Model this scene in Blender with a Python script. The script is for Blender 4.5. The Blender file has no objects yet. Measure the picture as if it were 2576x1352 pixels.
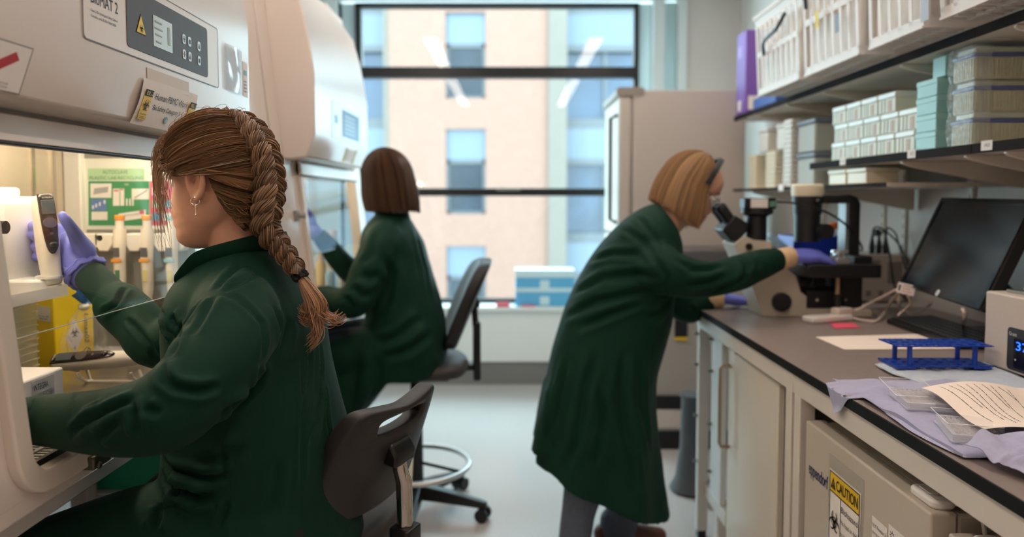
import bpy, bmesh, math, random
import numpy as np
from mathutils import Vector, Matrix, noise
from mathutils.bvhtree import BVHTree

random.seed(7)
rng = np.random.default_rng(7)
SC = bpy.context.scene
COL = SC.collection
R = math.radians

# ------------------------------------------------------------------ camera
CAM_Z = 1.32
FPX = 1840.0
PITCH = R(3.0)
cam_data = bpy.data.cameras.new('camera')
cam = bpy.data.objects.new('camera', cam_data)
COL.objects.link(cam)
cam.location = (0, 0, CAM_Z)
cam.rotation_euler = (math.pi / 2 - PITCH, 0, 0)
cam_data.sensor_width = 36.0
cam_data.lens = 36.0 * FPX / 2576.0
PCX, PCY = 1291.0, 500.0 + FPX * math.tan(PITCH)
cam_data.shift_x = -(PCX - 1288.0) / 2576.0
cam_data.shift_y = -(676.0 - PCY) / 2576.0
cam_data.clip_start = 0.02
cam_data.clip_end = 300
cam_data.dof.use_dof = True
cam_data.dof.focus_distance = 1.33
cam_data.dof.aperture_fstop = 2.1
SC.camera = cam

# ------------------------------------------------------------------ world, exposure
world = bpy.data.worlds.new('sky')
SC.world = world
world.use_nodes = True
wnt = world.node_tree
wnt.nodes['Background'].inputs[0].default_value = (0.62, 0.88, 1.0, 1)
wnt.nodes['Background'].inputs[1].default_value = 11.0
SC.view_settings.view_transform = 'Standard'
SC.view_settings.look = 'None'
SC.view_settings.gamma = 1.0
SC.view_settings.exposure = 0.3
SC.cycles.max_bounces = 8
SC.cycles.transparent_max_bounces = 16
SC.cycles.caustics_reflective = False
SC.cycles.caustics_refractive = False

# daylight comes in through the window at the end of the room (portal: only guides sampling)
pl = bpy.data.lights.new('window_portal', 'AREA')
pl.shape = 'RECTANGLE'; pl.size = 2.1; pl.size_y = 2.3
pl.cycles.is_portal = True
plo = bpy.data.objects.new('window_portal', pl)
COL.objects.link(plo)
plo.location = (-0.07, 5.44, 1.63)
plo.rotation_euler = (-math.pi / 2, 0, 0)

CEIL = 2.80
LAMP_W = 12.0     # strength of the ceiling strips
TUBE_W = 28.0     # strength of the cabinet tubes
# ------------------------------------------------------------------ pixel rays (used only to measure places in the room)
_fw = Vector((0, math.cos(PITCH), -math.sin(PITCH)))
_up = Vector((0, math.sin(PITCH), math.cos(PITCH)))
_o = Vector((0, 0, CAM_Z))
def ray(px, py):
    return Vector((1, 0, 0)) * ((px - PCX) / FPX) + _fw + _up * ((PCY - py) / FPX)
def P(px, py, X=None, Y=None, Z=None):
    d = ray(px, py)
    if Y is not None: t = Y / d.y
    elif X is not None: t = X / d.x
    else: t = (Z - CAM_Z) / d.z
    return _o + d * t

# ------------------------------------------------------------------ materials
def lin(c):
    return tuple(((x / 255) / 12.92 if x / 255 <= 0.04045 else ((x / 255 + 0.055) / 1.055) ** 2.4) for x in c)
MATS = {}
def mat(name, rgb, rough=0.5, metal=0.0, spec=0.5, noise_amt=0.0, noise_scale=20.0, bump=0.0, bump_scale=200.0,
        alpha=1.0, trans=0.0, emit=None, emit_s=0.0, coat=0.0, sheen=0.0, sss=0.0, stretch=None, rough_noise=0.0):
    if name in MATS: return MATS[name]
    m = bpy.data.materials.new(name); m.use_nodes = True
    nt = m.node_tree; b = nt.nodes['Principled BSDF']
    c = lin(rgb)
    b.inputs['Base Color'].default_value = (*c, 1)
    b.inputs['Roughness'].default_value = rough
    b.inputs['Metallic'].default_value = metal
    b.inputs['Specular IOR Level'].default_value = spec
    b.inputs['Alpha'].default_value = alpha
    b.inputs['Transmission Weight'].default_value = trans
    b.inputs['Coat Weight'].default_value = coat
    if sheen:
        b.inputs['Sheen Weight'].default_value = sheen
        b.inputs['Sheen Roughness'].default_value = 0.5
    if sss:
        b.inputs['Subsurface Weight'].default_value = sss
        b.inputs['Subsurface Radius'].default_value = (0.012, 0.004, 0.002)
        b.inputs['Subsurface Scale'].default_value = 0.6
    if emit:
        b.inputs['Emission Color'].default_value = (*lin(emit), 1)
        b.inputs['Emission Strength'].default_value = emit_s
    tc = nt.nodes.new('ShaderNodeTexCoord')
    src = tc.outputs['Object']
    if stretch:
        mp = nt.nodes.new('ShaderNodeMapping'); mp.inputs['Scale'].default_value = stretch
        nt.links.new(src, mp.inputs[0]); src = mp.outputs[0]
    if noise_amt or rough_noise:
        n = nt.nodes.new('ShaderNodeTexNoise'); n.inputs['Scale'].default_value = noise_scale
        n.inputs['Detail'].default_value = 5
        nt.links.new(src, n.inputs['Vector'])
        if noise_amt:
            r = nt.nodes.new('ShaderNodeValToRGB')
            r.color_ramp.elements[0].position = 0.3; r.color_ramp.elements[1].position = 0.7
            r.color_ramp.elements[0].color = (*[x * (1 - noise_amt) for x in c], 1)
            r.color_ramp.elements[1].color = (*[min(1, x * (1 + noise_amt)) for x in c], 1)
            nt.links.new(n.outputs['Fac'], r.inputs[0]); nt.links.new(r.outputs[0], b.inputs['Base Color'])
        if rough_noise:
            q = nt.nodes.new('ShaderNodeMapRange')
            q.inputs['To Min'].default_value = max(0.02, rough - rough_noise); q.inputs['To Max'].default_value = rough + rough_noise
            nt.links.new(n.outputs['Fac'], q.inputs[0]); nt.links.new(q.outputs[0], b.inputs['Roughness'])
    if bump:
        n2 = nt.nodes.new('ShaderNodeTexNoise'); n2.inputs['Scale'].default_value = bump_scale
        n2.inputs['Detail'].default_value = 3
        nt.links.new(src, n2.inputs['Vector'])
        bp = nt.nodes.new('ShaderNodeBump'); bp.inputs['Strength'].default_value = bump; bp.inputs['Distance'].default_value = 0.002
        nt.links.new(n2.outputs['Fac'], bp.inputs['Height']); nt.links.new(bp.outputs[0], b.inputs['Normal'])
    MATS[name] = m
    return m
def glass(name, tint=(1, 1, 1), refl=0.10, rough=0.0):
    """thin architectural pane: clear with a mirror-like share"""
    m = bpy.data.materials.new(name); m.use_nodes = True
    nt = m.node_tree; nt.nodes.clear()
    o = nt.nodes.new('ShaderNodeOutputMaterial'); mx = nt.nodes.new('ShaderNodeMixShader')
    t = nt.nodes.new('ShaderNodeBsdfTransparent'); t.inputs[0].default_value = (*tint, 1)
    g = nt.nodes.new('ShaderNodeBsdfGlossy'); g.inputs['Roughness'].default_value = rough
    lw = nt.nodes.new('ShaderNodeLayerWeight'); lw.inputs['Blend'].default_value = 0.5
    pw = nt.nodes.new('ShaderNodeMath'); pw.operation = 'POWER'; pw.inputs[1].default_value = 5.0
    mr = nt.nodes.new('ShaderNodeMath'); mr.operation = 'MULTIPLY_ADD'; mr.inputs[1].default_value = 0.9; mr.inputs[2].default_value = refl
    mr.use_clamp = True
    nt.links.new(lw.outputs['Facing'], pw.inputs[0]); nt.links.new(pw.outputs[0], mr.inputs[0]); nt.links.new(mr.outputs[0], mx.inputs[0])
    nt.links.new(t.outputs[0], mx.inputs[1]); nt.links.new(g.outputs[0], mx.inputs[2]); nt.links.new(mx.outputs[0], o.inputs[0])
    MATS[name] = m
    return m
def plastic_clear(name, rgb, solid=0.35, rough=0.25):
    """translucent moulded plastic: part seen through, part diffuse and glossy"""
    m = bpy.data.materials.new(name); m.use_nodes = True
    nt = m.node_tree; b = nt.nodes['Principled BSDF']
    b.inputs['Base Color'].default_value = (*lin(rgb), 1)
    b.inputs['Roughness'].default_value = rough
    b.inputs['Alpha'].default_value = solid
    MATS[name] = m
    return m

W_STEEL = mat('cream_powder_coat', (226, 215, 206), 0.28, noise_amt=0.03, noise_scale=3, bump=0.02, bump_scale=600)
W_LIP = mat('cream_moulding', (228, 216, 203), 0.35, noise_amt=0.02, noise_scale=6)
W_WALL = mat('painted_wall', (222, 216, 210), 0.85, noise_amt=0.03, noise_scale=2, bump=0.05, bump_scale=300)
W_CEIL = mat('ceiling_tile', (236, 234, 230), 0.9, noise_amt=0.03, noise_scale=60)
FLOOR_M = mat('vinyl_floor', (194, 192, 190), 0.22, noise_amt=0.08, noise_scale=140, rough_noise=0.06)
BLACK = mat('black_plastic', (22, 22, 24), 0.42, noise_amt=0.1, noise_scale=90, bump=0.03, bump_scale=900)
BLACKM = mat('black_metal', (18, 18, 20), 0.35, noise_amt=0.1, noise_scale=30)
GREYP = mat('grey_plastic', (120, 118, 116), 0.45, noise_amt=0.05, noise_scale=40)
MIDGREY = mat('slate_grey_panel', (92, 92, 94), 0.5, spec=.2, noise_amt=0.03, noise_scale=20)
LIGHTP = mat('white_plastic', (236, 232, 226), 0.38, noise_amt=0.02, noise_scale=30)
WHITE = mat('white_paper', (240, 234, 228), 0.8, noise_amt=0.02, noise_scale=60)
STEEL = mat('brushed_steel', (186, 178, 166), 0.3, metal=1.0, noise_amt=0.06, noise_scale=12, stretch=(1, 30, 30), rough_noise=0.06)
STEELW = mat('matt_steel_lining', (204, 192, 174), 0.45, metal=0.6, noise_amt=0.05, noise_scale=8, rough_noise=0.05)
CHROME = mat('chrome', (205, 200, 196), 0.08, metal=1.0)
INK = mat('dark_ink', (34, 36, 60), 0.6)
INKB = mat('black_ink', (16, 16, 18), 0.6)
INKBLUE = mat('navy_ink', (24, 30, 92), 0.5)
YEL = mat('hazard_yellow', (238, 196, 34), 0.5, noise_amt=0.02)
GLASS = glass('sash_glass', (0.985, 1.0, 0.99), 0.03)
CLEAR = plastic_clear('clear_polystyrene', (236, 240, 244), 0.28, 0.12)
FROST = plastic_clear('frosted_polypropylene', (238, 232, 226), 0.62, 0.35)

# ------------------------------------------------------------------ mesh builder
class MB:
    def __init__(s): s.v = []; s.f = []
    def add(s, vs, fs):
        o = len(s.v); s.v += [tuple(v) for v in vs]; s.f += [tuple(i + o for i in f) for f in fs]; return s
    def box(s, lo, hi, rot=None, piv=None):
        x0, y0, z0 = lo; x1, y1, z1 = hi
        vs = [(x0,y0,z0),(x1,y0,z0),(x1,y1,z0),(x0,y1,z0),(x0,y0,z1),(x1,y0,z1),(x1,y1,z1),(x0,y1,z1)]
        if rot is not None:
            p = Vector(piv if piv is not None else [(a + b) / 2 for a, b in zip(lo, hi)])
            vs = [p + rot @ (Vector(v) - p) for v in vs]
        return s.add(vs, [(0,3,2,1),(4,5,6,7),(0,1,5,4),(1,2,6,5),(2,3,7,6),(3,0,4,7)])
    def cbox(s, c, d, rot=None):
        return s.box([a - b / 2 for a, b in zip(c, d)], [a + b / 2 for a, b in zip(c, d)], rot, c)
    def frame_box(s, o, ex, ey, ez):
        """box spanned by three edge vectors from corner o"""
        o, ex, ey, ez = map(Vector, (o, ex, ey, ez))
        vs = [o, o+ex, o+ex+ey, o+ey, o+ez, o+ex+ez, o+ex+ey+ez, o+ey+ez]
        return s.add(vs, [(0,3,2,1),(4,5,6,7),(0,1,5,4),(1,2,6,5),(2,3,7,6),(3,0,4,7)])
    def prism(s, poly, a, b, axis='y'):
        n = len(poly)
        def mk(p, t):
            if axis == 'y': return (p[0], t, p[1])
            if axis == 'x': return (t, p[0], p[1])
            return (p[0], p[1], t)
        vs = [mk(p, a) for p in poly] + [mk(p, b) for p in poly]
        fs = [tuple(range(n)), tuple(range(2*n-1, n-1, -1))] + [(i, i+n, (i+1) % n + n, (i+1) % n) for i in range(n)]
        return s.add(vs, fs)
    def slab(s, pts, thick):
        """flat polygon of 3D points given a thickness vector"""
        t = Vector(thick); n = len(pts)
        vs = [Vector(p) for p in pts] + [Vector(p) + t for p in pts]
        fs = [tuple(range(n)), tuple(range(2*n-1, n-1, -1))] + [(i, i+n, (i+1) % n + n, (i+1) % n) for i in range(n)]
        return s.add(vs, fs)
    def loft(s, rings, closed=True, cap0=True, cap1=True, loop=False):
        n = len(rings[0]); vs = [p for r in rings for p in r]; fs = []
        m = len(rings)
        for i in range(m if loop else m - 1):
            j = (i + 1) % m
            for k in range(n if closed else n - 1):
                l = (k + 1) % n
                fs.append((i*n+k, i*n+l, j*n+l, j*n+k))
        if closed and not loop:
            if cap0: fs.append(tuple(range(n-1, -1, -1)))
            if cap1: fs.append(tuple((m-1)*n + k for k in range(n)))
        return s.add(vs, fs)
    def tube(s, pts, r, n=10, closed=False, cap=True, squash=None):
        pts = [Vector(p) for p in pts]; m = len(pts)
        rs = r if hasattr(r, '__len__') else [r] * m
        rings = []; prev = None
        for i, p in enumerate(pts):
            a = pts[(i - 1) % m] if (closed or i > 0) else p
            b = pts[(i + 1) % m] if (closed or i < m - 1) else p
            t = (b - a).normalized()
            if prev is None:
                u = t.orthogonal().normalized()
            else:
                u = (prev - t * prev.dot(t))
                u = u.normalized() if u.length > 1e-6 else t.orthogonal().normalized()
            prev = u; w = t.cross(u)
            rings.append([p + (u * math.cos(2*math.pi*k/n) + w * math.sin(2*math.pi*k/n)) * rs[i] for k in range(n)])
        return s.loft(rings, True, cap, cap, loop=closed)
    def cyl(s, p0, p1, r0, r1=None, n=24):
        return s.tube([p0, p1], [r0, r0 if r1 is None else r1], n)
    def lathe(s, prof, o=(0,0,0), n=24, axis=(0,0,1)):
        a = Vector(axis).normalized(); u = a.orthogonal().normalized(); w = a.cross(u); o = Vector(o)
        rings = [[o + a*z + (u*math.cos(2*math.pi*k/n) + w*math.sin(2*math.pi*k/n))*max(r, 1e-5) for k in range(n)] for r, z in prof]
        return s.loft(rings)
    def sphere(s, c, r, nu=20, nv=12, rot=None):
        c = Vector(c); r = r if hasattr(r, '__len__') else (r, r, r)
        rings = []
        for i in range(nv + 1):
            th = math.pi * i / nv
            ring = []
            for k in range(nu):
                ph = 2*math.pi*k/nu
                q = Vector((r[0]*math.sin(th)*math.cos(ph), r[1]*math.sin(th)*math.sin(ph), -r[2]*math.cos(th)))
                if i in (0, nv): q = Vector((1e-5*math.cos(ph), 1e-5*math.sin(ph), q.z))
                if rot is not None: q = rot @ q
                ring.append(c + q)
            rings.append(ring)
        return s.loft(rings)
    def grid(s, fn, nu, nv):
        vs = [fn(i / nu, j / nv) for j in range(nv + 1) for i in range(nu + 1)]
        fs = [(j*(nu+1)+i, j*(nu+1)+i+1, (j+1)*(nu+1)+i+1, (j+1)*(nu+1)+i) for j in range(nv) for i in range(nu)]
        return s.add(vs, fs)
    def sheet(s, fn, nu, nv, th):
        """grid with thickness th (offset along +z of fn's own second return)"""
        g = MB().grid(lambda u, v: fn(u, v), nu, nv)
        me = bpy.data.meshes.new('t'); me.from_pydata(g.v, [], g.f); me.update()
        nn = [Vector(v.normal) for v in me.vertices]; bpy.data.meshes.remove(me)
        N = len(g.v)
        vs = list(g.v) + [tuple(Vector(p) - n * th for p, n in zip(map(Vector, g.v), nn))][0:0]
        vs = [Vector(p) for p in g.v] + [Vector(p) - n * th for p, n in zip(g.v, nn)]
        fs = list(g.f) + [tuple(i + N for i in reversed(f)) for f in g.f]
        W = nu + 1
        b = [i for i in range(W)] + [j*W + nu for j in range(1, nv+1)] + [nv*W + i for i in range(nu-1, -1, -1)] + [j*W for j in range(nv-1, 0, -1)]
        for a, c in zip(b, b[1:] + b[:1]): fs.append((a, a + N, c + N, c))
        return s.add(vs, fs)

WL = {}
def build(mb, name, m, parent=None, bevel=0.0, seg=2, smooth=40, subsurf=0, label=None, cat=None, group=None, kind=None, local=False, origin=None):
    """one mesh object; world coordinates in, origin moved to the parent's (or to the base of the mesh)"""
    if isinstance(mb, bpy.types.Mesh): me = mb
    else:
        me = bpy.data.meshes.new(name); me.from_pydata([tuple(v) for v in mb.v], [], mb.f)
    bmm = bmesh.new(); bmm.from_mesh(me); bmesh.ops.recalc_face_normals(bmm, faces=bmm.faces); bmm.to_mesh(me); bmm.free()
    o = bpy.data.objects.new(name, me); COL.objects.link(o)
    if m is not None and len(me.materials) == 0: me.materials.append(m)
    if parent is not None:
        off = Vector((0, 0, 0)) if local else WL[parent]
        o.parent = parent
        WL[o] = WL[parent]
    else:
        if local: off = Vector((0, 0, 0))
        elif origin is not None: off = Vector(origin)
        else:
            co = np.empty(len(me.vertices) * 3); me.vertices.foreach_get('co', co); co = co.reshape(-1, 3)
            off = Vector(((co[:,0].min() + co[:,0].max()) / 2, (co[:,1].min() + co[:,1].max()) / 2, co[:,2].min()))
        WL[o] = off.copy(); o.location = off
    if off.length > 0: me.transform(Matrix.Translation(-off))
    if smooth:
        me.shade_smooth(); me.set_sharp_from_angle(angle=R(smooth))
    if bevel:
        b = o.modifiers.new('edge', 'BEVEL'); b.width = bevel; b.segments = seg; b.limit_method = 'ANGLE'; b.angle_limit = R(35)
    if subsurf:
        q = o.modifiers.new('soft', 'SUBSURF'); q.levels = subsurf; q.render_levels = subsurf
    if label: o['label'] = label
    if cat: o['category'] = cat
    if group: o['group'] = group
    if kind: o['kind'] = kind
    return o
def thing(name, label, cat, loc=(0, 0, 0), group=None, rotz=0.0):
    o = bpy.data.objects.new(name, None); COL.objects.link(o)
    o.empty_display_size = 0.1
    o.location = loc; o.rotation_euler = (0, 0, rotz)
    o['label'] = label; o['category'] = cat
    if group: o['group'] = group
    WL[o] = Vector(loc)
    return o
def dup(root, loc, rotz=None, label=None, group=None, scale=None):
    r = root.copy(); COL.objects.link(r); r.location = loc
    if rotz is not None: r.rotation_euler = (0, 0, rotz)
    if scale is not None: r.scale = scale
    if label: r['label'] = label
    if group: r['group'] = group
    WL[r] = Vector(loc)
    for ch in [c for c in bpy.data.objects if c.parent == root]:
        c = ch.copy(); COL.objects.link(c); c.parent = r
        for g in [q for q in bpy.data.objects if q.parent == ch]:
            d = g.copy(); COL.objects.link(d); d.parent = c
    return r
def struct(mb, name, m, bevel=0.0, parent=None, smooth=40):
    o = build(mb, name, m, parent, bevel=bevel, smooth=smooth)
    if parent is None: o['kind'] = 'structure'
    return o

def txt(s, parent, o, xd, yd, size, m, name='lettering', align='LEFT', width=None, lift=0.0006, shear=0.0, bold=0.0, loc=False):
    """writing as a thin mesh: o = baseline start, xd/yd = reading and up directions, size = capital height"""
    cu = bpy.data.curves.new(name, 'FONT'); cu.body = s; cu.size = 1.0; cu.align_x = align; cu.extrude = 0.0; cu.offset = bold; cu.shear = shear
    cu.resolution_u = 3
    ob = bpy.data.objects.new('t', cu)
    me = bpy.data.meshes.new_from_object(ob)
    bpy.data.objects.remove(ob); bpy.data.curves.remove(cu)
    o = Vector(o); xd = Vector(xd).normalized(); yd = Vector(yd).normalized(); nd = xd.cross(yd).normalized()
    k = size / 0.70
    kx = k
    if width:
        xs = [v.co.x for v in me.vertices]; kx = width / max(1e-6, max(xs) - min(xs))
    for v in me.vertices:
        v.co = o + xd * (v.co.x * kx) + yd * (v.co.y * k) + nd * lift
    me.name = name
    return build(me, name, m, parent, smooth=0, local=loc)
def biohazard(parent, c, xd, yd, r, m, lift=0.0008, name='biohazard_symbol'):
    """three open crescents, a middle ring and short arms, laid flat"""
    c = Vector(c); xd = Vector(xd).normalized(); yd = Vector(yd).normalized(); nd = xd.cross(yd)
    mb = MB()
    def pt(x, y): return c + (xd * x + yd * y) * r + nd * lift
    def arc(cx, cy, r0, w0, a0, a1, n=22, taper=True):
        vs = []; fs = []
        for i in range(n + 1):
            t = i / n; a = a0 + (a1 - a0) * t
            w = w0 * (math.sin(math.pi * t) ** 0.6 if taper else 1) + 0.01
            vs += [pt(cx + (r0 - w / 2) * math.cos(a), cy + (r0 - w / 2) * math.sin(a)), pt(cx + (r0 + w / 2) * math.cos(a), cy + (r0 + w / 2) * math.sin(a))]
            if i: fs.append((2*i-2, 2*i-1, 2*i+1, 2*i))
        mb.add(vs, fs)
    for k in range(3):
        th = math.pi / 2 + k * 2 * math.pi / 3
        cx, cy = 0.5 * math.cos(th), 0.5 * math.sin(th)
        arc(cx, cy, 0.42, 0.2, th + 0.42, th + 2 * math.pi - 0.42)
    arc(0, 0, 0.4, 0.1, 0, 2 * math.pi, 30, False)
    return build(mb, name, m, parent, smooth=0)
def flat(parent, pts, m, name, lift=0.0):
    """thin printed area on a surface"""
    pts = [Vector(p) for p in pts]
    n = (pts[1] - pts[0]).cross(pts[-1] - pts[0]).normalized()
    return build(MB().slab([p + n * lift for p in pts], n * 0.0004), name, m, parent, smooth=0)
def rrect(cx, cy, w, h, r, n=5):
    out = []
    for (sx, sy, a0) in ((1, -1, -90), (1, 1, 0), (-1, 1, 90), (-1, -1, 180)):
        for i in range(n + 1):
            a = R(a0 + 90 * i / n)
            out.append((cx + sx * (w/2 - r) + r * math.cos(a), cy + sy * (h/2 - r) + r * math.sin(a)))
    return out
def cable(pts, r=0, n=8, k=8):
    """smooth path through points (Catmull-Rom)"""
    pts = [Vector(p) for p in pts]; out = []
    q = [pts[0]*2 - pts[1]] + pts + [pts[-1]*2 - pts[-2]]
    for i in range(1, len(q) - 2):
        a, b, c, d = q[i-1], q[i], q[i+1], q[i+2]
        for j in range(k):
            t = j / k
            out.append(0.5 * ((2*b) + (c - a)*t + (2*a - 5*b + 4*c - d)*t*t + (-a + 3*b - 3*c + d)*t**3))
    out.append(pts[-1])
    return out
# ------------------------------------------------------------------ the room
YW = 5.22           # inner face of the window wall
XL, XR, YB = -1.62, 1.60, -1.2
struct(MB().box((XL - .1, YB - .1, -.1), (XR + .1, YW + .5, 0)), 'floor', FLOOR_M)
struct(MB().box((XL - .1, YB - .1, CEIL), (XR + .1, YW + .5, CEIL + .1)), 'ceiling', W_CEIL)
struct(MB().box((XL - .1, YB, 0), (XL, YW + .4, CEIL)), 'wall_left', W_WALL)
struct(MB().box((XR, YB, 0), (XR + .1, YW + .4, CEIL)), 'wall_right', W_WALL)
struct(MB().box((XL - .1, YB - .1, 0), (XR + .1, YB, CEIL)), 'wall_back', W_WALL)
# window wall: opening x -1.11..0.93, z 0.55..2.70
OX0, OX1, OZ0, OZ1 = -1.13, 0.90, 0.53, 2.715
JAMB = mat('pale_window_jamb', (226, 236, 236), 0.5)
m = MB()
m.box((XL, YW, 0), (OX0 - .10, YW + .3, CEIL)); m.box((1.20, YW, 0), (XR, YW + .3, CEIL))
m.box((OX0 - .10, YW, OZ1 + .075), (1.20, YW + .3, CEIL)); m.box((OX0 - .10, YW, 0), (1.20, YW + .3, OZ0))
struct(m, 'wall_window', W_WALL)
# white posts; frosted strips added round the clear pane to brighten the jambs
def frosted(name):
    m = bpy.data.materials.new(name); m.use_nodes = True; nt = m.node_tree; nt.nodes.clear()
    o = nt.nodes.new('ShaderNodeOutputMaterial'); mx = nt.nodes.new('ShaderNodeMixShader'); mx.inputs[0].default_value = .5
    t = nt.nodes.new('ShaderNodeBsdfTranslucent'); t.inputs[0].default_value = (.72, .76, .74, 1)
    d = nt.nodes.new('ShaderNodeBsdfDiffuse'); d.inputs[0].default_value = (.6, .66, .66, 1)
    nt.links.new(t.outputs[0], mx.inputs[1]); nt.links.new(d.outputs[0], mx.inputs[2]); nt.links.new(mx.outputs[0], o.inputs[0]); return m
FROSTG = frosted('added_frosted_glass')
struct(MB().box((OX1 + .085, YW - .02, OZ0), (OX1 + .165, YW + .3, OZ1)), 'trim_1', JAMB, bevel=.004)
struct(MB().box((OX0 - .26, YW - .03, OZ0), (OX0 - .10, YW + .3, OZ1)), 'trim_2', JAMB, bevel=.004)
struct(MB().box((OX1 + .26, YW - .03, OZ0), (1.22, YW + .3, OZ1)), 'trim_3', JAMB, bevel=.004)
for k, b_ in enumerate((((OX1, YW + .10, OZ0), (OX1 + .085, YW + .104, OZ1)), ((OX1 + .165, YW + .06, OZ0), (OX1 + .26, YW + .064, OZ1)), ((OX0 - .10, YW + .10, OZ0), (OX0, YW + .104, OZ1)), ((OX0 - .10, YW + .02, OZ1), (1.2, YW + .024, OZ1 + .075)))):
    struct(MB().box(*b_), 'window_%d' % (k + 2), FROSTG, smooth=0)
# boxed-in sill and plinth below the window
SILLM = mat('white_laminate', (232, 236, 234), 0.35)
struct(MB().box((-1.2, YW - .10, .165), (1.21, YW - .001, .53)).box((-1.25, YW - .13, .53), (1.21, YW + .12, .56)), 'trim_4', SILLM, bevel=.004)
struct(MB().box((-1.2, YW - .08, 0), (1.21, YW - .001, .165)), 'baseboard_window', mat('grey_skirting', (128, 126, 124), 0.5), bevel=.003)
# the window: dark frame and transoms, glass
FR = mat('black_window_frame', (20, 22, 24), 0.35)
YG = YW + .10
win = build(MB().box((OX0, YG - .03, OZ0), (OX0 + .045, YG + .05, OZ1)).box((OX1 - .035, YG - .03, OZ0), (OX1, YG + .05, OZ1))
            .box((OX0, YG - .03, OZ1 - .03), (OX1, YG + .05, OZ1)).box((OX0, YG - .03, OZ0), (OX1, YG + .05, OZ0 + .06)), 'window_1', FR, bevel=.004)
win['kind'] = 'structure'
build(MB().box((OX0 + .04, YG - .045, 2.185), (OX1 - .03, YG + .05, 2.262)), 'transom', FR, win, bevel=.006)
tr = build(MB().box((OX0 + .04, YG - .045, 1.338), (OX1 - .03, YG + .05, 1.395)), 'transom', FR, win, bevel=.006)
build(MB().box((-.12, YG - .06, 1.375), (.05, YG - .045, 1.39)), 'catch', GREYP, tr)
PANE = glass('window_glass', (0.97, 1.0, 0.99), 0.026)
for z0, z1 in ((OZ0 + .05, 1.345), (1.385, 2.19), (2.255, OZ1 - .02)):
    build(MB().box((OX0 + .04, YG, z0), (OX1 - .03, YG + .004, z1)), 'pane', PANE, win, smooth=0)

# ceiling strip lights in two rows
LAMP = mat('lamp_diffuser', (255, 255, 255), 0.5, emit=(255, 235, 221), emit_s=LAMP_W)
for i, (x, y0, y1, lab) in enumerate(((-.74, -.7, 1.75, 'long ceiling strip light in the row above the cabinets, near half'), (-.74, 1.80, 4.05, 'long ceiling strip light in the row above the cabinets, near the window'),
                       (.74, -.7, 1.75, 'long ceiling strip light in the row above the bench, near half'), (.74, 1.80, 4.05, 'long ceiling strip light in the row above the bench, near the window'))):
    t = thing('ceiling_light', lab, 'ceiling light', (x, (y0 + y1) / 2, CEIL), 'ceiling strip lights')
    build(MB().box((x - .075, y0, CEIL - .05), (x + .075, y1, CEIL)), 'housing', LIGHTP, t, bevel=.004)
    build(MB().box((x - .06, y0 + .02, CEIL - .06), (x + .06, y1 - .02, CEIL - .0505)), 'diffuser', LAMP, t)

# ------------------------------------------------------------------ the building across the street
BY = 18.7
BRICK = bpy.data.materials.new('pale_brick'); BRICK.use_nodes = True
nt = BRICK.node_tree; bs = nt.nodes['Principled BSDF']; bs.inputs['Roughness'].default_value = 0.9
bt = nt.nodes.new('ShaderNodeTexBrick'); tc = nt.nodes.new('ShaderNodeTexCoord'); mp = nt.nodes.new('ShaderNodeMapping')
mp.inputs['Rotation'].default_value = (math.pi / 2, 0, 0); mp.inputs['Scale'].default_value = (2.2, 2.2, 2.2)
bt.inputs['Color1'].default_value = (*lin((112, 80, 68)), 1); bt.inputs['Color2'].default_value = (*lin((104, 74, 62)), 1)
bt.inputs['Mortar'].default_value = (*lin((109, 83, 72)), 1); bt.inputs['Scale'].default_value = 2.0; bt.inputs['Mortar Size'].default_value = 0.03
nt.links.new(tc.outputs['Object'], mp.inputs[0]); nt.links.new(mp.outputs[0], bt.inputs['Vector']); nt.links.new(bt.outputs[0], bs.inputs['Base Color'])
PANEL = mat('blue_spandrel', (67, 75, 86), 0.4); WGL = mat('dark_window_glass', (24, 29, 37), 0.2, spec=0.25, noise_amt=0.3, noise_scale=1.2)
WGL2 = mat('blue_window_glass', (35, 45, 61), 0.2, spec=0.4, noise_amt=0.35, noise_scale=0.9)
CONC = mat('pale_green_concrete', (83, 74, 66), 0.8, noise_amt=0.05, noise_scale=2); FRM = mat('grey_window_frame', (56, 56, 59), 0.5)
bld = thing('apartment_building', 'pale brick building with blue window panels across the street outside', 'building', (-1.1, BY, -6))
build(MB().box((-3.15, BY, -6), (-1.71, BY + .5, 9)).box((-.70, BY, -6), (.89, BY + .5, 9)), 'brick_wall', BRICK, bld)
bands = MB()
def wz(py): return P(1290, py, Y=BY).z
ZT = [wz(30 + 295 * k) for k in range(-2, 6)]       # top of each blue panel
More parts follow.
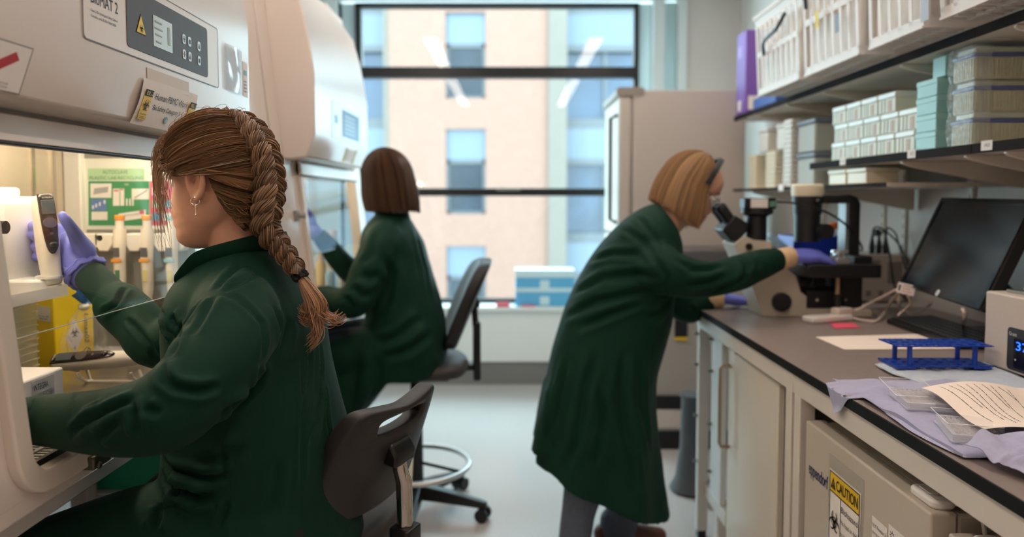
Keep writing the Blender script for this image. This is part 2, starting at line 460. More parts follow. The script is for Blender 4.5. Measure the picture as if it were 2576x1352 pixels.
for i, zt in enumerate(ZT):
    nxt = ZT[i + 1] if i + 1 < len(ZT) else zt - 3.0
    zb = zt - (ZT[0] - ZT[1]) * 0.76
    bands.box((-1.71, BY, nxt), (-.70, BY + .5, zb))
    zm = zt - (ZT[0] - ZT[1]) * 0.27
    build(MB().box((-1.71, BY + .12, zm), (-.70, BY + .3, zt)), 'spandrel_panel', PANEL, bld)
    w = build(MB().box((-1.71, BY + .14, zm - .1), (-.70, BY + .3, zm)).box((-1.71, BY + .14, zb), (-.70, BY + .3, zb + .07)).box((-1.71, BY + .14, zb), (-1.63, BY + .3, zm)).box((-.78, BY + .14, zb), (-.70, BY + .3, zm)), 'window', FRM, bld)
    build(MB().box((-1.64, BY + .2, zb + .05), (-.77, BY + .25, zm - .08)), 'pane', WGL, w)
    for (x0, x1) in ((1.36, 4.4), (-6.0, -3.30)):
        build(MB().box((x0, BY + .5, zm + .05), (x1, BY + .8, zt + .05)), 'spandrel_panel', PANEL, bld)
        w = build(MB().box((x0, BY + .5, zm - .12), (x1, BY + .8, zm + .05)).box((x0, BY + .5, nxt + .05), (x1, BY + .8, nxt + .32)), 'window', FRM, bld)
        build(MB().box((x0, BY + .7, nxt + .3), (x1, BY + .75, zm - .1)), 'pane', WGL2, w)
        build(MB().box((x0 + 1.0, BY + .6, nxt + .3), (x0 + 1.08, BY + .7, zm - .1)), 'mullion', FRM, w)
build(bands, 'brick_wall', BRICK, bld)
build(MB().box((.89, BY - .1, -6), (1.36, BY + .6, 9)), 'column', CONC, bld)
build(MB().box((-3.30, BY + .05, -6), (-3.15, BY + .6, 9)), 'column', CONC, bld)
street = struct(MB().box((-20, YW + .6, -6.2), (20, 30, -6)), 'ground', mat('asphalt', (120, 120, 122), 0.9, noise_amt=.1))

# ------------------------------------------------------------------ things on the window sill
def stripe_box():
    x0, x1 = P(1297, 760, Y=5.12).x, P(1445, 760, Y=5.12).x
    t = thing('carton', 'pale blue and white striped carton standing on the window sill', 'box', ((x0 + x1) / 2, 5.2, .56))
    build(MB().box((x0, 5.13, .56), (x1, 5.31, .815)), 'body', mat('carton_blue', (96, 178, 222), 0.6), t, bevel=.004)
    wm = mat('carton_white', (206, 232, 240), 0.6)
    for z0, z1 in ((.662, .69), (.765, .8155)):
        build(MB().box((x0 - .002, 5.128, z0), (x1 + .002, 5.312, z1)), 'white_band', wm, t)
    for z in (.60, .715):
        build(MB().box(((x0 + x1) / 2 - .035, 5.1275, z - .03), ((x0 + x1) / 2 + .03, 5.13, z + .03)), 'printed_panel', wm, t)
stripe_box()
for px, c, lab, h in ((1266, (226, 92, 104), 'small red packet lying on the window sill', .03), (1330, (232, 120, 140), 'low pink packet on the sill in front of the striped carton', .012)):
    p = P(px, 775, Y=5.10)
    build(MB().box((p.x - .05, 5.095, .56), (p.x + .045, 5.125, .56 + h)), 'packet', mat('packet_%d' % px, c, 0.5), label=lab, cat='packet', bevel=.003)

# ------------------------------------------------------------------ tall fridge and the unit in front of it
FRG = mat('fridge_grey_beige', (196, 186, 176), 0.4, noise_amt=.02, noise_scale=3)
t = thing('fridge', 'tall beige fridge freezer beside the window with a long door handle', 'fridge', (.95, 4.45, 0))
y0, y1 = 4.18, 4.80
build(MB().box((.68, y0, .05), (1.32, y1, 1.935)), 'body', FRG, t, bevel=.006)
build(MB().box((.60, y0, .06), (.675, y1, 1.10)), 'door', FRG, t, bevel=.015)
dr = build(MB().box((.60, y0, 1.11), (.675, y1, 1.90)), 'door', FRG, t, bevel=.015)
build(MB().prism(rrect(.665, 1.925, .16, .05, .02), y0 - .005, y1 + .005, 'y'), 'top_trim', mat('fridge_trim', (150, 140, 130), 0.5), t)
build(MB().box((.69, y0 + .03, 0), (1.30, y1 - .03, .05)), 'plinth', BLACK, t)
HM = mat('handle_grey', (92, 84, 78), 0.4)
build(MB().tube([(.60, y0 + .06, 1.18), (.56, y0 + .06, 1.20), (.56, y0 + .06, 1.78), (.60, y0 + .06, 1.80)], .012), 'door_handle', HM, dr)
t = thing('incubator', 'low grey cabinet with black plinth behind the standing woman', 'lab appliance', (1.0, 3.9, 0))
build(MB().box((.66, 3.78, .10), (1.30, 4.12, 1.05)), 'body', mat('appliance_grey', (170, 164, 158), 0.4), t, bevel=.01)
build(MB().box((.64, 3.77, .93), (1.31, 4.13, 1.055)), 'top_band', mat('appliance_dark', (96, 92, 90), 0.4), t, bevel=.01)
build(MB().box((.66, 3.765, .12), (.96, 3.78, .22)), 'lower_rail', mat('appliance_rail', (206, 196, 188), 0.4), t, bevel=.004)
build(MB().box((.66, 3.765, .22), (.96, 3.779, .29)), 'vent_strip', BLACK, t)
build(MB().box((.67, 3.79, 0), (1.29, 4.11, .10)), 'plinth', BLACK, t)
build(MB().box((.84, 3.765, .60), (.905, 3.779, .84)), 'control_strip', BLACK, t, bevel=.003)
build(MB().box((.84, 3.764, .585), (.905, 3.7785, .60)), 'warning_strip', YEL, t)
# grey waste bin by the end of the bench
bp = P(1740, 1200, Y=3.25)
build(MB().lathe([(.085, 0), (.10, .012), (.075, .06), (.055, .20), (.05, .42), (.06, .44), (.0, .44)], (bp.x, 3.25, 0), 28), 'waste_bin', mat('bin_grey', (84, 88, 94), 0.5), label='grey flared waste bin standing on the floor beyond the bench end', cat='waste bin')
# ------------------------------------------------------------------ safety cabinets along the left wall
def XF(z): return -.70 - .105 * (z - .95)          # sloping front plane
PROF = [(-.740, 1.452), (-.687, 1.459), (-.660, 1.535), (-.660, 1.738), (-.668, 1.80), (-.690, 1.92), (-.720, 2.03), (-.79, 2.13), (-.92, 2.17), (-1.50, 2.17), (-1.50, 1.50), (-.95, 1.50), (-.86, 1.46)]
def on_front(y, z, off=0.0): return Vector((XF(z) + off, y, z))
def slant_ring(y0, y1, z0, z1, r, n=6):
    """rounded-corner loop in the sloping plane: bottom corners rounded, top square"""
    out = [(y1, z1), (y0, z1)]
    for (cy, cz, a0) in ((y0 + r, z0 + r, 180), (y1 - r, z0 + r, 270)):
        for i in range(n + 1):
            a = R(a0 + 90 * i / n); out.append((cy + r * math.cos(a), cz + r * math.sin(a)))
    return out
def ring_solid(outer, inner, d0, d1):
    m = MB(); n = len(outer)
    rings = [[on_front(y, z, d0) for y, z in outer], [on_front(y, z, d1) for y, z in outer], [on_front(y, z, d1) for y, z in inner], [on_front(y, z, d0) for y, z in inner]]
    m.loft(rings, True, False, False, loop=True)
    return m
def cabinet(name, label, Yb0, Yb1, Yc0, Yc1, Ya0, Ya1, zback=-1.28):
    t = thing(name, label, 'safety cabinet', (-1.1, (Yb0 + Yb1) / 2, 0), 'biological safety cabinets')
    build(MB().prism(PROF, Yc0, Yc1, 'y'), 'canopy', W_STEEL, t, bevel=.006, smooth=25)
    # front panel with the work opening, made of the parts left round it
    outer = slant_ring(Yb0, Yb1, .862, 1.50, .004); inner = slant_ring(Ya0 - .034, Ya1 + .034, .886, 1.50, .065)
    build(ring_solid(outer, inner, -.05, -.012), 'front_panel', W_STEEL, t, bevel=.003)
    o2 = slant_ring(Ya0 - .036, Ya1 + .036, .884, 1.46, .067); i2 = slant_ring(Ya0, Ya1, .917, 1.46, .034)
    build(ring_solid(o2, i2, -.045, .004), 'opening_surround', W_LIP, t, bevel=.004, seg=3)
    # upper pillars either side of the canopy
    for a, b in ((Yb0, Yc0), (Yc1, Yb1)):
        m = MB()
        if b - a > .01:
            m.add([on_front(y, z, o) for y in (a, b) for z in (1.49, 2.2) for o in (-.05, -.012)], [(0,1,3,2), (4,6,7,5), (0,4,5,1), (2,3,7,6), (0,2,6,4), (1,5,7,3)])
            build(m, 'pillar', W_STEEL, t, bevel=.003)
    # chamber
    st = STEELW
    build(MB().box((zback - .03, Ya0 - .03, .88), (zback, Ya1 + .06, 1.56)), 'back_lining', st, t)
    seam = MB().box((zback, Ya0 + .9, .90), (zback + .004, Ya0 + .915, 1.5)).box((zback, Ya1 - .02, .90), (zback + .006, Ya1 - .005, 1.5))
    build(seam, 'lining_seam', STEEL, t)
    build(MB().box((zback - .03, Ya0 - .06, .88), (-.76, Ya0 - .03, 1.52)), 'side_lining', st, t)
    build(MB().box((zback - .03, Ya1 + .06, .88), (-.99, Ya1 + .09, 1.56)).box((-.99, Ya1 + .06, .88), (-.78, Ya1 + .09, .98)), 'side_lining', mat('grey_lining', (150, 146, 140), 0.5), t)
    build(MB().box((-.99, Ya1 + .07, .98), (-.78, Ya1 + .076, 1.45)), 'side_window', GLASS, t, smooth=0)
    build(MB().box((zback, Ya1 + .035, .90), (zback + .05, Ya1 + .06, 1.5)), 'corner_post', LIGHTP, t, bevel=.004)
    build(MB().box((zback, Ya0 - .03, .88), (-.86, Ya1 + .06, .900)), 'work_surface', STEEL, t, bevel=.002)
    # slotted air grille between the work surface and the lip
    g = MB(); ny = int((Ya1 - Ya0) / .012)
    g.box((-.865, Ya0 - .03, .872), (-.735, Ya1 + .06, .880))
    for i in range(ny):
        y = Ya0 + .006 + i * .012
        g.box((-.862, y - .0035, .890), (-.806, y + .0035, .897)); 
        g.box((-.799, y - .0035, .887), (-.752, y + .0035, .894))
    for xx in (-.866, -.803, -.749): g.box((xx - .004, Ya0 - .03, .886), (xx + .004, Ya1 + .06, .897))
    build(g, 'air_grille', STEEL, t, smooth=0)
    build(MB().prism([(-.742, .88), (-.742, .905), (-.716, .925), (-.712, .915), (-.72, .87)], Ya0 - .03, Ya1 + .03, 'y'), 'lip_gutter', mat('dark_steel', (90, 82, 76), 0.3, metal=.9), t)
    # sash: clear pane in a frame bar at the top
    zs = 1.112
    sm = MB().add([on_front(y, z, o) for y in (Ya0 - .02, Ya1 + .01) for z in (zs, 1.46) for o in (-.022, -.016)], [(0,1,3,2), (4,6,7,5), (0,4,5,1), (2,3,7,6), (0,2,6,4), (1,5,7,3)])
    sash = build(sm, 'sash', GLASS, t, smooth=0)
    ed = MB().add([on_front(y, z, o) for y in (Ya0 - .02, Ya1 + .01) for z in (zs, zs + .0008) for o in (-.0195, -.0158)], [(0,1,3,2), (4,6,7,5), (0,4,5,1), (2,3,7,6), (0,2,6,4), (1,5,7,3)])
    build(ed, 'glass_edge', mat('glass_edge', (150, 158, 150), 0.2), sash)
    def bar(z0, z1, o0, o1, nm, mm, par):
        return build(MB().add([on_front(y, z, o) for y in (Ya0 - .036, Ya1 + .036) for z in (z0, z1) for o in (o0, o1)], [(0,1,3,2), (4,6,7,5), (0,4,5,1), (2,3,7,6), (0,2,6,4), (1,5,7,3)]), nm, mm, par, bevel=.002)
    bar(1.404, 1.445, -.012, .010, 'sash_bar', W_LIP, t)
    bar(1.399, 1.4045, -.011, .0108, 'gasket', mat('dark_gasket', (30, 30, 40), 0.5), t)
    bar(1.442, 1.455, -.05, -.004, 'gasket', mat('shadow_gap', (176, 166, 156), 0.6), t)  # strip closing the gap under the canopy, its shade toned into the colour
    # lamp tube inside the canopy
    tb = build(MB().cyl((-1.00, Ya0 + .05, 1.475), (-1.00, Ya1 - .0, 1.475), .014), 'lamp_tube', mat('cabinet_tube', (255, 255, 255), emit=(255, 236, 206) if name == 'safety_cabinet' else (240, 246, 250), emit_s=TUBE_W), t)
    build(MB().box((zback - .03, Ya0 - .06, 1.505), (-.80, Ya1 + .09, 1.53)), 'chamber_roof', st, t)
    # body below: underside and stand legs
    build(MB().box((zback - .03, Yb0, .80), (-.76, Yb1, .868)), 'base_tray', W_STEEL, t, bevel=.004)
    for x in (-.84, -1.24):
        for y in (Yb0 + .06, Ya1 + .02):
            build(MB().box((x - .025, y - .025, 0), (x + .025, y + .025, .80)), 'stand_leg', mat('stand_grey', (170, 166, 162), 0.4), t, bevel=.003)
    return t
CAB1 = cabinet('safety_cabinet', 'nearest cream biosafety cabinet with grey keypad panel and lit yellowish chamber', .62, 2.33, .70, 1.85, 1.046, 2.05)
CAB2 = cabinet('safety_cabinet.001', 'far cream biosafety cabinet with blue-white display, by the window', 2.345, 3.66, 2.45, 3.34, 2.60, 3.45)

# --- control panel on the near cabinet
XP = -.6585
def cp(y, z, o=0.0): return Vector((XP + o, y, z))
YD = Vector((0, 1, 0)); ZD = Vector((0, 0, 1))
def yz_panel(poly, x0, x1): return MB().prism(poly, x0, x1, 'x')
cpan = build(yz_panel(rrect((1.136 + 1.65) / 2, 1.632, .514, .13, .008), -.661, XP), 'control_panel', mat('panel_cream', (226, 214, 204), 0.35), CAB1)
o_ = rrect((1.136 + 1.65) / 2, 1.632, .516, .132, .009); i_ = rrect((1.136 + 1.65) / 2, 1.632, .5125, .1285, .0075)
build(MB().loft([[(XP + .0004, y, z) for y, z in o_], [(XP + .0004, y, z) for y, z in i_]], True, False, False), 'border_line', mat('border_brown', (104, 92, 88), .5), cpan, smooth=0)
kp = build(yz_panel(rrect((1.262 + 1.592) / 2, 1.632, .33, .104, .008), XP - .001, XP + .0012), 'keypad', MIDGREY, CAB1)
scr = build(yz_panel(rrect(1.39, 1.6275, .074, .056, .002), XP, XP + .002), 'display', mat('lcd', (196, 206, 200), 0.25), CAB1)
for i, (yy, zz, ww) in enumerate(((1.372, 1.645, .026), (1.372, 1.633, .03), (1.372, 1.622, .024), (1.372, 1.609, .02))):
    flat(scr, [cp(yy - ww/2, zz - .0015, .0023), cp(yy + ww/2, zz - .0015, .0023), cp(yy + ww/2, zz + .0015, .0023), cp(yy - ww/2, zz + .0015, .0023)], mat('lcd_ink', (150, 160, 156), .5), 'readout_line')
flat(scr, [cp(1.408, 1.612, .0023), cp(1.418, 1.612, .0023), cp(1.418, 1.645, .0023), cp(1.408, 1.645, .0023)], mat('lcd_ink2', (172, 184, 178), .5), 'readout_bar')
tri = MB().slab([cp(1.290, 1.610, .0012), cp(1.326, 1.610, .0012), cp(1.308, 1.646, .0012)], (.0005, 0, 0))
tg = build(tri, 'hazard_triangle', INKB, CAB1, smooth=0)
flat(tg, [cp(1.2925, 1.6115, .002), cp(1.3235, 1.6115, .002), cp(1.308, 1.6425, .002)], YEL, 'yellow_field')
biohazard(tg, cp(1.308, 1.6195, .0026), YD, ZD, .0078, INKB)
BTN = mat('keypad_button', (190, 192, 192), 0.25)
for i, (yy, zz) in enumerate(((1.4775, 1.638), (1.503, 1.638), (1.547, 1.638), (1.4775, 1.608), (1.503, 1.608), (1.547, 1.608))):
    b = build(yz_panel(rrect(yy, zz, .0135, .019, .004), XP, XP + .0022), 'button', BTN, CAB1)
    mk = MB()
    if i in (0, 3): mk.box((XP + .0022, yy - .001, zz - .006), (XP + .0026, yy + .001, zz + .006)).box((XP + .0022, yy - .004, zz - .001), (XP + .0026, yy + .004, zz + .001))
    elif i in (1, 5): mk.prism(rrect(yy, zz, .007, .009, .002), XP + .0022, XP + .0026, 'x')
    else: mk.slab([(XP + .0022, yy - .004, zz - .005), (XP + .0022, yy + .004, zz - .005), (XP + .0022, yy, zz + .006)], (.0004, 0, 0))
    build(mk, 'button_mark', mat('button_red', (150, 60, 66), .5) if i == 3 else MIDGREY, b, smooth=0)
txt('BioMAT 2', CAB1, cp(1.156, 1.6265), YD, ZD, .0185, INK, width=.078)
txt('Class 2 Microbiological Safety Cabinet', CAB1, cp(1.156, 1.6125), YD, ZD, .0042, INK, width=.078)
txt('Complies with BS EN 12469:2000', CAB1, cp(1.156, 1.604), YD, ZD, .0042, INK, width=.072)
# slanted lower band of the canopy
SA, SB = Vector((-.687, 0, 1.459)), Vector((-.660, 0, 1.535))
sd = (SB - SA).normalized(); sn = Vector((sd.z, 0, -sd.x))
def sl(y, q, o=.0008): return SA + sd * q * (SB - SA).length + Vector((0, y, 0)) + sn * o   # q 0..1 up the slant
st = thing('sticker', 'square instruction sticker with red bar on the cabinet band, at left edge', 'sticker', sl(1.0, .1))
def slp(y0, y1, q0, q1, o=.0008): return [sl(y0, q0, o), sl(y1, q0, o), sl(y1, q1, o), sl(y0, q1, o)]
build(MB().slab(slp(.905, 1.022, .06, .90), sn * .0005), 'border', mat('sticker_grey', (150, 140, 136), .5), st, smooth=0)
build(MB().slab(slp(.908, 1.019, .085, .875, .0014), sn * .0004), 'sheet', WHITE, st, smooth=0)
rd = mat('sticker_red', (190, 62, 70), .45)
build(MB().slab([sl(.955, .50, .002), sl(.968, .40, .002), sl(1.000, .64, .002), sl(.990, .76, .002)], sn * .0004), 'red_bar', rd, st, smooth=0)
build(MB().slab(slp(.948, .958, .14, .24, .002), sn * .0004), 'red_square', rd, st, smooth=0)
for k in range(2): txt('ADJUST TO LINE', st, sl(.970, .19 - k * .06, .0022), YD, sd, .0026, INKB, width=.022)
# paper sign taped over the band
sg = thing('paper_sign', 'white paper sign about blood cell work taped to the near cabinet band', 'sign', sl(1.43, .0))
build(MB().grid(lambda u, v: sl(1.315 + .226 * u, -.04 + 1.06 * v, .003 + .004 * math.sin(math.pi * v) + .0015 * math.sin(5 * u)), 12, 8), 'sheet', WHITE, sg)
build(MB().slab([(-.6592, 1.33, 1.528), (-.6592, 1.50, 1.528), (-.6592, 1.50, 1.556), (-.6592, 1.33, 1.556)], (.0006, 0, 0)), 'tape', plastic_clear('masking_tape', (222, 206, 188), .8, .5), sg, smooth=0)
def ss(y0, y1, q0, q1, o): return [sl(y0, q0, o), sl(y1, q0, o), sl(y1, q1, o), sl(y0, q1, o)]
for a, b in ((1.325, 1.353), (1.506, 1.534)):
    h = build(MB().slab(ss(a, b, .10, .80, .0078), sn * .0004), 'hazard_strip', YEL, sg, smooth=0)
    build(MB().slab(ss(a, b, .645, .80, .0082), sn * .0004), 'black_header', INKB, h, smooth=0)
    txt('BSL-2', h, sl(a + .003, .675, .0088), YD, sd, .0075, YEL, width=b - a - .006)
    biohazard(h, sl((a + b) / 2, .43, .0086), YD, sd, .0125, INKB)
    txt('Biosafety', h, sl(a + .003, .21, .0086), YD, sd, .0036, INKB, width=b - a - .006)
    txt('LEVEL 2', h, sl(a + .003, .125, .0086), YD, sd, .0045, INKB, width=b - a - .006)
txt('Human PBMC Work', sg, sl(1.362, .62, .008), YD, sd, .0125, INKB, width=.132)
txt('BioSafety Category II', sg, sl(1.366, .38, .008), YD, sd, .0095, INKB, width=.108)
build(MB().slab([sl(1.428 + .007 * math.cos(a), .2 + .085 * math.sin(a), .008) for a in [k * math.pi / 8 for k in range(16)]], sn * .0004), 'round_logo', mat('logo_teal', (104, 150, 150), .5), sg, smooth=0)
txt('b', sg, sl(1.4255, .155, .0088), YD, sd, .008, WHITE)
build(MB().slab([on_front(1.05, 1.160, -.0145), on_front(1.206, 1.160, -.0145), on_front(1.206, 1.178, -.0145), on_front(1.05, 1.178, -.0145)], (-.0004, 0, 0)), 'sash_label', plastic_clear('printed_strip', (236, 230, 220), .6, .3), CAB1, smooth=0)
# clear wallet and labels at the end of the canopy
wl = thing('document_wallet', 'shiny clear plastic wallet on the near cabinet, right of the keypad', 'wallet', (-.66, 1.74, 1.575))
def wob(u, v): return Vector((-.6590 + .006 * (math.sin(math.pi * u) * .6 + .5 * math.sin(9 * u + 3 * v) * math.sin(math.pi * v) * .35 + .4), 1.685 + .105 * u, 1.570 + .105 * v))
build(MB().grid(wob, 24, 16), 'sleeve', plastic_clear('wallet_film', (208, 216, 224), .55, .06), wl)
lb = thing('label_strip', 'narrow white label strip with teal block at the canopy end', 'label', (-.66, 1.81, 1.53))
build(MB().slab([(-.6595, 1.802, 1.57), (-.6595, 1.832, 1.57), (-.6595, 1.832, 1.655), (-.6595, 1.802, 1.655)], (.0005, 0, 0)), 'sheet', WHITE, lb, smooth=0)
flat(lb, [(-.6588, 1.806, 1.622), (-.6588, 1.826, 1.622), (-.6588, 1.826, 1.634), (-.6588, 1.806, 1.634)], mat('logo_teal', (104, 150, 150)), 'teal_block')
for k in range(4): flat(lb, [(-.6588, 1.807, 1.582 + k * .008), (-.6588, 1.825, 1.582 + k * .008), (-.6588, 1.825, 1.584 + k * .008), (-.6588, 1.807, 1.584 + k * .008)], INK, 'print_line')
build(MB().slab(slp(1.70, 1.775, .30, .95, .001), sn * .0005), 'sticker.001', mat('red_gloss', (206, 96, 92), .2), label='small glossy red patch on the band above the braided head', cat='sticker', smooth=0)  # flat red gloss patch laid on the slanted band
# latch and display on the far cabinet
XQ = -.6585
dp = build(yz_panel(rrect(2.93, 1.612, .50, .14, .01), -.661, XQ), 'display_panel', mat('display_white', (206, 224, 236), .3), CAB2)
build(yz_panel(rrect(2.99, 1.612, .30, .104, .004), XQ, XQ + .0015), 'display', mat('display_window_reflection', (150, 190, 222), .12), dp)  # the window's blue reflection is painted into the display colour
for k in range(5): flat(dp, [(XQ + .0018, 2.87, 1.575 + k * .016), (XQ + .0018, 3.05, 1.575 + k * .016), (XQ + .0018, 3.05, 1.580 + k * .016), (XQ + .0018, 2.87, 1.580 + k * .016)], mat('display_ink', (116, 156, 196), .3), 'readout_line')
flat(dp, [(XQ + .0005, 2.715, 1.60), (XQ + .0005, 2.765, 1.60), (XQ + .0005, 2.765, 1.63), (XQ + .0005, 2.715, 1.63)], mat('logo_pale', (150, 176, 196)), 'emblem')
for yy, wd in ((2.93, .03), (3.10, .03)):
    build(MB().slab(slp(yy, yy + wd, .1, .85, .001), sn * .0005), 'hazard_strip', mat('pale_yellow_label', (214, 206, 140), .6), CAB2, smooth=0)
build(MB().slab(slp(2.97, 3.09, .15, .8, .001), sn * .0005), 'paper_label', WHITE, CAB2, smooth=0)
lp = on_front(2.50, 1.262, -.010)
lt = build(MB().box((lp.x, lp.y - .018, lp.z - .02), (lp.x + .012, lp.y + .014, lp.z + .02)).cyl((lp.x + .012, lp.y, lp.z), (lp.x + .034, lp.y, lp.z), .010), 'sash_latch', mat('latch_metal', (170, 164, 156), .35, metal=.4), CAB2, bevel=.003)
# clip on the near cabinet lip
lp = P(232, 1170, X=-.690)
build(MB().box((-.71, lp.y - .012, lp.z - .006), (-.680, lp.y + .040, lp.z + .016)).cyl((-.681, lp.y - .002, lp.z - .0), (-.674, lp.y - .002, lp.z - .0), .006), 'lip_catch', mat('olive_metal', (96, 96, 78), .35, metal=.6), CAB1, bevel=.003)
# ------------------------------------------------------------------ lab bench along the right wall
BX, BZ = .71, .90
BTOP = mat('dark_grey_worktop', (142, 130, 124), 0.34, noise_amt=.05, noise_scale=60)
BEDGE = mat('black_worktop_edge', (22, 24, 24), 0.7, spec=.2)
BFR = mat('bench_frame_cream', (222, 214, 204), 0.4, noise_amt=.02, noise_scale=4)
BY0, BY1 = .25, 2.82
wt = thing('worktop', 'long dark grey worktop with black edge along the right wall', 'worktop', (1.15, 1.5, BZ - .025))
build(MB().box((BX, BY0, BZ - .022), (XR - .002, BY1, BZ)), 'surface', BTOP, wt)
build(MB().box((BX - .004, BY0, BZ - .0225), (BX + .0008, BY1 + .003, BZ - .0008)).box((BX, BY1 - .0005, BZ - .0225), (XR - .002, BY1 + .004, BZ - .0008)), 'edge_strip', BEDGE, wt)
fr = thing('bench_frame', 'cream steel bench frame with square legs carrying the dark worktop', 'bench frame', (1.15, 1.5, 0))
zt = BZ - .0235
build(MB().box((BX + .004, BY0, zt - .052), (BX + .03, 1.842, zt)), 'front_rail', BFR, fr, bevel=.003)
build(MB().box((BX + .004, 1.845, zt - .052), (BX + .03, BY1 - .005, zt)), 'front_rail', BFR, fr, bevel=.003)
build(MB().box((BX + .03, BY1 - .045, zt - .052), (XR - .01, BY1 - .005, zt)), 'end_rail', BFR, fr, bevel=.003)
for y0, y1 in ((2.775, 2.812), (1.853, 1.893), (1.797, 1.837)):
    build(MB().box((BX + .004, y0, .03), (BX + .044, y1, zt - .05)), 'leg', BFR, fr, bevel=.003)
    build(MB().box((BX + .05, y0, .11), (XR - .02, y1, .15)), 'foot_rail', BFR, fr, bevel=.003)
    build(MB().box((XR - .06, y0, .03), (XR - .02, y1, zt - .05)), 'leg', BFR, fr, bevel=.003)
    build(MB().box((BX + .008, y0 + .003, 0), (BX + .04, y1 - .003, .03)), 'foot', BLACK, fr)
GREYSH = mat('panel_grey', (176, 168, 160), 0.5)
# slim open panel unit with pegs, then a cupboard, then a panel painted as the shade of the open gap
un = thing('end_panel', 'slim white peg panel standing between bench leg and cupboard', 'panel', (.76, 2.6, 0))
build(MB().box((BX + .03, 2.565, .22), (BX + .05, 2.70, zt - .054)), 'board', mat('panel_white', (226, 228, 226), .4), un, bevel=.002)
build(MB().box((BX + .03, 2.50, .17), (BX + .07, 2.774, .22)), 'foot_rail', BFR, un, bevel=.003)
build(MB().box((BX + .032, 2.60, 0), (BX + .07, 2.64, .17)), 'support', BFR, un, bevel=.003)
for z in (.30, .48, .68, .80):
    build(MB().cyl((BX + .03, 2.69, z), (BX + .015, 2.69, z), .006, n=10), 'peg', GREYP, un)
    build(MB().cyl((BX + .004, 2.80, z), (BX - .010, 2.80, z), .006, n=10), 'screw', GREYP, fr)
cu = thing('cupboard', 'cream under-bench cupboard with tall bar handle', 'cupboard', (1.1, 2.25, 0))
build(MB().box((BX + .045, 1.985, .05), (XR - .1, 2.475, zt - .065)), 'body', GREYSH, cu, bevel=.002)
dd = build(MB().box((BX + .025, 2.00, .05), (BX + .044, 2.470, zt - .070)), 'door', mat('cupboard_door', (222, 214, 200), .38, noise_amt=.02, noise_scale=2), cu, bevel=.003)
build(MB().tube([(BX + .03, 2.445, .755), (BX - .004, 2.445, .755), (BX - .010, 2.445, .745), (BX - .010, 2.445, .49), (BX - .004, 2.445, .478), (BX + .03, 2.445, .478)], .006, n=10), 'handle', mat('warm_steel', (170, 150, 130), .3, metal=.8), dd)
flat(dd, [(BX + .0245, 2.44, .775), (BX + .0245, 2.40, .775), (BX + .0245, 2.40, .815), (BX + .0245, 2.44, .815)], WHITE, 'paper_label')
build(MB().box((BX + .06, 2.0, 0), (XR - .12, 2.46, .05)), 'plinth', BLACK, cu)
fl = thing('gap_shade_panel', 'brown-grey panel coloured as the shaded gap between cupboard and double bench leg', 'panel', (.78, 1.94, 0))
build(MB().box((BX + .05, 1.902, 0), (BX + .07, 1.977, zt - .055)), 'board', mat('gap_shade_brown', (128, 114, 100), .5), fl)
build(MB().box((BX + .046, 1.938, 0), (BX + .05, 1.941, zt - .055)), 'joint', mat('joint_dark', (84, 74, 64), .5), fl)

# ------------------------------------------------------------------ freezers under the bench
FZ = mat('freezer_beige', (200, 190, 174), 0.36, noise_amt=.02, noise_scale=3, bump=.02, bump_scale=700)
fx, fy0, fy1, fz = .718, 1.232, 1.768, .778
fz1 = thing('freezer', 'beige under-bench freezer with caution sign on its door', 'freezer', (1.05, 1.5, 0))
build(MB().box((fx + .05, fy0 + .004, .06), (1.40, fy1 - .004, fz - .004)), 'body', FZ, fz1, bevel=.006)
dr = build(MB().box((fx, fy0, .06), (fx + .048, fy1, fz)), 'door', FZ, fz1, bevel=.005, seg=3)
build(MB().box((fx + .02, fy0 + .03, 0), (1.35, fy1 - .03, .06)), 'plinth', BLACK, fz1)
NY = Vector((0, -1, 0))
def fd(y, z, o=.0004): return Vector((fx - o, y, z))
def fpatch(par, y0, y1, z0, z1, m, nm, o=.0006):
    return build(MB().slab([fd(y0, z0, o), fd(y1, z0, o), fd(y1, z1, o), fd(y0, z1, o)], (-.0004, 0, 0)), nm, m, par, smooth=0)
txt('eppendorf', dr, fd(1.743, .656), NY, ZD, .030, INKBLUE, width=.107, bold=.012)
txt('CryoCube', dr, fd(1.455, .552), NY, ZD, .040, INKBLUE, width=.20, bold=.01)
cs = thing('caution_sign', 'yellow and white biohazard caution sign on the freezer door', 'sign', (fx - .001, 1.55, .45))
build(MB().slab([fd(1.632, .40, .0008), fd(1.466, .40, .0008), fd(1.466, .745, .0008), fd(1.632, .745, .0008)], (-.0004, 0, 0)), 'clear_sleeve', plastic_clear('sleeve_film', (214, 208, 198), .35, .1), cs, smooth=0)
build(MB().slab([fd(1.624, .455, .0016), fd(1.476, .455, .0016), fd(1.476, .712, .0016), fd(1.624, .712, .0016)], (-.0004, 0, 0)), 'sheet', WHITE, cs, smooth=0)
def frame(par, y0, y1, z0, z1, w, m, o):
    mb = MB()
    for a, b, c, d in ((y0, y1, z1 - w, z1), (y0, y1, z0, z0 + w), (y0, y0 - w, z0, z1), (y1 + w, y1, z0, z1)):
        mb.slab([fd(a, c, o), fd(b, c, o), fd(b, d, o), fd(a, d, o)], (-.0003, 0, 0))
    return build(mb, 'black_border', m, par, smooth=0)
fpatch(cs, 1.619, 1.481, .665, .707, YEL, 'yellow_header', .0022)
frame(cs, 1.621, 1.479, .458, .709, .0022, INKB, .0027)
fpatch(cs, 1.619, 1.481, .663, .6655, INKB, 'header_rule', .0027); fpatch(cs, 1.566, 1.5645, .46, .664, INKB, 'column_rule', .0027)
tr_ = build(MB().slab([fd(1.616, .672, .0027), fd(1.590, .672, .0027), fd(1.603, .698, .0027)], (-.0003, 0, 0)), 'alert_triangle', INKB, cs, smooth=0)
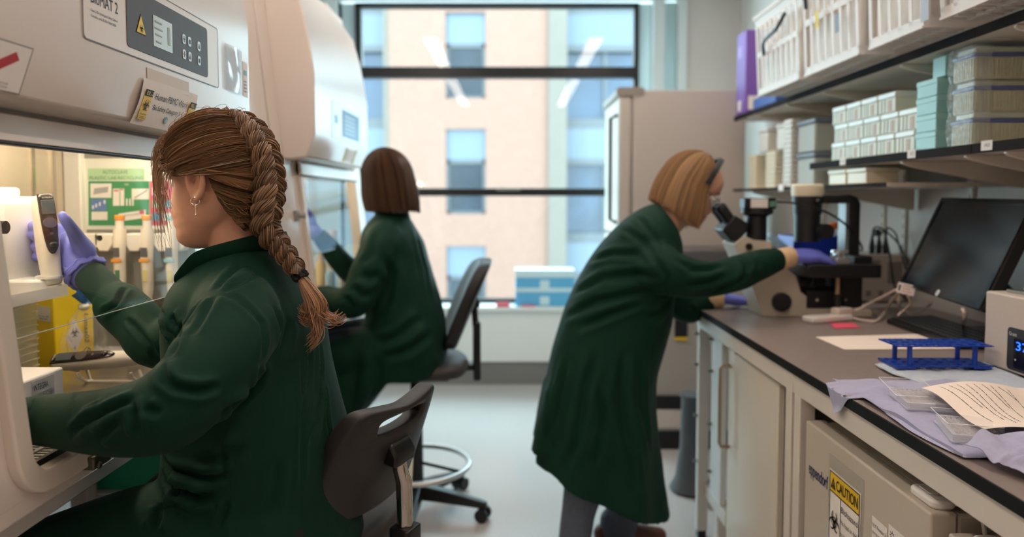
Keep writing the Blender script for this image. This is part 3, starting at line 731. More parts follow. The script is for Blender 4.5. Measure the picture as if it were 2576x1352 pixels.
txt('!', tr_, fd(1.6045, .675, .0034), NY, ZD, .015, YEL)
txt('CAUTION', cs, fd(1.588, .675, .003), NY, ZD, .0235, INKB, width=.101, bold=.012)
biohazard(cs, fd(1.593, .600, .003), NY, ZD, .027, INKB)
for k, (s_, w_) in enumerate((('Biohazard', .076), ('No food or drink', .080), ('to be stored', .068), ('in this unit', .06))):
    txt(s_, cs, fd(1.562, .636 - k * .026, .003), NY, ZD, .0135 if k == 0 else .0105, INKB, width=w_)
l1 = thing('label', 'small white freezer number label above a green label', 'label', (fx - .001, 1.40, .60))
fpatch(l1, 1.430, 1.372, .644, .688, WHITE, 'sheet'); txt('ULT Freezer 2', l1, fd(1.427, .668, .0012), NY, ZD, .0075, INKB, width=.052); txt('SN F101HN000024', l1, fd(1.427, .654, .0012), NY, ZD, .005, INKB, width=.052)
l2 = thing('label', 'green and white barcode label on the freezer door', 'label', (fx - .001, 1.40, .56))
fpatch(l2, 1.418, 1.372, .570, .632, mat('label_green', (70, 132, 88), .5), 'sheet'); fpatch(l2, 1.414, 1.376, .576, .606, WHITE, 'white_field', .0011)
for k in range(9): fpatch(l2, 1.411 - k*.004, 1.409 - k*.004, .580, .602, INKB, 'bar', .0016)
txt('Property of', l2, fd(1.413, .616, .0012), NY, ZD, .007, WHITE, width=.034)
l3 = thing('certificate', 'tall white laboratory service certificate on the freezer door', 'label', (fx - .001, 1.31, .52))
fpatch(l3, 1.366, 1.268, .52, .700, WHITE, 'sheet')
mk = MB()
for k in range(8):
    a = k * math.pi / 4; mk.slab([fd(1.352 + .010*math.cos(a) , .682 + .010*math.sin(a), .0012), fd(1.352 + .004*math.cos(a+.3), .682 + .004*math.sin(a+.3), .0012), fd(1.352 + .004*math.cos(a-.3), .682 + .004*math.sin(a-.3), .0012)], (-.0003, 0, 0))
build(mk, 'star_emblem', INKB, l3, smooth=0)
txt('UK LABORATORY', l3, fd(1.358, .655, .0012), NY, ZD, .009, INKB, width=.068)
for k, w_ in enumerate((.03, .05, .045, .05, .04, .052, .03, .05)): txt(('Item', 'Model CryoCube', 'Serial number', 'Service date', 'Calibrated by', 'Certificate no', 'Checked', 'Next service due')[k], l3, fd(1.358, .640 - k * .013, .0012), NY, ZD, .0055, INKB, width=w_)
for k in range(2): build(MB().prism(rrect(1.300 - .020*k, .632, .016, .022, .007), fx - .0014, fx - .001, 'x'), 'round_mark', GREYP, l3, smooth=0)
fpatch(l3, 1.308, 1.274, .596, .611, mat('label_green'  , (70, 132, 88)), 'green_field', .0011)
build(MB().tube(cable([fd(1.335, .555, .0014), fd(1.325, .565, .0014), fd(1.318, .55, .0014), fd(1.305, .562, .0014), fd(1.29, .552, .0014)], .001), .0006, n=5), 'signature', INKB, l3)
build(MB().cyl(fd(1.252, .655), fd(1.252, .655, .0012), .006, n=20), 'dot_sticker', mat('sticker_red', (190, 62, 70)), label='round red dot sticker on the freezer door', cat='sticker')
# white sensor with flat lead resting on the freezer top
se = thing('sensor', 'white rounded sensor with flat lead lying on the freezer top', 'sensor', (.752, 1.286, fz))
build(MB().prism(rrect(.752, 1.286, .045, .085, .016), fz + .0002, fz + .016, 'z'), 'case', LIGHTP, se, bevel=.005, seg=3)
build(MB().prism(rrect(.750, 1.292, .020, .040, .006), fz + .016, fz + .019, 'z'), 'raised_panel', mat('sensor_pale', (214, 206, 200), .4), se, bevel=.002)
build(MB().tube(cable([(.765, 1.255, fz + .010), (.785, 1.236, fz + .010), (.80, 1.224, fz + .002), (.805, 1.219, fz - .03), (.81, 1.217, fz - .045)]), .004, n=8), 'lead', LIGHTP, se)
fz2 = thing('freezer', 'second beige freezer nearest the camera, lower right corner', 'freezer', (1.05, .9, 0))
build(MB().box((fx + .065, .65, .06), (1.40, 1.205, fz - .022)), 'body', FZ, fz2, bevel=.006)
build(MB().box((fx + .014, .65, .06), (fx + .06, 1.205, fz - .020)), 'door', FZ, fz2, bevel=.005, seg=3)
build(MB().box((fx + .030, .68, 0), (1.35, 1.175, .06)), 'plinth', BLACK, fz2)
build(MB().prism(rrect(fx + .05, 1.12, .045, .10, .016), fz - .0205, fz - .006, 'z'), 'sensor.001', LIGHTP, bevel=.005, label='white rounded sensor on the second freezer, bottom right corner', cat='sensor')

# ------------------------------------------------------------------ wall rails and shelves
SH = mat('shelf_cream', (222, 212, 198), 0.5, noise_amt=.02, noise_scale=4)
SE = mat('shelf_edge_charcoal', (46, 44, 44), 0.9, spec=.1)
SX = 1.20
def shelf(name, label, z, y0, y1, th=.026, sx=SX, brks=(), drop=.085):
    t = thing(name, label, 'shelf', (1.4, (y0 + y1) / 2, z - th))
    build(MB().box((sx + .002, y0, z - th), (XR - .012, y1, z)), 'board', SH, t)
    build(MB().box((sx - .001, y0, z - th), (sx + .002, y1, z)), 'edge_strip', SE, t)
    for by in brks:
        b = MB().prism([(sx + .012, z - th - .012), (sx + .004, z - th - .006), (sx + .006, z - th - .0005), (XR - .013, z - th - .0005), (XR - .013, z - th - drop), (XR - .05, z - th - drop + .004), (sx + .04, z - th - .020)], by - .006, by + .006, 'y')
        build(b, 'bracket', SH, t, bevel=.002)
    return t
ZU, ZM, ZL = 1.764, 1.463, 1.372
s1 = shelf('shelf', 'upper long shelf carrying the white baskets, far length', ZU, 1.925, 4.0, brks=(2.30, 2.87, 3.25, 3.65))
s2 = shelf('shelf', 'upper shelf length nearest the camera, at top right', ZU, .40, 1.922, brks=(1.20, 1.78))
s3 = shelf('shelf', 'middle shelf carrying the small white boxes, beyond the joint', ZM, 1.925, 2.97, brks=(1.96, 2.28))
s4 = shelf('shelf', 'middle shelf length nearest the camera above the monitor', ZM, .40, 1.922, brks=(1.20, 1.80))
s5 = shelf('shelf', 'low black-edged shelf holding cream stacks behind the microscope', ZL, 2.36, 4.0, th=.014, brks=(2.9, 3.7))
for y, zz in ((1.86, ZM), (2.21, ZM), (2.67, ZM)):
    tg = build(MB().box((SX - .0025, y - .022, zz - .021), (SX - .0012, y + .022, zz + .004)), 'shelf_label', WHITE, s4 if y < 1.92 else s3, smooth=0)
    txt('%d.%d' % (14 if y < 1.9 else 13, 3), tg, (SX - .003, y + .008, zz - .012), (0, -1, 0), (0, 0, 1), .009, INKB, width=.018)
tg = build(MB().box((SX - .0025, 3.25, ZL - .018), (SX - .0012, 3.31, ZL + .012)), 'shelf_label', WHITE, s5, smooth=0)
for k, y in enumerate((1.62, 2.55, 2.98, 3.15, 3.75)):
    u = thing('shelf_upright', ('slotted wall upright by the near edge of the monitor', 'slotted wall upright right of the white cable tag, above the monitor', 'slotted wall upright left of the monitor corner', 'slotted wall upright behind the white power box', 'slotted wall upright at the fridge end')[k], 'shelf upright', (XR - .006, y, 1.0), 'wall uprights')
    build(MB().box((XR - .011, y - .014, 1.06), (XR - .0005, y + .014, 2.3)), 'rail', SH, u, bevel=.002)
    for q in range(26): build(MB().box((XR - .0115, y - .004, 1.08 + q * .04), (XR - .0109, y + .004, 1.095 + q * .04)), 'slot', mat('slot_dark', (120, 112, 104), .6), u, smooth=0)

# ------------------------------------------------------------------ white crates on the upper shelf
def crate(L, D, H):
    """open white crate, local origin at base centre: L along y, D along x"""
    t = thing('storage_basket', 'x', 'basket', (0, 0, 0), 'white plastic baskets on the upper shelf')
    base = MB()
    n = 7
    for i in range(n + 1): base.box((-D/2 + D*i/n - .004, -L/2, 0), (-D/2 + D*i/n + .004, L/2, .006))
    k = int(L / .035)
    for i in range(k + 1): base.box((-D/2, -L/2 + L*i/k - .003, .001), (D/2, -L/2 + L*i/k + .003, .005))
    build(base, 'mesh_base', FROST, t, local=True, smooth=0)
    e = .018
    for (x0, y0, x1, y1, nm) in ((-D/2, -L/2, -D/2, L/2, 'front_wall'), (D/2, -L/2, D/2, L/2, 'back_wall'), (-D/2, -L/2, D/2, -L/2, 'end_wall'), (-D/2, L/2, D/2, L/2, 'end_wall')):
        m = MB(); ln = math.hypot(x1 - x0, y1 - y0); ux, uy = (x1 - x0) / ln, (y1 - y0) / ln; nx, ny = (uy, -ux)
        if abs(nx) > .5: nx = 1 if x0 > 0 else -1; ny = 0
        else: ny = 1 if y0 > 0 else -1; nx = 0
        def pt(s, z): return Vector((x0 + ux*s + nx*e*z/H, y0 + uy*s + ny*e*z/H, z))
        th = Vector((nx, ny, 0)) * -.003
        for a, b, zz0, zz1 in ((0, ln, 0, .03), (0, ln, H - .05, H), (0, ln, H*.48, H*.54)):
            m.slab([pt(a, zz0), pt(b, zz0), pt(b, zz1), pt(a, zz1)], th)
        q = max(3, int(ln / .055))
        for i in range(q + 1):
            s0 = (ln - .016) * i / q
            m.slab([pt(s0, .02), pt(s0 + .016, .02), pt(s0 + .016, H - .03), pt(s0, H - .03)], th * 1.3)
        m.slab([pt(-.008, H - .012) + th * -3, pt(ln + .008, H - .012) + th * -3, pt(ln + .008, H) + th * -3, pt(-.008, H) + th * -3], th * 3)
        build(m, nm, FROST, t, local=True, smooth=0)
    # inner liner of folded plastic seen through the bars
    build(MB().box((-D/2 + .012, -L/2 + .012, .012), (D/2 - .012, L/2 - .012, H * .82)), 'contents', plastic_clear('crate_contents', (230, 222, 214), .8, .5), t, local=True)
    return t
specs = [(2.995, .46, .34, 'farthest white basket, behind the purple box on the upper shelf'), (2.50, .42, .37, 'second white basket from the purple box, with dark wire handle'), (2.078, .29, .38, 'third white basket from the purple box, with yellow sticker'),
         (1.655, .40, .20, 'low white open basket near the top right, beside pale blue sheet'), (1.20, .50, .20, 'nearest white open basket at the top right edge of the photo')]
for i, (y, L, H, lab) in enumerate(specs):
    c = crate(L, .46, H)
    c['label'] = lab; c.location = (1.07 + .23, y, ZU + .001); WL[c] = Vector(c.location)
    hm = mat('handle_blueblack', (40, 42, 56), .4)
    if i in (0, 1):
        yy = y - L/2 + .12 if i == 0 else y - .05
        zz = ZU + .22 if i == 0 else ZU + .30
        h = MB().tube(cable([(1.052, yy + .22, zz - .06), (1.03, yy + .16, zz - .02), (1.03, yy + .02, zz + .0), (1.046, yy - .03, zz + .05)]), .007, n=8)
        build(h, 'wire_handle', hm, c)
    for q in range(2):
        if i in (1, 2):
            yy = y - .1 + .16 * q
            build(MB().slab([(1.043, yy, ZU + .09 + .05*q), (1.043, yy - .03, ZU + .09 + .05*q), (1.040, yy - .03, ZU + .15 + .05*q), (1.040, yy, ZU + .15 + .05*q)], (-.0008, 0, 0)), 'sticker_patch', mat('dull_yellow', (214, 196, 96), .6) if q else mat('blue_grey_patch', (136, 152, 170), .6), c, smooth=0)
    if i == 3:
        build(MB().slab([(1.042, y + .205, ZU + .005), (1.042, y + .240, ZU + .005), (1.030, y + .240, ZU + .30), (1.030, y + .205, ZU + .30)], (-.0008, 0, 0)), 'pale_sheet', mat('pale_blue_sheet', (176, 190, 206), .6), c, smooth=0)
    if i >= 3:
        for q in range(3):
            build(MB().box((1.10, y - .18 + .13 * q, ZU + .03), (1.40, y - .10 + .13 * q, ZU + .16)), 'packet', mat('bluegrey_packet', (150, 164, 184), .5), c, bevel=.006)
pb = P(1869, 290, X=1.20)
t = thing('purple_carton', 'tall purple carton standing at the far end of the upper shelf', 'carton', (1.31, 3.91, ZU))
build(MB().box((1.205, 3.83, ZU + .001), (1.42, 3.985, ZU + .43)), 'body', mat('purple_card', (126, 88, 178), .55, noise_amt=.04, noise_scale=12), t, bevel=.004)
build(MB().box((1.204, 3.90, ZU + .02), (1.2055, 3.955, ZU + .075)), 'white_mark', WHITE, t, smooth=0)
build(MB().box((1.22, 3.8295, ZU + .02), (1.28, 3.8305, ZU + .09)), 'white_mark', WHITE, t, smooth=0)
build(MB().box((1.204, 3.90, ZU + .30), (1.2055, 3.96, ZU + .36)), 'pale_mark', mat('pale_purple', (160, 132, 204), .5), t, smooth=0)

# small white lidded boxes, three high
wb = mat('box_white', (222, 224, 208), .5, noise_amt=.02)
def small_box():
    t = thing('tip_box', 'x', 'box', (0, 0, 0), 'small white boxes on the middle shelf')
    build(MB().box((0, -.054, 0), (.085, .054, .046)), 'tray', wb, t, bevel=.002, local=True)
    build(MB().box((-.002, -.056, .046), (.087, .056, .066)), 'lid', mat('box_lid', (226, 230, 222), .35), t, bevel=.004, local=True)
    build(MB().box((-.0012, -.03, .004), (-.0003, -.008, .04)), 'printed_label', mat('box_print', (202, 180, 166), .6, noise_amt=.25, noise_scale=300), t, smooth=0, local=True)
    build(MB().box((-.0012, .010, .0), (-.0002, .014, .046)).box((-.0012, .03, 0), (-.0002, .034, .046)), 'groove', mat('box_groove', (176, 178, 160), .6), t, smooth=0, local=True)
    return t
proto = None
rows = ('bottom', 'middle', 'top')
for lv in range(3):
    for c in range(5 if lv < 2 else 4):
        y = 2.74 - .116 * c - (.02 if lv == 1 else 0)
        lab = 'small white lidded box, number %s from the far end of the %s row' % (('one', 'two', 'three', 'four', 'five')[c], rows[lv])
        loc = (SX + .012, y, ZM + .0005 + .0665 * lv)
        if proto is None: proto = small_box(); proto['label'] = lab; proto.location = loc; WL[proto] = Vector(loc)
        else: dup(proto, loc, label=lab)
for lv in range(3):
    dup(proto, (SX + .10, 2.268 if lv else 2.265, ZM + .0005 + .0665 * lv), label='white lidded box tucked behind the cyan stack, %s one' % ('lowest', 'middle', 'uppermost')[lv])
# cyan boxes, four high
cy = mat('cyan_card', (156, 206, 204), .45, noise_amt=.02)
proto = None
for k in range(4):
    lab = 'pale cyan box, %s of the stack of four' % ('lowest', 'second lowest', 'second highest', 'topmost')[k]
    loc = (SX + .006, 2.152, ZM + .0005 + .0505 * k)
    if proto is None:
        proto = thing('cyan_box', lab, 'box', loc, 'cyan boxes on the middle shelf')
        build(MB().box((0, -.052, 0), (.135, .052, .038)), 'tray', cy, proto, bevel=.002, local=True)
        build(MB().box((-.0015, -.0535, .034), (.1365, .0535, .050)), 'lid', mat('cyan_lid', (166, 214, 210), .45), proto, bevel=.002, local=True)
    else: dup(proto, loc, label=lab)
# wrapped tip racks with blue lids
tr_m = mat('rack_cream', (206, 206, 180), .4, noise_amt=.05, noise_scale=60)
bl_m = mat('rack_blue_lid', (92, 112, 168), .35)
def ribbed(x0, x1, y0, y1, z0, z1, n):
    m = MB().box((x0, y0, z0), (x1, y1, z1))
    for i in range(n):
        a = x0 + (x1 - x0) * (i + .2) / n; m.box((a, y0 - .0025, z0 + .004), (a + (x1 - x0) / n * .55, y0, z1 - .004))
    k = int(n * (y1 - y0) / (x1 - x0))
    for i in range(k):
        a = y0 + (y1 - y0) * (i + .2) / k; m.box((x0 - .0025, a, z0 + .004), (x0, a + (y1 - y0) / k * .55, z1 - .004))
    return m
def tip_rack():
    t = thing('tip_rack', 'x', 'tip rack', (0, 0, 0), 'wrapped tip racks on the middle shelf')
    build(ribbed(0, .15, -.045, .045, 0, .058, 15), 'rack', tr_m, t, local=True, smooth=0)
    build(MB().box((-.004, -.049, .058), (.154, .049, .068)), 'blue_rim', bl_m, t, bevel=.002, local=True)
    build(MB().box((.004, -.041, .068), (.146, .041, .086)), 'lid', mat('rack_lid', (206, 214, 200), .3), t, bevel=.004, local=True)
    bs_ = Vector
    def film(u, v):
        a = v * .10 ; yy = -.052 + .104 * u
        w = noise.noise(Vector((u * 9, v * 7, 3.1))) * .007
        return Vector((-.010 + w - .012 * math.sin(math.pi * v) * (0.3 + .7 * abs(noise.noise(Vector((u*4, v*5, 0))))), yy, .001 + v * .086))
    build(MB().grid(film, 26, 22), 'wrapping_film', plastic_clear('crinkled_film', (226, 234, 236), .30, .05), t, local=True, smooth=60)
    def film2(u, v):
        w = noise.noise(Vector((u * 8 + 5, v * 7, 1.7))) * .004
        return Vector((-.012 + .05 * u, -.051 - .003 - abs(w), .001 + v * .086))
    build(MB().grid(film2, 14, 18), 'wrapping_film', MATS['crinkled_film'], t, local=True, smooth=60)
    return t
proto = None
for col, (x, y) in enumerate(((SX + .018, 1.995), (SX + .20, 1.99))):
    for k in range(3):
        lab = ('wrapped tip rack with blue rim, %s of the stack beside the cyan boxes', 'wrapped tip rack with blue rim, %s of the second stack towards the wall')[col] % ('lowest', 'middle', 'top')[k]
        loc = (x + (.006 if k == 1 else 0), y + (.008 if k == 1 else 0), ZM + .0005 + .0865 * k)
        if proto is None: proto = tip_rack(); proto['label'] = lab; proto.location = loc; WL[proto] = Vector(loc)
        else: dup(proto, loc, label=lab)
build(MB().box((SX + .02, 2.085, ZM + .2035), (SX + .15, 2.15, ZM + .262)), 'cyan_box', cy, bevel=.003, label='pale cyan box lying on top of the cyan stack behind the wrapped racks', cat='box', group='cyan boxes on the middle shelf')

# ------------------------------------------------------------------ stacks on the low shelf
crm = mat('cream_plastic', (232, 222, 196), .45); wht = mat('white_tub', (226, 222, 214), .45, noise_amt=.02)
for k, (px, h, w, c_, lab) in enumerate(((1880, .17, .11, crm, 'tall cream stack of dishes at the fridge end of the low shelf'), (1925, .17, .13, crm, 'tall cream stack of dishes, second from the fridge end'),
                                          (1966, .30, .10, wht, 'tall white stack of tubs standing beside the cream dishes'))):
    y = SX / ((px - PCX) / FPX) - .02; n = int(h / .021)
    t = thing('dish_stack', lab, 'stack of dishes', (SX + .06, y, ZL), 'stacks on the low shelf')
    for q in range(n):
        build(MB().prism(rrect(SX + .065, y, .11, w, .012), ZL + q*.0212 + .0006, ZL + q*.0212 + .0202, 'z'), 'dish', c_, t, bevel=.002)
for k, (px, zz, lab) in enumerate(((1900, .172, 'white box on top of the cream dish stacks, fridge end'), (1945, .172, 'white box on top of the second cream dish stack'))):
    y = SX / ((px - PCX) / FPX) - .03
    t = thing('storage_tub', lab, 'tub', (SX + .06, y, ZL + zz), 'tubs on the low shelf')
    build(MB().box((SX + .02, y - .07, ZL + zz), (SX + .13, y + .06, ZL + zz + .10)), 'body', wht, t, bevel=.006)
    build(MB().box((SX + .016, y - .074, ZL + zz + .10), (SX + .134, y + .064, ZL + zz + .115)), 'lid', LIGHTP, t, bevel=.004)
y = 3.088
for k in range(2):
    z0 = ZL + .001 + 0.1395 * k
    t = thing('lidded_tub', 'large translucent tub with dark lid, %s of two on the low shelf' % ('lower', 'upper')[k], 'tub', (SX + .08, y, z0), 'tubs on the low shelf')
    build(MB().box((SX + .03, y - .09, z0), (SX + .17, y + .09, z0 + .118)), 'body', plastic_clear('tub_body', (206, 206, 196), .75, .3), t, bevel=.008)
    build(MB().box((SX + .026, y - .097, z0 + .118), (SX + .174, y + .097, z0 + .138)), 'lid', mat('tub_lid', (120, 126, 138), .4), t, bevel=.006)
for k, (yy, lab) in enumerate(((2.74, 'cream box lying on the low shelf above the microscope lamp'), (2.585, 'second cream box on the low shelf, nearer its open end'))):
    t = thing('flat_box', lab, 'box', (SX + .06, yy, ZL), 'cream boxes on the low shelf')
    build(MB().box((SX + .01, yy - .07, ZL + .0005), (SX + .12, yy + .07, ZL + .040)), 'tray', crm, t, bevel=.003)
    build(MB().box((SX + .006, yy - .074, ZL + .040), (SX + .124, yy + .074, ZL + .055)), 'lid', mat('cream_lid', (224, 216, 194), .4), t, bevel=.003)

build(MB().box((SX + .01, 3.40, ZU + .0005), (SX + .16, 3.72, ZU + .055)), 'flat_carton', mat('carton_deep_blue', (44, 88, 170), .5), bevel=.003, label='flat blue carton lying on the upper shelf between purple box and baskets', cat='carton')
# ------------------------------------------------------------------ inverted microscope at the far end of the bench
MY = 2.66
KM = MY / FPX
def mx(px): return (px - PCX) * KM
def mz(py): return P(1900, py, Y=MY).z
def mp(px, py): return (mx(px), mz(py))
ms = thing('microscope', 'inverted microscope with beige body and black stage at the bench end', 'microscope', (1.05, MY, BZ))
MBG = mat('microscope_beige', (204, 194, 176), .4, noise_amt=.02); MBK = mat('microscope_black', (20, 20, 22), .45)
body = [mp(*q) for q in ((1832, 612), (1858, 592), (1882, 602), (1922, 606), (1927, 640), (1985, 690), (1998, 728), (2034, 757), (2096, 760), (2122, 786))] + [(mx(2122), BZ + .001), (mx(1904), BZ + .001)] + [mp(*q) for q in ((1890, 745), (1868, 690))]
build(MB().prism(body, MY - .075, MY + .075, 'y'), 'body', MBG, ms, bevel=.008, seg=3)
build(MB().box((mx(2100), MY - .1, BZ + .001), (mx(2168), MY + .1, BZ + .03)), 'base', MBG, ms, bevel=.006)
def tilt_cyl(a, b, r, y, n=20): return MB().cyl((a[0], y, a[1]), (b[0], y, b[1]), r, n=n)
hd = MB().prism([mp(*q) for q in ((1806, 578), (1836, 540), (1866, 558), (1868, 580), (1846, 606), (1830, 606))], MY - .06, MY + .06, 'y')
bh = build(hd, 'binocular_head', MBK, ms, bevel=.006)
for s in (-1, 1):
    build(MB().tube([(mx(1842), MY + s*.032, mz(572)), (mx(1813), MY + s*.032, mz(532)), (mx(1806), MY + s*.032, mz(523)), (mx(1801), MY + s*.032, mz(517))], [.021, .021, .0225, .017], 20), 'eyepiece', MBK, ms, bevel=.002)
cc = build(MB().cyl((mx(1903), MY, mz(606)), (mx(1903), MY, mz(538)), .036, n=28), 'camera_tube', MBK, ms)
build(MB().lathe([(.036, 0), (.056, .012), (.056, .03), (.0, .03)], (mx(1904), MY, mz(545)), 28), 'camera_mount', MBK, ms)
ch = build(MB().prism(rrect(mx(1905), MY, .115, .09, .02), mz(526), mz(498), 'z'), 'camera', MBK, ms, bevel=.004)
build(MB().box((mx(1878), MY - .0465, mz(523)), (mx(1920), MY - .0452, mz(500))), 'paper_label', WHITE, ch, smooth=0)
build(MB().box((mx(1924), MY - .0465, mz(520)), (mx(1942), MY - .0452, mz(506))), 'green_plug', mat('plug_green', (96, 140, 120), .5), ch, smooth=0)
lx = mx(2030)
build(MB().lathe([(.0, 0), (.046, 0), (.046, .10), (.050, .10), (.050, .145), (.054, .145), (.054, .19), (.0, .19)], (lx, MY, mz(608)), 28), 'condenser_column', MBK, ms)
build(MB().lathe([(.0, 0), (.054, 0), (.056, .008), (.056, .038), (.050, .043), (.0, .043)], (lx, MY, mz(494)), 28), 'lamp_cap', mat('lamp_cap_cream', (226, 216, 190), .5), ms)
build(MB().cyl((mx(2056), MY - .05, mz(580)), (mx(2056), MY - .085, mz(580)), .027, n=24).cyl((mx(2056), MY + .02, mz(580)), (mx(2056), MY - .055, mz(580)), .012, n=12), 'condenser_knob', MBK, ms)
arm = [mp(*q) for q in ((2050, 490), (2128, 490), (2146, 496), (2154, 512), (2154, 645), (2128, 645), (2128, 512), (2050, 512))]
build(MB().prism(arm, MY - .035, MY + .035, 'y'), 'lamp_arm', MBK, ms, bevel=.006)
build(MB().box((mx(2118), MY - .03, mz(640)), (mx(2127), MY + .03, mz(512))), 'arm_liner', mat('arm_grey', (108, 112, 120), .35), ms)
build(MB().box((mx(1990), MY - .16, mz(688)), (mx(2166), MY + .1, mz(657))), 'stage', MBK, ms, bevel=.004)
build(MB().box((mx(2120), MY - .10, mz(658)), (mx(2164), MY + .1, mz(640))), 'stage_block', MBK, ms, bevel=.004)
hl = build(MB().box((mx(2066), MY - .135, mz(657)), (mx(2100), MY - .06, mz(642))).box((mx(2070), MY - .13, mz(642)), (mx(2084), MY - .09, mz(628))).box((mx(2062), MY - .12, mz(632)), (mx(2100), MY - .10, mz(624))), 'slide_holder', mat('bright_alloy', (214, 212, 208), .25, metal=.8), ms, bevel=.002)
for y in (-.05, 0, .05): build(MB().cyl((mx(2030), MY + y, mz(720)), (mx(2036), MY + y, mz(690)), .018, .012, n=16), 'objective', MBK, ms)
build(MB().cyl((mx(2000), MY, mz(712)), (mx(2066), MY, mz(712)), .05, n=24), 'nosepiece', MBK, ms)
build(MB().box((mx(2012), MY - .08, mz(768)), (mx(2098), MY + .08, mz(724))), 'filter_block', MBK, ms, bevel=.004)
build(MB().box((mx(2096), MY - .07, BZ + .02), (mx(2152), MY + .09, mz(680))), 'rear_tower', MBK, ms, bevel=.006)
build(MB().lathe([(.0, 0), (.033, 0), (.033, .018), (.029, .024), (.0, .024)], (mx(1949), MY - .075, mz(752)), 28, (0, -1, 0)), 'focus_knob', MBK, ms)
build(MB().lathe([(.0, 0), (.012, 0), (.011, .01), (.0, .01)], (mx(1868), MY - .075, mz(617)), 16, (0, -1, 0)), 'small_knob', MBK, ms)
build(MB().cyl((mx(2071), MY - .13, mz(730)), (mx(2071), MY - .13, mz(688)), .008, n=12), 'stage_rod', mat('rod_tan', (170, 140, 110), .35, metal=.5), ms)
build(MB().cyl((mx(2071), MY - .13, mz(770)), (mx(2071), MY - .13, mz(729)), .012, n=14), 'stage_handle', MBK, ms)
for px, py in ((2036, 747), (2106, 747), (2040, 504)):
    build(MB().lathe([(.0, 0), (.006, 0), (.006, .003), (.0, .003)], (mx(px), MY - .081 if py > 600 else MY - .053, mz(py)), 12, (0, -1, 0)), 'cap_screw', CHROME, ms)
build(MB().tube(cable([(mx(1945), MY - .03, mz(508)), (mx(1990), MY - .04, mz(512)), (mx(2060), MY - .05, mz(532)), (mx(2110), MY - .06, mz(565)), (mx(2170), 2.68, mz(610)), (mx(2210), 2.78, mz(636)), (mx(2235), 2.9, mz(640))]), .004, n=8), 'cable', BLACK, ms)
# ------------------------------------------------------------------ behind the microscope
q0, q1 = P(1985, 600, Y=2.93).x, P(2118, 600, Y=2.93).x
BLU = mat('deep_blue_plastic', (22, 52, 168), .35)
bb = thing('storage_bin', 'deep blue plastic bin behind the microscope holding orange capped tubes', 'bin', ((q0 + q1) / 2, 2.975, BZ))
def shell(x0, x1, y0, y1, z0, z1, th=.004, fl=.008):
    m = MB().box((x0, y0, z0), (x1, y1, z0 + th))
    lo = [(x0, y0), (x1, y0), (x1, y1), (x0, y1)]; hi = [(x0 - fl, y0 - fl), (x1 + fl, y0 - fl), (x1 + fl, y1 + fl), (x0 - fl, y1 + fl)]
    il = [(x0 + th, y0 + th), (x1 - th, y0 + th), (x1 - th, y1 - th), (x0 + th, y1 - th)]; ih = [(x0 - fl + th, y0 - fl + th), (x1 + fl - th, y0 - fl + th), (x1 + fl - th, y1 + fl - th), (x0 - fl + th, y1 + fl - th)]
    m.loft([[(a, b, z0) for a, b in lo], [(a, b, z1) for a, b in hi], [(a, b, z1) for a, b in ih], [(a, b, z0 + th) for a, b in il]], True, False, False)
    return m
# the bench carries on to the window side behind the microscope as a narrow ledge
lg = thing('side_table', 'narrow white table behind the bench end carrying blue bin and power box', 'table', (1.35, 3.05, 0))
build(MB().box((1.02, 2.835, BZ - .03), (XR - .003, 3.20, BZ)), 'tabletop', LIGHTP, lg, bevel=.003)
for x in (1.05, 1.56):
    for y in (2.86, 3.17): build(MB().box((x - .018, y - .018, 0), (x + .018, y + .018, BZ - .03)), 'leg', LIGHTP, lg)
build(shell(q0 + .01, q1 - .01, 2.90, 3.05, BZ + .001, 1.17), 'tub', BLU, bb, bevel=.001)
build(MB().box((q0 + .06, 2.8885, .955), (q0 + .10, 2.889, 1.0)), 'paper_label', WHITE, bb, smooth=0)
ORG = mat('orange_cap', (236, 122, 34), .4)
for k, (dx, y, zt, rl, lab) in enumerate(((.200, 2.98, 1.222, .016, 'clear tube with tall orange cap, rightmost in the blue bin'), (.085, 2.95, 1.175, .014, 'clear tube with low orange cap in the middle of the blue bin'))):
    t = thing('sample_tube', lab, 'tube', (q0 + dx, y, BZ + .006), 'orange capped tubes')
    build(MB().lathe([(.003, .0), (rl, .02), (rl, zt - BZ - .03), (.0, zt - BZ - .03)], (q0 + dx, y, BZ + .0055), 16), 'tube_body', CLEAR, t)
    build(MB().cyl((q0 + dx, y, zt - .026), (q0 + dx, y, zt), rl + .003, n=18), 'screw_cap', ORG, t, bevel=.001)
p = P(1945, 590, Y=2.87)
lid_ = build(MB().frame_box((p.x - .01, 2.86, 1.185), (.075, 0, -.055), (0, .03, 0), (-.012, 0, -.016)), 'acrylic_sheet', plastic_clear('pale_blue_clear', (176, 206, 220), .7, .2), label='pale clear acrylic sheet leaning behind the microscope', cat='plastic sheet')
lid_.parent = None
build(MB().box((p.x - .03, 2.85, BZ + .0005), (p.x + .075, 2.885, 1.128)), 'black_case', BLACKM, label='black upright case behind the microscope under the clear lid', cat='case', bevel=.004)
px0, px1 = P(2160, 700, Y=2.93).x, P(2272, 700, Y=2.93).x
pw = thing('power_supply', 'white power supply box with printed panels beside the blue bin', 'power supply', ((px0 + px1) / 2, 2.98, BZ))
pz1 = P(2200, 640, Y=2.93).z
build(MB().box((px0, 2.92, BZ + .008), (px1, 3.08, pz1)), 'housing', mat('box_warm_white', (214, 200, 188), .45), pw, bevel=.004)
for x in (px0 + .02, px1 - .02): build(MB().box((x - .01, 2.93, BZ), (x + .01, 3.06, BZ + .008)), 'foot', BLACK, pw)
gp = mat('print_grey', (150, 138, 130), .6)
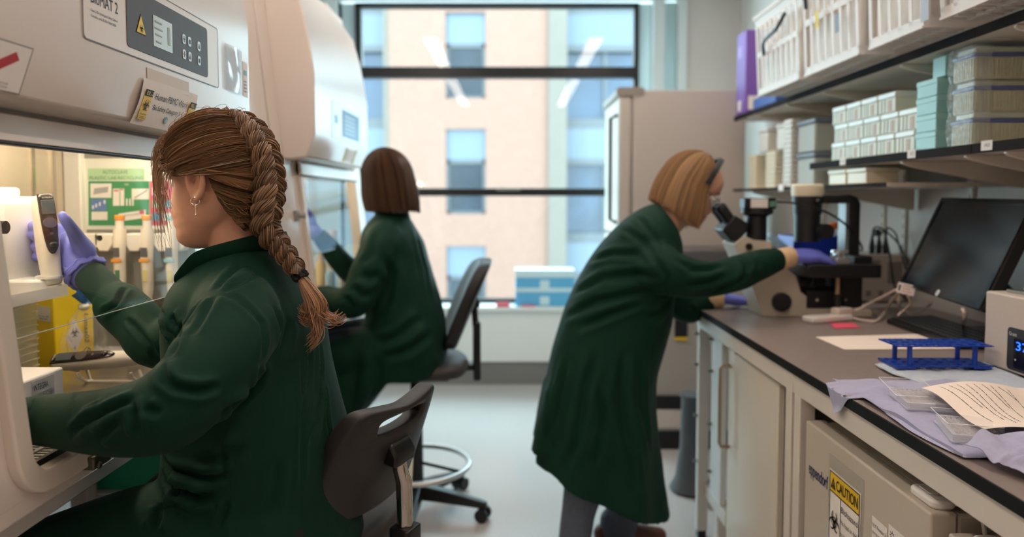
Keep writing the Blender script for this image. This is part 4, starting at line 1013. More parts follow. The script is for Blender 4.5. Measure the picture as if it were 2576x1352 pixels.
for a, b, c, d in ((.08, .45, .80, .88), (.08, .40, .66, .70), (.62, .95, .40, .85), (.14, .26, .14, .26), (.42, .54, .14, .26)):
    build(MB().box((px0 + (px1 - px0)*a, 2.9192, BZ + (pz1 - BZ)*c), (px0 + (px1 - px0)*b, 2.9203, BZ + (pz1 - BZ)*d)), 'printed_panel', gp, pw, smooth=0)
build(MB().box((px0 + .11, 2.9192, BZ + .03), (px0 + .16, 2.9203, BZ + .045)), 'green_strip', mat('dull_green', (96, 120, 96), .6), pw, smooth=0)
for k, (dx, lab) in enumerate(((.065, 'black power plug standing on the white power box, left'), (.093, 'black power plug on the white power box, middle'), (.120, 'black power plug on the white power box, right'))):
    t = thing('power_plug', lab, 'plug', (px0 + dx, 2.96, pz1), 'plugs on the power box')
    build(MB().lathe([(.0, 0), (.011, .0), (.012, .03), (.007, .055), (.004, .075), (.0, .078)], (px0 + dx, 2.96, pz1 + .0005), 14), 'plug_body', BLACK, t)
    e = [(px0 + dx, 2.96, pz1 + .07), (px0 + dx + .01, 2.965, pz1 + .105), (px0 + dx + .05, 2.98, pz1 + .10 - .01 * k), (px0 + .17, 2.955, pz1 + .04), (1.555, 2.85, pz1 - .05 - .03 * k)]
    if k == 1: e = [(px0 + dx, 2.96, pz1 + .07), (px0 + dx + .004, 2.93, pz1 + .09), (px0 + dx + .012, 2.895, pz1), (px0 + dx + .03, 2.885, BZ + .07), (px0 + dx + .07, 2.86, BZ + .02)]
    build(MB().tube(cable(e), .0035, n=8), 'cord', BLACK, t)
ip = P(2205, 586, X=XR - .02)
build(MB().cyl((XR - .001, ip.y, ip.z), (XR - .03, ip.y, ip.z), .016, n=18), 'wall_plug', BLACK, label='round black plug on the wall above the power box', cat='plug')

# ------------------------------------------------------------------ monitor and keyboard
mBL, mBR = Vector((1.310, 2.462, 1.032)), Vector((1.233, 1.918, 1.026))
mUp = (Vector((1.448, 2.470, 1.322)) - mBL)
mR = (mBR - mBL); mN = mUp.cross(mR).normalized()
if mN.x > 0: mN = -mN
mo = thing('monitor', 'black flat monitor tilted back on its stand against the wall', 'monitor', (1.36, 2.2, BZ))
def mq(u, v, o=0.0): return mBL + mR * u + mUp * v + mN * o
def mslab(u0, u1, v0, v1, o0, o1): 
    a = mq(u0, v0, o0); return MB().frame_box(a, mq(u1, v0, o0) - a, mq(u0, v1, o0) - a, mN * (o1 - o0))
build(mslab(0, 1, 0, 1, -.035, .0), 'casing', BLACK, mo, bevel=.006, seg=3)
bz = MB()
for a in ((0, 1, 0, .055), (0, 1, .955, 1), (0, .03, .05, .96), (.97, 1, .05, .96)): bz.add(*(lambda q: (q.v, q.f))(mslab(*a, -.001, .0045)))
build(bz, 'bezel', mat('gloss_black', (16, 16, 17), .22), mo)
build(mslab(.028, .972, .05, .958, -.0005, .0012), 'screen', mat('dark_screen', (30, 31, 34), .24, spec=.45), mo, smooth=0)
lg_ = MB().lathe([(.0, 0), (.010, 0), (.010, .0006), (.0, .0006)], mq(.53, .027, .0048), 24, mN)
lgo = build(lg_, 'round_logo', mat('logo_silver', (220, 222, 224), .3), mo)
mxd = mR.normalized(); myd = mUp.normalized()
txt('hp', lgo, mq(.5225, .015, .0058), mxd, myd, .008, BLACK, width=.0085, shear=.25)
build(MB().lathe([(.0, 0), (.003, 0), (.003, .0006), (.0, .0006)], mq(.94, .027, .0048), 12, mN), 'power_light', CHROME, mo)
nk = (mq(.5, .42, -.035), Vector((1.43, 2.19, BZ + .02)))
build(MB().tube([mq(.5, .5, -.03), mq(.5, .42, -.06), Vector((1.500, 2.19, 1.02)), Vector((1.500, 2.19, BZ + .015))], .024, 16), 'stand_neck', BLACK, mo)
build(MB().prism(rrect(1.505, 2.19, .16, .26, .04), BZ + .0005, BZ + .014, 'z'), 'stand_base', BLACK, mo, bevel=.004)
ka, kb = P(2240, 806, Z=BZ + .02), P(2446, 866, Z=BZ + .02)
ka = Vector((1.255, 2.44, 0)); kb = Vector((1.235, 2.02, 0))
kd = (kb - ka).normalized(); kp_ = Vector((-kd.y, kd.x, 0)); kp_ = kp_ if kp_.x < 0 else -kp_
kb_ = thing('keyboard', 'black keyboard lying below the black monitor', 'keyboard', ((ka + kb) / 2)[:2] + (BZ,))
dth = Vector((kp_.x * -.15, kp_.y * -.15, .010))
build(MB().frame_box(ka + Vector((0, 0, BZ + .0005)), kd * .425, dth, Vector((0, 0, .016))), 'base', BLACK, kb_, bevel=.003)
keys = MB()
for r_ in range(6):
    for c_ in range(21):
        if r_ == 0 and 5 < c_ < 13: continue
        o_ = ka + Vector((0, 0, BZ + .0165)) + dth * ((r_ + .5) / 6.6) + kd * (.008 + c_ * .0197)
        keys.frame_box(o_, kd * .0165, dth.normalized() * .0175, Vector((0, 0, .006)))
keys.frame_box(ka + Vector((0, 0, BZ + .0165)) + dth * (.5 / 6.6) + kd * (.008 + 6 * .0197), kd * .134, dth.normalized() * .0175, Vector((0, 0, .006)))
build(keys, 'keys', mat('key_black', (34, 34, 36), .4), kb_, smooth=0)['kind'] = 'stuff'
# ------------------------------------------------------------------ white adaptor, its cables and the tag
a0, a1 = P(2046, 808, Z=BZ + .012), P(2148, 800, Z=BZ + .012)
ad = (a1 - a0); ad.z = 0; al = ad.length; ad.normalize(); an = Vector((-ad.y, ad.x, 0))
ap = thing('plug_adaptor', 'white plug adaptor with cable lying on the bench before the microscope', 'adaptor', (a0.x + ad.x * .07, a0.y + ad.y * .07, BZ))
build(MB().frame_box(Vector((a0.x, a0.y, BZ + .001)), ad * al, an * .055, (0, 0, .022)), 'case', LIGHTP, ap, bevel=.006)
build(MB().frame_box(Vector((a0.x, a0.y, BZ + .022)) + ad * (al * .68) + an * .01, ad * (al * .36), an * .04, (0, 0, .022)), 'plug_top', mat('warm_white', (222, 208, 196), .45), ap, bevel=.005)
for k in (.08, .72): build(MB().cyl(Vector((a0.x, a0.y, BZ + .013)) + ad * al * k - an * .001, Vector((a0.x, a0.y, BZ + .013)) + ad * al * k, .004, n=10), 'cap_screw', WHITE, ap)
CABW = mat('white_cable', (214, 200, 188), .45)
tgp = P(2280, 728, Y=2.36)
e1 = Vector((a0.x, a0.y, BZ + .03)) + ad * al * 1.02 + an * .03
build(MB().tube(cable([e1, e1 + Vector((.03, -.005, .006)), P(2190, 762, Y=2.52), P(2225, 745, Y=2.46), P(2262, 728, Y=2.38), tgp + Vector((.03, 0, 0))]), .0045, n=8), 'cord', CABW, ap)
e2 = Vector((a0.x, a0.y, BZ + .012)) + ad * al * 1.0 + an * .02
build(MB().tube(cable([e2, P(2170, 806, Z=BZ + .006), P(2205, 808, Z=BZ + .006), P(2225, 785, Z=BZ + .02), P(2240, 760, Y=2.5), P(2262, 735, Y=2.39)]), .0045, n=8), 'cord', CABW, ap)
build(MB().tube(cable([P(2262, 742, Y=2.40), P(2262, 765, Y=2.42), P(2275, 782, Z=BZ + .03), P(2300, 790, Z=BZ + .03), P(2330, 775, Z=BZ + .03), P(2345, 760, Y=2.3)]), .0045, n=8), 'cable', CABW, label='white cable looping down from the tag below the monitor corner', cat='cable')
build(MB().tube(cable([P(2285, 745, Y=2.36), P(2290, 765, Y=2.38), P(2275, 780, Y=2.42), P(2258, 795, Z=BZ + .03)]), .0045, n=8), 'cable.001', CABW, label='short white cable hanging from the tag towards the keyboard', cat='cable')
build(MB().tube(cable([P(2422, 775, Y=2.02), P(2428, 792, Y=2.03), P(2424, 808, Z=BZ + .04)]), .006, n=8), 'cable.002', CABW, label='white plug lead hanging under the monitor bottom edge', cat='cable')
tt = thing('cable_tag', 'white label tag on the cables at the monitor corner', 'tag', tgp)
td = Vector((.86, -.42, -.2)).normalized(); tv = Vector((.25, 0, .97)); tv = (tv - td * tv.dot(td)).normalized(); tn = td.cross(tv)
if tn.y > 0: tn = -tn
build(MB().frame_box(tgp - td * .026 - tv * .017, td * .052, tv * .034, tn * -.004), 'sheet', WHITE, tt, bevel=.001)
for k, w_ in enumerate((.034, .030, .036)):
    a = tgp - td * .012 + tv * (.008 - .009 * k) + tn * .0006
    build(MB().slab([a, a + td * w_ * .8, a + td * w_ * .8 + tv * .0028, a + tv * .0028], tn * .0003), 'print_line', mat('tag_print', (176, 120, 112), .6), tt, smooth=0)
a = tgp - td * .023 + tv * -.010 + tn * .0006
build(MB().slab([a, a + td * .006, a + td * .006 + tv * .02, a + tv * .02], tn * .0003), 'print_block', INK, tt, smooth=0)

# ------------------------------------------------------------------ papers and tissues
def zsheet(corners, name, m, label, cat, th=.0006, z=BZ + .001, wave=.001, group=None, seed=0.0, n=14):
    c = [P(*q, Z=z) for q in corners]
    def fn(u, v):
        p_ = (c[0]*(1-u) + c[1]*u)*(1-v) + (c[3]*(1-u) + c[2]*u)*v
        return Vector((p_.x, p_.y, z + wave * (1 + noise.noise(Vector((u*3 + seed, v*3, seed)))) ))
    return build(MB().sheet(fn, n, n, th), name, m, label=label, cat=cat, group=group)
PINK = mat('pink_note', (250, 92, 124), .7)
zsheet([(2086, 814), (2146, 813), (2162, 825), (2102, 827)], 'sticky_note', PINK, 'bright pink sticky note on the dark worktop by the adaptor', 'sticky note', wave=.0006)
PAPER = mat('warm_paper', (246, 232, 218), .8, noise_amt=.01)
pt_ = thing('paper_sheet', 'flat white paper sheet on the worktop behind the blue rack', 'paper', P(2220, 862, Z=BZ))
zc = [P(*q, Z=BZ + .001) for q in ((2052, 849), (2330, 841), (2420, 879), (2124, 881))]
def pz(u, v, o=0): 
    p_ = (zc[0]*(1-u) + zc[1]*u)*(1-v) + (zc[3]*(1-u) + zc[2]*u)*v; return Vector((p_.x, p_.y, BZ + .0016 + o))
build(MB().sheet(lambda u, v: pz(u, v), 6, 6, .0006), 'sheet', PAPER, pt_)
for k in range(2):
    pts = [pz(.50 + .30 * i / 20 + .12 * k, .30 + .10 * k + .05 * math.sin(i * 1.9 + k), .0006) for i in range(17)]
    build(MB().tube(pts, .0007, n=4), 'handwriting', mat('grey_pen', (150, 130, 122), .7), pt_, smooth=0)

TOW = mat('pale_blue_tissue', (188, 200, 210), .9, noise_amt=.04, noise_scale=120, bump=.25, bump_scale=260)
LAV = mat('lavender_paper_towel', (172, 173, 200), .9, noise_amt=.04, noise_scale=90, bump=.3, bump_scale=420)
def cloth_px(poly_rows, name, m, label, th, zf, nu, nv, cat='paper towel'):
    """sheet through rows of measured bench points (each row left to right)"""
    rows = [[P(*q[:2], Z=BZ + .002 + (q[2] if len(q) > 2 else 0)) for q in r] for r in poly_rows]
    def samp(r, u):
        s_ = u * (len(r) - 1); i = min(int(s_), len(r) - 2); f = s_ - i
        return r[i] * (1 - f) + r[i+1] * f
    def fn(u, v):
        s_ = v * (len(rows) - 1); i = min(int(s_), len(rows) - 2); f = s_ - i
        p_ = samp(rows[i], u) * (1 - f) + samp(rows[i+1], u) * f
        return p_ + Vector((0, 0, zf(u, v)))
    return build(MB().sheet(fn, nu, nv, th), name, m, label=label, cat=cat, smooth=70)
cloth_px([[(2201, 921), (2235, 916), (2320, 915), (2420, 912), (2500, 918)], [(2232, 940), (2280, 938), (2360, 940), (2450, 938), (2560, 945)], [(2262, 951), (2300, 955), (2390, 960), (2480, 962), (2590, 968)], [(2330, 972), (2350, 974), (2430, 977), (2520, 984), (2620, 990)]],
         'paper_towel', TOW, 'pale blue folded tissue lying under the blue tube rack', .0015, lambda u, v: .0035 + .003 * noise.noise(Vector((u*7, v*5, 2))) + .002 * noise.noise(Vector((u*19, v*13, 4))), 60, 30)
# blue tube rack
rx0, rx1, ry0, ry1 = .930, 1.150, 1.742, 1.835
rk = thing('tube_rack', 'royal blue plastic tube rack standing on the pale tissue', 'tube rack', (1.04, 1.79, BZ + .009))
RKB = mat('royal_blue_plastic', (20, 66, 168), .32)
zr = BZ + .0105
def plate(z0, z1, ox, hole=.0085, notch=False):
    nx, ny = 8, 3
    cw, chh = (rx1 - rx0 + 2*ox) / nx, (ry1 - ry0) / ny
    m = MB()
    for i in range(nx):
        for j in range(ny):
            cx, cyy = rx0 - ox + cw * (i + .5), ry0 + chh * (j + .5)
            N = 16; sq = []; ci = []
            for k in range(N):
                a = 2 * math.pi * (k + .5) / N; c_, s_ = math.cos(a), math.sin(a); q_ = max(abs(c_) / cw, abs(s_) / chh) * 2
                sq.append((cx + c_ / q_, cyy + s_ / q_)); ci.append((cx + hole * c_ * 1.15, cyy + hole * s_ * 1.15))
            m.loft([[(x, y, z0) for x, y in sq], [(x, y, z1) for x, y in sq], [(x, y, z1) for x, y in ci], [(x, y, z0) for x, y in ci]], True, False, False, loop=True)
            m.box((cx - cw/2, cyy - chh/2, z0), (cx - cw/2 + .002, cyy - chh/2 + .002, z1)).box((cx + cw/2 - .002, cyy + chh/2 - .002, z0), (cx + cw/2, cyy + chh/2, z1))
            m.box((cx - cw/2, cyy + chh/2 - .002, z0), (cx - cw/2 + .002, cyy + chh/2, z1)).box((cx + cw/2 - .002, cyy - chh/2, z0), (cx + cw/2, cyy - chh/2 + .002, z1))
    return m
pl_ = plate(zr + .0525, zr + .0555, .006)
build(pl_, 'top_plate', RKB, rk, smooth=0)
build(plate(zr + .003, zr + .0065, .006, .0055), 'bottom_plate', RKB, rk, smooth=0)
for x in (rx0 + .03, rx1 - .032):
    for y in (ry0 + .012, ry1 - .012):
        build(MB().cyl((x, y, zr + .004), (x, y, zr + .0535), .0058, n=14), 'post', RKB, rk)
for x0 in (rx0 - .004, rx1 - .04): build(MB().box((x0, ry0, zr - .0012), (x0 + .044, ry1, zr + .0032)), 'foot', RKB, rk, bevel=.001)

# lavender paper towel hanging over the bench edge, with plates on it
def lav(u, v):
    # u along the bench (far to near), v from over the edge to the back
    y = 1.655 - .50 * u
    x = .690 + .33 * v + .02 * math.sin(5 * u + 1) * (1 - v)
    z = BZ + .003
    w = .006 * noise.noise(Vector((u*6, v*5, 8))) + .010 * max(0, noise.noise(Vector((u*4 + 3, v*4, 1)))) + .004 * math.sin(u * 30 + v * 8) * math.exp(-((u - .1) / .12) ** 2)
    z += max(0, w) + .0012
    over = max(0, .706 - x)
    flap = math.exp(-((u - .17) / .085) ** 2)
    if v < .12:
        k = (1 - v / .12)
        x = x - .012 * flap * k + .025 * k * (1 - flap)
        z = z - (.050 * flap * k ** 1.3) + .006 * k * (1 - flap)
    if v < .12 and flap * (1 - v / .12) > .12: x = min(x, .7035)
    else: x = max(x, .722) if v < .12 else x
    return Vector((x, y, z))
build(MB().sheet(lav, 90, 50, .0009), 'paper_towel.001', LAV, label='lavender paper towel draped over the bench edge under the clear plates', cat='paper towel', smooth=70)
def well_plate(name, label, c, ang, lid_off, lid_tilt):
    t = thing(name, label, 'well plate', c, 'clear well plates on the lavender towel')
    r = Matrix.Rotation(ang, 3, 'Z'); c = Vector(c)
    def tf(m):
        m.v = [tuple(c + r @ Vector(v)) for v in m.v]; return m
    b = MB().box((-.0635, -.0425, 0), (.0635, .0425, .003)); build(tf(b), 'skirt', CLEAR, t, bevel=.001)
    w = MB(); N = 10
    for i in range(12):
        for j in range(8):
            cx, cy_ = -.0495 + .009 * i, -.0315 + .009 * j
            w.loft([[(cx + rr * math.cos(2*math.pi*k/N), cy_ + rr * math.sin(2*math.pi*k/N), zz) for k in range(N)] for rr, zz in ((.0030, .0035), (.0036, .013))], True, True, False)
    wo = build(tf(w), 'wells', plastic_clear('well_plastic', (244, 242, 244), .85, .2), t, smooth=0); wo['kind'] = 'stuff'
    d = MB(); pts = rrect(0, 0, .122, .081, .004, 3); d.loft([[(x, y, 0.0025) for x, y in pts], [(x, y, .0135) for x, y in pts]], True, False, False)
    d.box((-.061, -.0405, .0128), (.061, -.034, .0138)).box((-.061, .034, .0128), (.061, .0405, .0138)).box((-.061, -.034, .0128), (-.053, .034, .0138)).box((.053, -.034, .0128), (.061, .034, .0138))
    build(tf(d), 'rim', plastic_clear('rim_plastic', (238, 240, 244), .45, .1), t, smooth=0)
    # lid, slid aside
    rt = Matrix.Rotation(lid_tilt, 3, 'Y'); l = MB()
    pts = rrect(0, 0, .127, .085, .004, 3)
    l.loft([[(x, y, -.008) for x, y in pts], [(x, y, 0) for x, y in pts]], True, False, True)
    l.v = [tuple(Vector(lid_off) + rt @ Vector(v)) for v in l.v]
    build(tf(l), 'lid', plastic_clear('lid_plastic', (236, 238, 246), .12, .05), t, smooth=0)
    ed = MB()
    loop = [Vector(lid_off) + rt @ Vector((x, y, 0.0002)) for x, y in pts]
    ed.tube(loop, .0007, n=4, closed=True)
    build(tf(ed), 'lid_rim', mat('bright_edge', (244, 244, 250), .15), t, smooth=0)
    return t
well_plate('well_plate', 'clear well plate with skewed lid, farther of two on the towel', (.818, 1.452, BZ + .010), R(78), (.040, .008, .021), R(-3))
well_plate('well_plate', 'clear well plate with raised lid, nearer of two on the towel', (.800, 1.262, BZ + .008), R(72), (.012, .004, .026), R(3))
# typed paper curling over the plates
pp = thing('printed_paper', 'cream typed paper sheet curling over the clear plates', 'paper', (.95, 1.35, BZ + .03))
pc = [P(2318, 977, Z=.940), P(2440, 975, Z=.915), P(2640, 1005, Z=.915), P(2640, 1120, Z=.930), P(2470, 1077, Z=.938)]
A_, B_, C_, D_ = P(2318, 977, Z=.938), P(2600, 985, Z=.918), P(2700, 1110, Z=.925), P(2478, 1078, Z=.936)
def ppf(u, v, o=0):
    p_ = (A_*(1-u) + B_*u)*(1-v) + (D_*(1-u) + C_*u)*v
    return p_ + Vector((0, 0, .012 * math.sin(math.pi * min(1, u * 1.2)) * (1 - .4 * v) + .006 * math.sin(6 * v + 2 * u) + o))
build(MB().sheet(ppf, 24, 18, .0005), 'sheet', PAPER, pp)
for k in range(9):
    u0 = .10 + .085 * k if k else .08
    v0, v1 = .10, (.86, .55, .80, .88, .84, .5, .86, .3, .7)[k]
    pts = [ppf(.115 + .075 * k + .10 * (i / 60) , v0 + (v1 - v0) * i / 60, .0012 + .0003 * (i % 2)) for i in range(61)]
    mbt = MB()
    for i in range(0, 60):
        if (i * 5 + k * 3) % 13 in (3, 9): continue
        a, b = pts[i], pts[i+1]; w = Vector((.0014, .0005, 0))
        j = .5 + .5 * abs(math.sin(i * 3.7 + k))
        mbt.add([a - w * .5 * j, b - w * .5 * j, b + w * .5 * j, a + w * .5 * j], [(0, 1, 2, 3)])
    build(mbt, 'text_line', mat('type_ink', (70, 62, 60), .7), pp, smooth=0)
# crumpled tissue at the right edge
def crum(u, v):
    a = .86 + .26 * u; y = 1.175 - .26 * v
    z = BZ + .004 + .045 * math.sin(math.pi * (.1 + .8 * u)) * (1 - v * .5) + .018 * noise.noise(Vector((u*5, v*6, 3))) + .010 * noise.noise(Vector((u*11, v*12, 9)))
    return Vector((.728 + .29 * u + .05 * v * (1 - u), y + .03 * noise.noise(Vector((u*4, v*3, 6))), max(z, BZ + .0025 + .002 * u)))
build(MB().sheet(crum, 44, 40, .001), 'paper_towel.002', LAV, label='crumpled lavender paper towel nearest the camera on the bench', cat='paper towel', smooth=70)

# ------------------------------------------------------------------ heating block
gx, gy0, gy1 = 1.172, 1.40, 1.805
gb = thing('heating_block', 'beige dry heating block with dark keypad at the right edge', 'heating block', (1.3, 1.6, BZ))
GBM = mat('block_beige', (206, 194, 180), .42)
build(MB().box((gx, gy0, BZ + .012), (1.42, gy1, 1.092)), 'housing', GBM, gb, bevel=.005, seg=3)
for x in (gx + .02, 1.40):
    for y in (gy0 + .03, gy1 - .03): build(MB().cyl((x, y, BZ), (x, y, BZ + .0125), .011, n=14), 'foot', BLACK, gb)
kpn = build(MB().prism(rrect(1.60, .968, .236, .100, .010), gx - .0012, gx + .0005, 'x'), 'keypad', mat('keypad_dark', (44, 44, 48), .35), gb)
txt('Grant', kpn, (gx - .0014, 1.712, .999), (0, -1, 0), (0, 0, 1), .0085, WHITE, width=.026)
build(MB().prism(rrect(1.595, .960, .20, .070, .006), gx - .0018, gx - .001, 'x'), 'display', mat('display_black', (20, 20, 26), .15), gb)
LED = mat('blue_led', (20, 70, 255), .4, emit=(30, 90, 255), emit_s=3.0)
txt('37.0', gb, (gx - .0022, 1.688, .968), (0, -1, 0), (0, 0, 1), .020, LED, name='blue_digits', width=.07)
build(MB().slab([(gx - .002, 1.690, .946), (gx - .002, 1.684, .946), (gx - .002, 1.687, .942)], (-.0004, 0, 0)), 'arrow_mark', WHITE, gb, smooth=0)
build(MB().box((gx + .03, gy0 + .03, 1.0915), (1.39, gy1 - .03, 1.100)), 'block_rim', STEEL, gb, bevel=.002)
build(MB().box((gx + .05, gy0 + .05, 1.1005), (1.37, gy1 - .06, 1.112)), 'metal_block', STEEL, gb, bevel=.002)
build(MB().lathe([(.0, 0), (.018, 0), (.018, .05), (.010, .06), (.0, .06)], (gx + .045, 1.66, 1.1005), 20), 'small_bottle', plastic_clear('bottle_grey', (190, 188, 184), .6, .2), label='small grey bottle standing on the heating block', cat='bottle')
# ------------------------------------------------------------------ inside the near cabinet
WS = .9005
# benchtop pipetting instrument: low base with lettering, column, head with cup
vi = thing('pipetting_instrument', 'white benchtop pipetting instrument with lettered base, inside the near cabinet', 'instrument', (-1.0, 1.4, WS))
VW = mat('instrument_white', (238, 236, 234), .35)
build(MB().box((-1.16, 1.14, WS), (-.897, 1.443, .985)), 'base', VW, vi, bevel=.004)
build(MB().box((-1.02, 1.24, .985), (-.915, 1.345, 1.012)), 'deck_block', VW, vi, bevel=.003)
build(MB().box((-1.255, 1.40, .92), (-1.165, 1.62, 1.33)), 'column', VW, vi, bevel=.02, seg=4)
build(MB().box((-1.26, 1.50, 1.118), (-1.055, 1.66, 1.325)), 'head', VW, vi, bevel=.018, seg=4)
build(MB().box((-1.25, 1.52, 1.322), (-1.10, 1.64, 1.345)), 'head_cap', VW, vi, bevel=.008)
stad = [(-1.10, 1.595), (-1.10, 1.515)] + [(-1.018 + .038 * math.cos(a_), 1.555 + .038 * math.sin(a_)) for a_ in np.linspace(-math.pi / 2, math.pi / 2, 14)]
cupm = MB().prism(stad, 1.108, 1.150, 'z')
build(cupm, 'cup', VW, vi, bevel=.006, seg=3)
build(MB().lathe([(.022, 0), (.026, 0), (.026, .006), (.022, .006)], (-.990, 1.555, 1.150), 24), 'cup_rim', VW, vi)
build(MB().lathe([(.0, 0), (.015, 0), (.017, .006), (.017, .02), (.013, .024), (.013, .04), (.0, .04)], (-1.060, 1.47, 1.262), 24, (1, 0, 0)), 'black_knob', BLACK, vi)
build(MB().box((-1.07, 1.46, 1.25), (-1.058, 1.50, 1.275)), 'knob_bracket', VW, vi)
lb_ = build(MB().slab([(-.8965, 1.345, .935), (-.8965, 1.412, .935), (-.8965, 1.412, .978), (-.8965, 1.345, .978)], (.0004, 0, 0)), 'clear_label', plastic_clear('label_film', (230, 230, 232), .5, .1), vi, smooth=0)
txt('INTEGRA', lb_, (-.8958, 1.349, .9595), YD, ZD, .0115, INKB, width=.042)
txt('VIAFLO384', lb_, (-.8958, 1.360, .942), YD, ZD, .0115, mat('grey_ink', (110, 108, 112), .6), width=.048)
# clear plate stack
t = thing('plate_stack', 'stack of clear square plates between instrument base and yellow bin', 'stack of plates', (-1.085, 1.60, WS))
for k in range(13):
    build(MB().prism(rrect(-1.105, 1.575, .085, .11, .006), WS + .0152*k, WS + .0152*k + .0030, 'z').prism(rrect(-1.105, 1.575, .080, .105, .006), WS + .0152*k + .003, WS + .0152*k + .0146, 'z'), 'plate', plastic_clear('stack_plastic', (240, 234, 206), .35, .12), t)
# yellow bin
F0 = Vector((-1.118, 1.768, WS)); ba = Vector((.030, .115, 0)); bb_ = Vector((-.095, .032, 0))
yb = thing('hazard_bin', 'yellow cardboard hazard waste bin inside the near cabinet', 'waste bin', (F0.x - .03, F0.y + .07, WS))
YC = mat('yellow_card', (255, 220, 36), .5, noise_amt=.03, noise_scale=14)
build(MB().frame_box(F0, ba, bb_, (0, 0, .232)), 'body', YC, yb, bevel=.003)
build(MB().frame_box(F0 + Vector((0, 0, .232)), ba, bb_ * .9, (.012, -.004, .022)), 'top_flap', YC, yb, bevel=.002)
an_ = Vector((ba.y, -ba.x, 0)).normalized(); bn_ = Vector((bb_.y, -bb_.x, 0)).normalized()
if bn_.y > 0: bn_ = -bn_
bdir = ba.normalized()
def yf(s, z, o=.0006): return F0 + bdir * s + Vector((0, 0, z)) + an_ * o
def yfp(pts, m, nm, o=.0006, par=None): return build(MB().slab([yf(s, z, o) for s, z in pts], an_ * .0004), nm, m, par or yb, smooth=0)
dm = yfp([(.030, .072), (.057, .030), (.084, .072), (.057, .118)], WHITE, 'hazard_diamond')
biohazard(dm, yf(.057, .082, .0014), bdir, ZD, .014, INKB)
txt('6', dm, yf(.053, .040, .0014), bdir, ZD, .010, INKB)
txt('Lunaa02', yb, yf(.088, .128, .0012), Vector((0, 0, -1)), bdir, .013, INKBLUE, width=.075, shear=.2)
yfp([(.005, .205), (.105, .218), (.105, .228), (.005, .215)], WHITE, 'white_band')
rg = MB(); 
for k in range(20):
    a0_, a1_ = 2*math.pi*k/20, 2*math.pi*(k+1)/20
    rg.slab([yf(.094 + .011*math.cos(a0_), .028 + .011*math.sin(a0_), .0012), yf(.094 + .011*math.cos(a1_), .028 + .011*math.sin(a1_), .0012), yf(.094 + .009*math.cos(a1_), .028 + .009*math.sin(a1_), .0012), yf(.094 + .009*math.cos(a0_), .028 + .009*math.sin(a0_), .0012)], an_ * .0003)
rg.slab([yf(.087, .021, .0012), yf(.089, .020, .0012), yf(.101, .035, .0012), yf(.099, .036, .0012)], an_ * .0003)
build(rg, 'no_entry_mark', INKB, yb, smooth=0)
lf = lambda s, z, o=.0006: F0 + bb_.normalized() * s + Vector((0, 0, z)) + bn_ * o
cd_ = build(MB().slab([lf(.012, .118), (lf(.055, .122)), lf(.052, .158), lf(.010, .154)], bn_ * .0004), 'white_card', WHITE, yb, smooth=0)
txt('To seal, stick', cd_, lf(.048, .130, .0012), -bb_, ZD, .004, INKB, width=.034); txt('flap here', cd_, lf(.044, .124, .0012), -bb_, ZD, .004, INKB, width=.024)
# clear knotted bag in front of the bin
KN = yf(.060, .150, .030)
def bag(u, v):
    a = 2 * math.pi * u; r = .010 + .046 * min(1, v * 1.5) ** .8
    w = 1 + .22 * math.sin(a * 7 + 3 * v) * (1 - v * .3) + .3 * noise.noise(Vector((math.cos(a) * 2, math.sin(a) * 2, v * 5)))
    p_ = KN + bdir * (r * w * 1.1 * math.cos(a)) + an_ * (max(-.026, r * w * .5 * math.sin(a))) + Vector((0, 0, -.118 * v))
    p_.z = max(p_.z, WS + .030); return p_
t = thing('knotted_bag', 'clear knotted plastic bag with blue tie hanging before the yellow bin', 'bag', (KN.x, KN.y, WS + .03))
build(MB().grid(bag, 48, 26), 'film', plastic_clear('bag_film', (244, 244, 236), .09, .04), t, smooth=70)
build(MB().sphere(KN, (.013, .016, .010), 14, 8), 'knot', plastic_clear('knot_film', (240, 238, 228), .8, .2), t)
def fan(u, v):
    a = (u - .5) * 1.8; r = .008 + .045 * v
    return KN + bdir * (r * math.sin(a) + .004 * math.sin(u * 20)) + an_ * (.004 + .006 * math.sin(u * 14)) + Vector((0, 0, r * math.cos(a)))
build(MB().grid(fan, 30, 8), 'gathered_top', mat('blue_green_film', (46, 96, 150), .3), t, smooth=70)
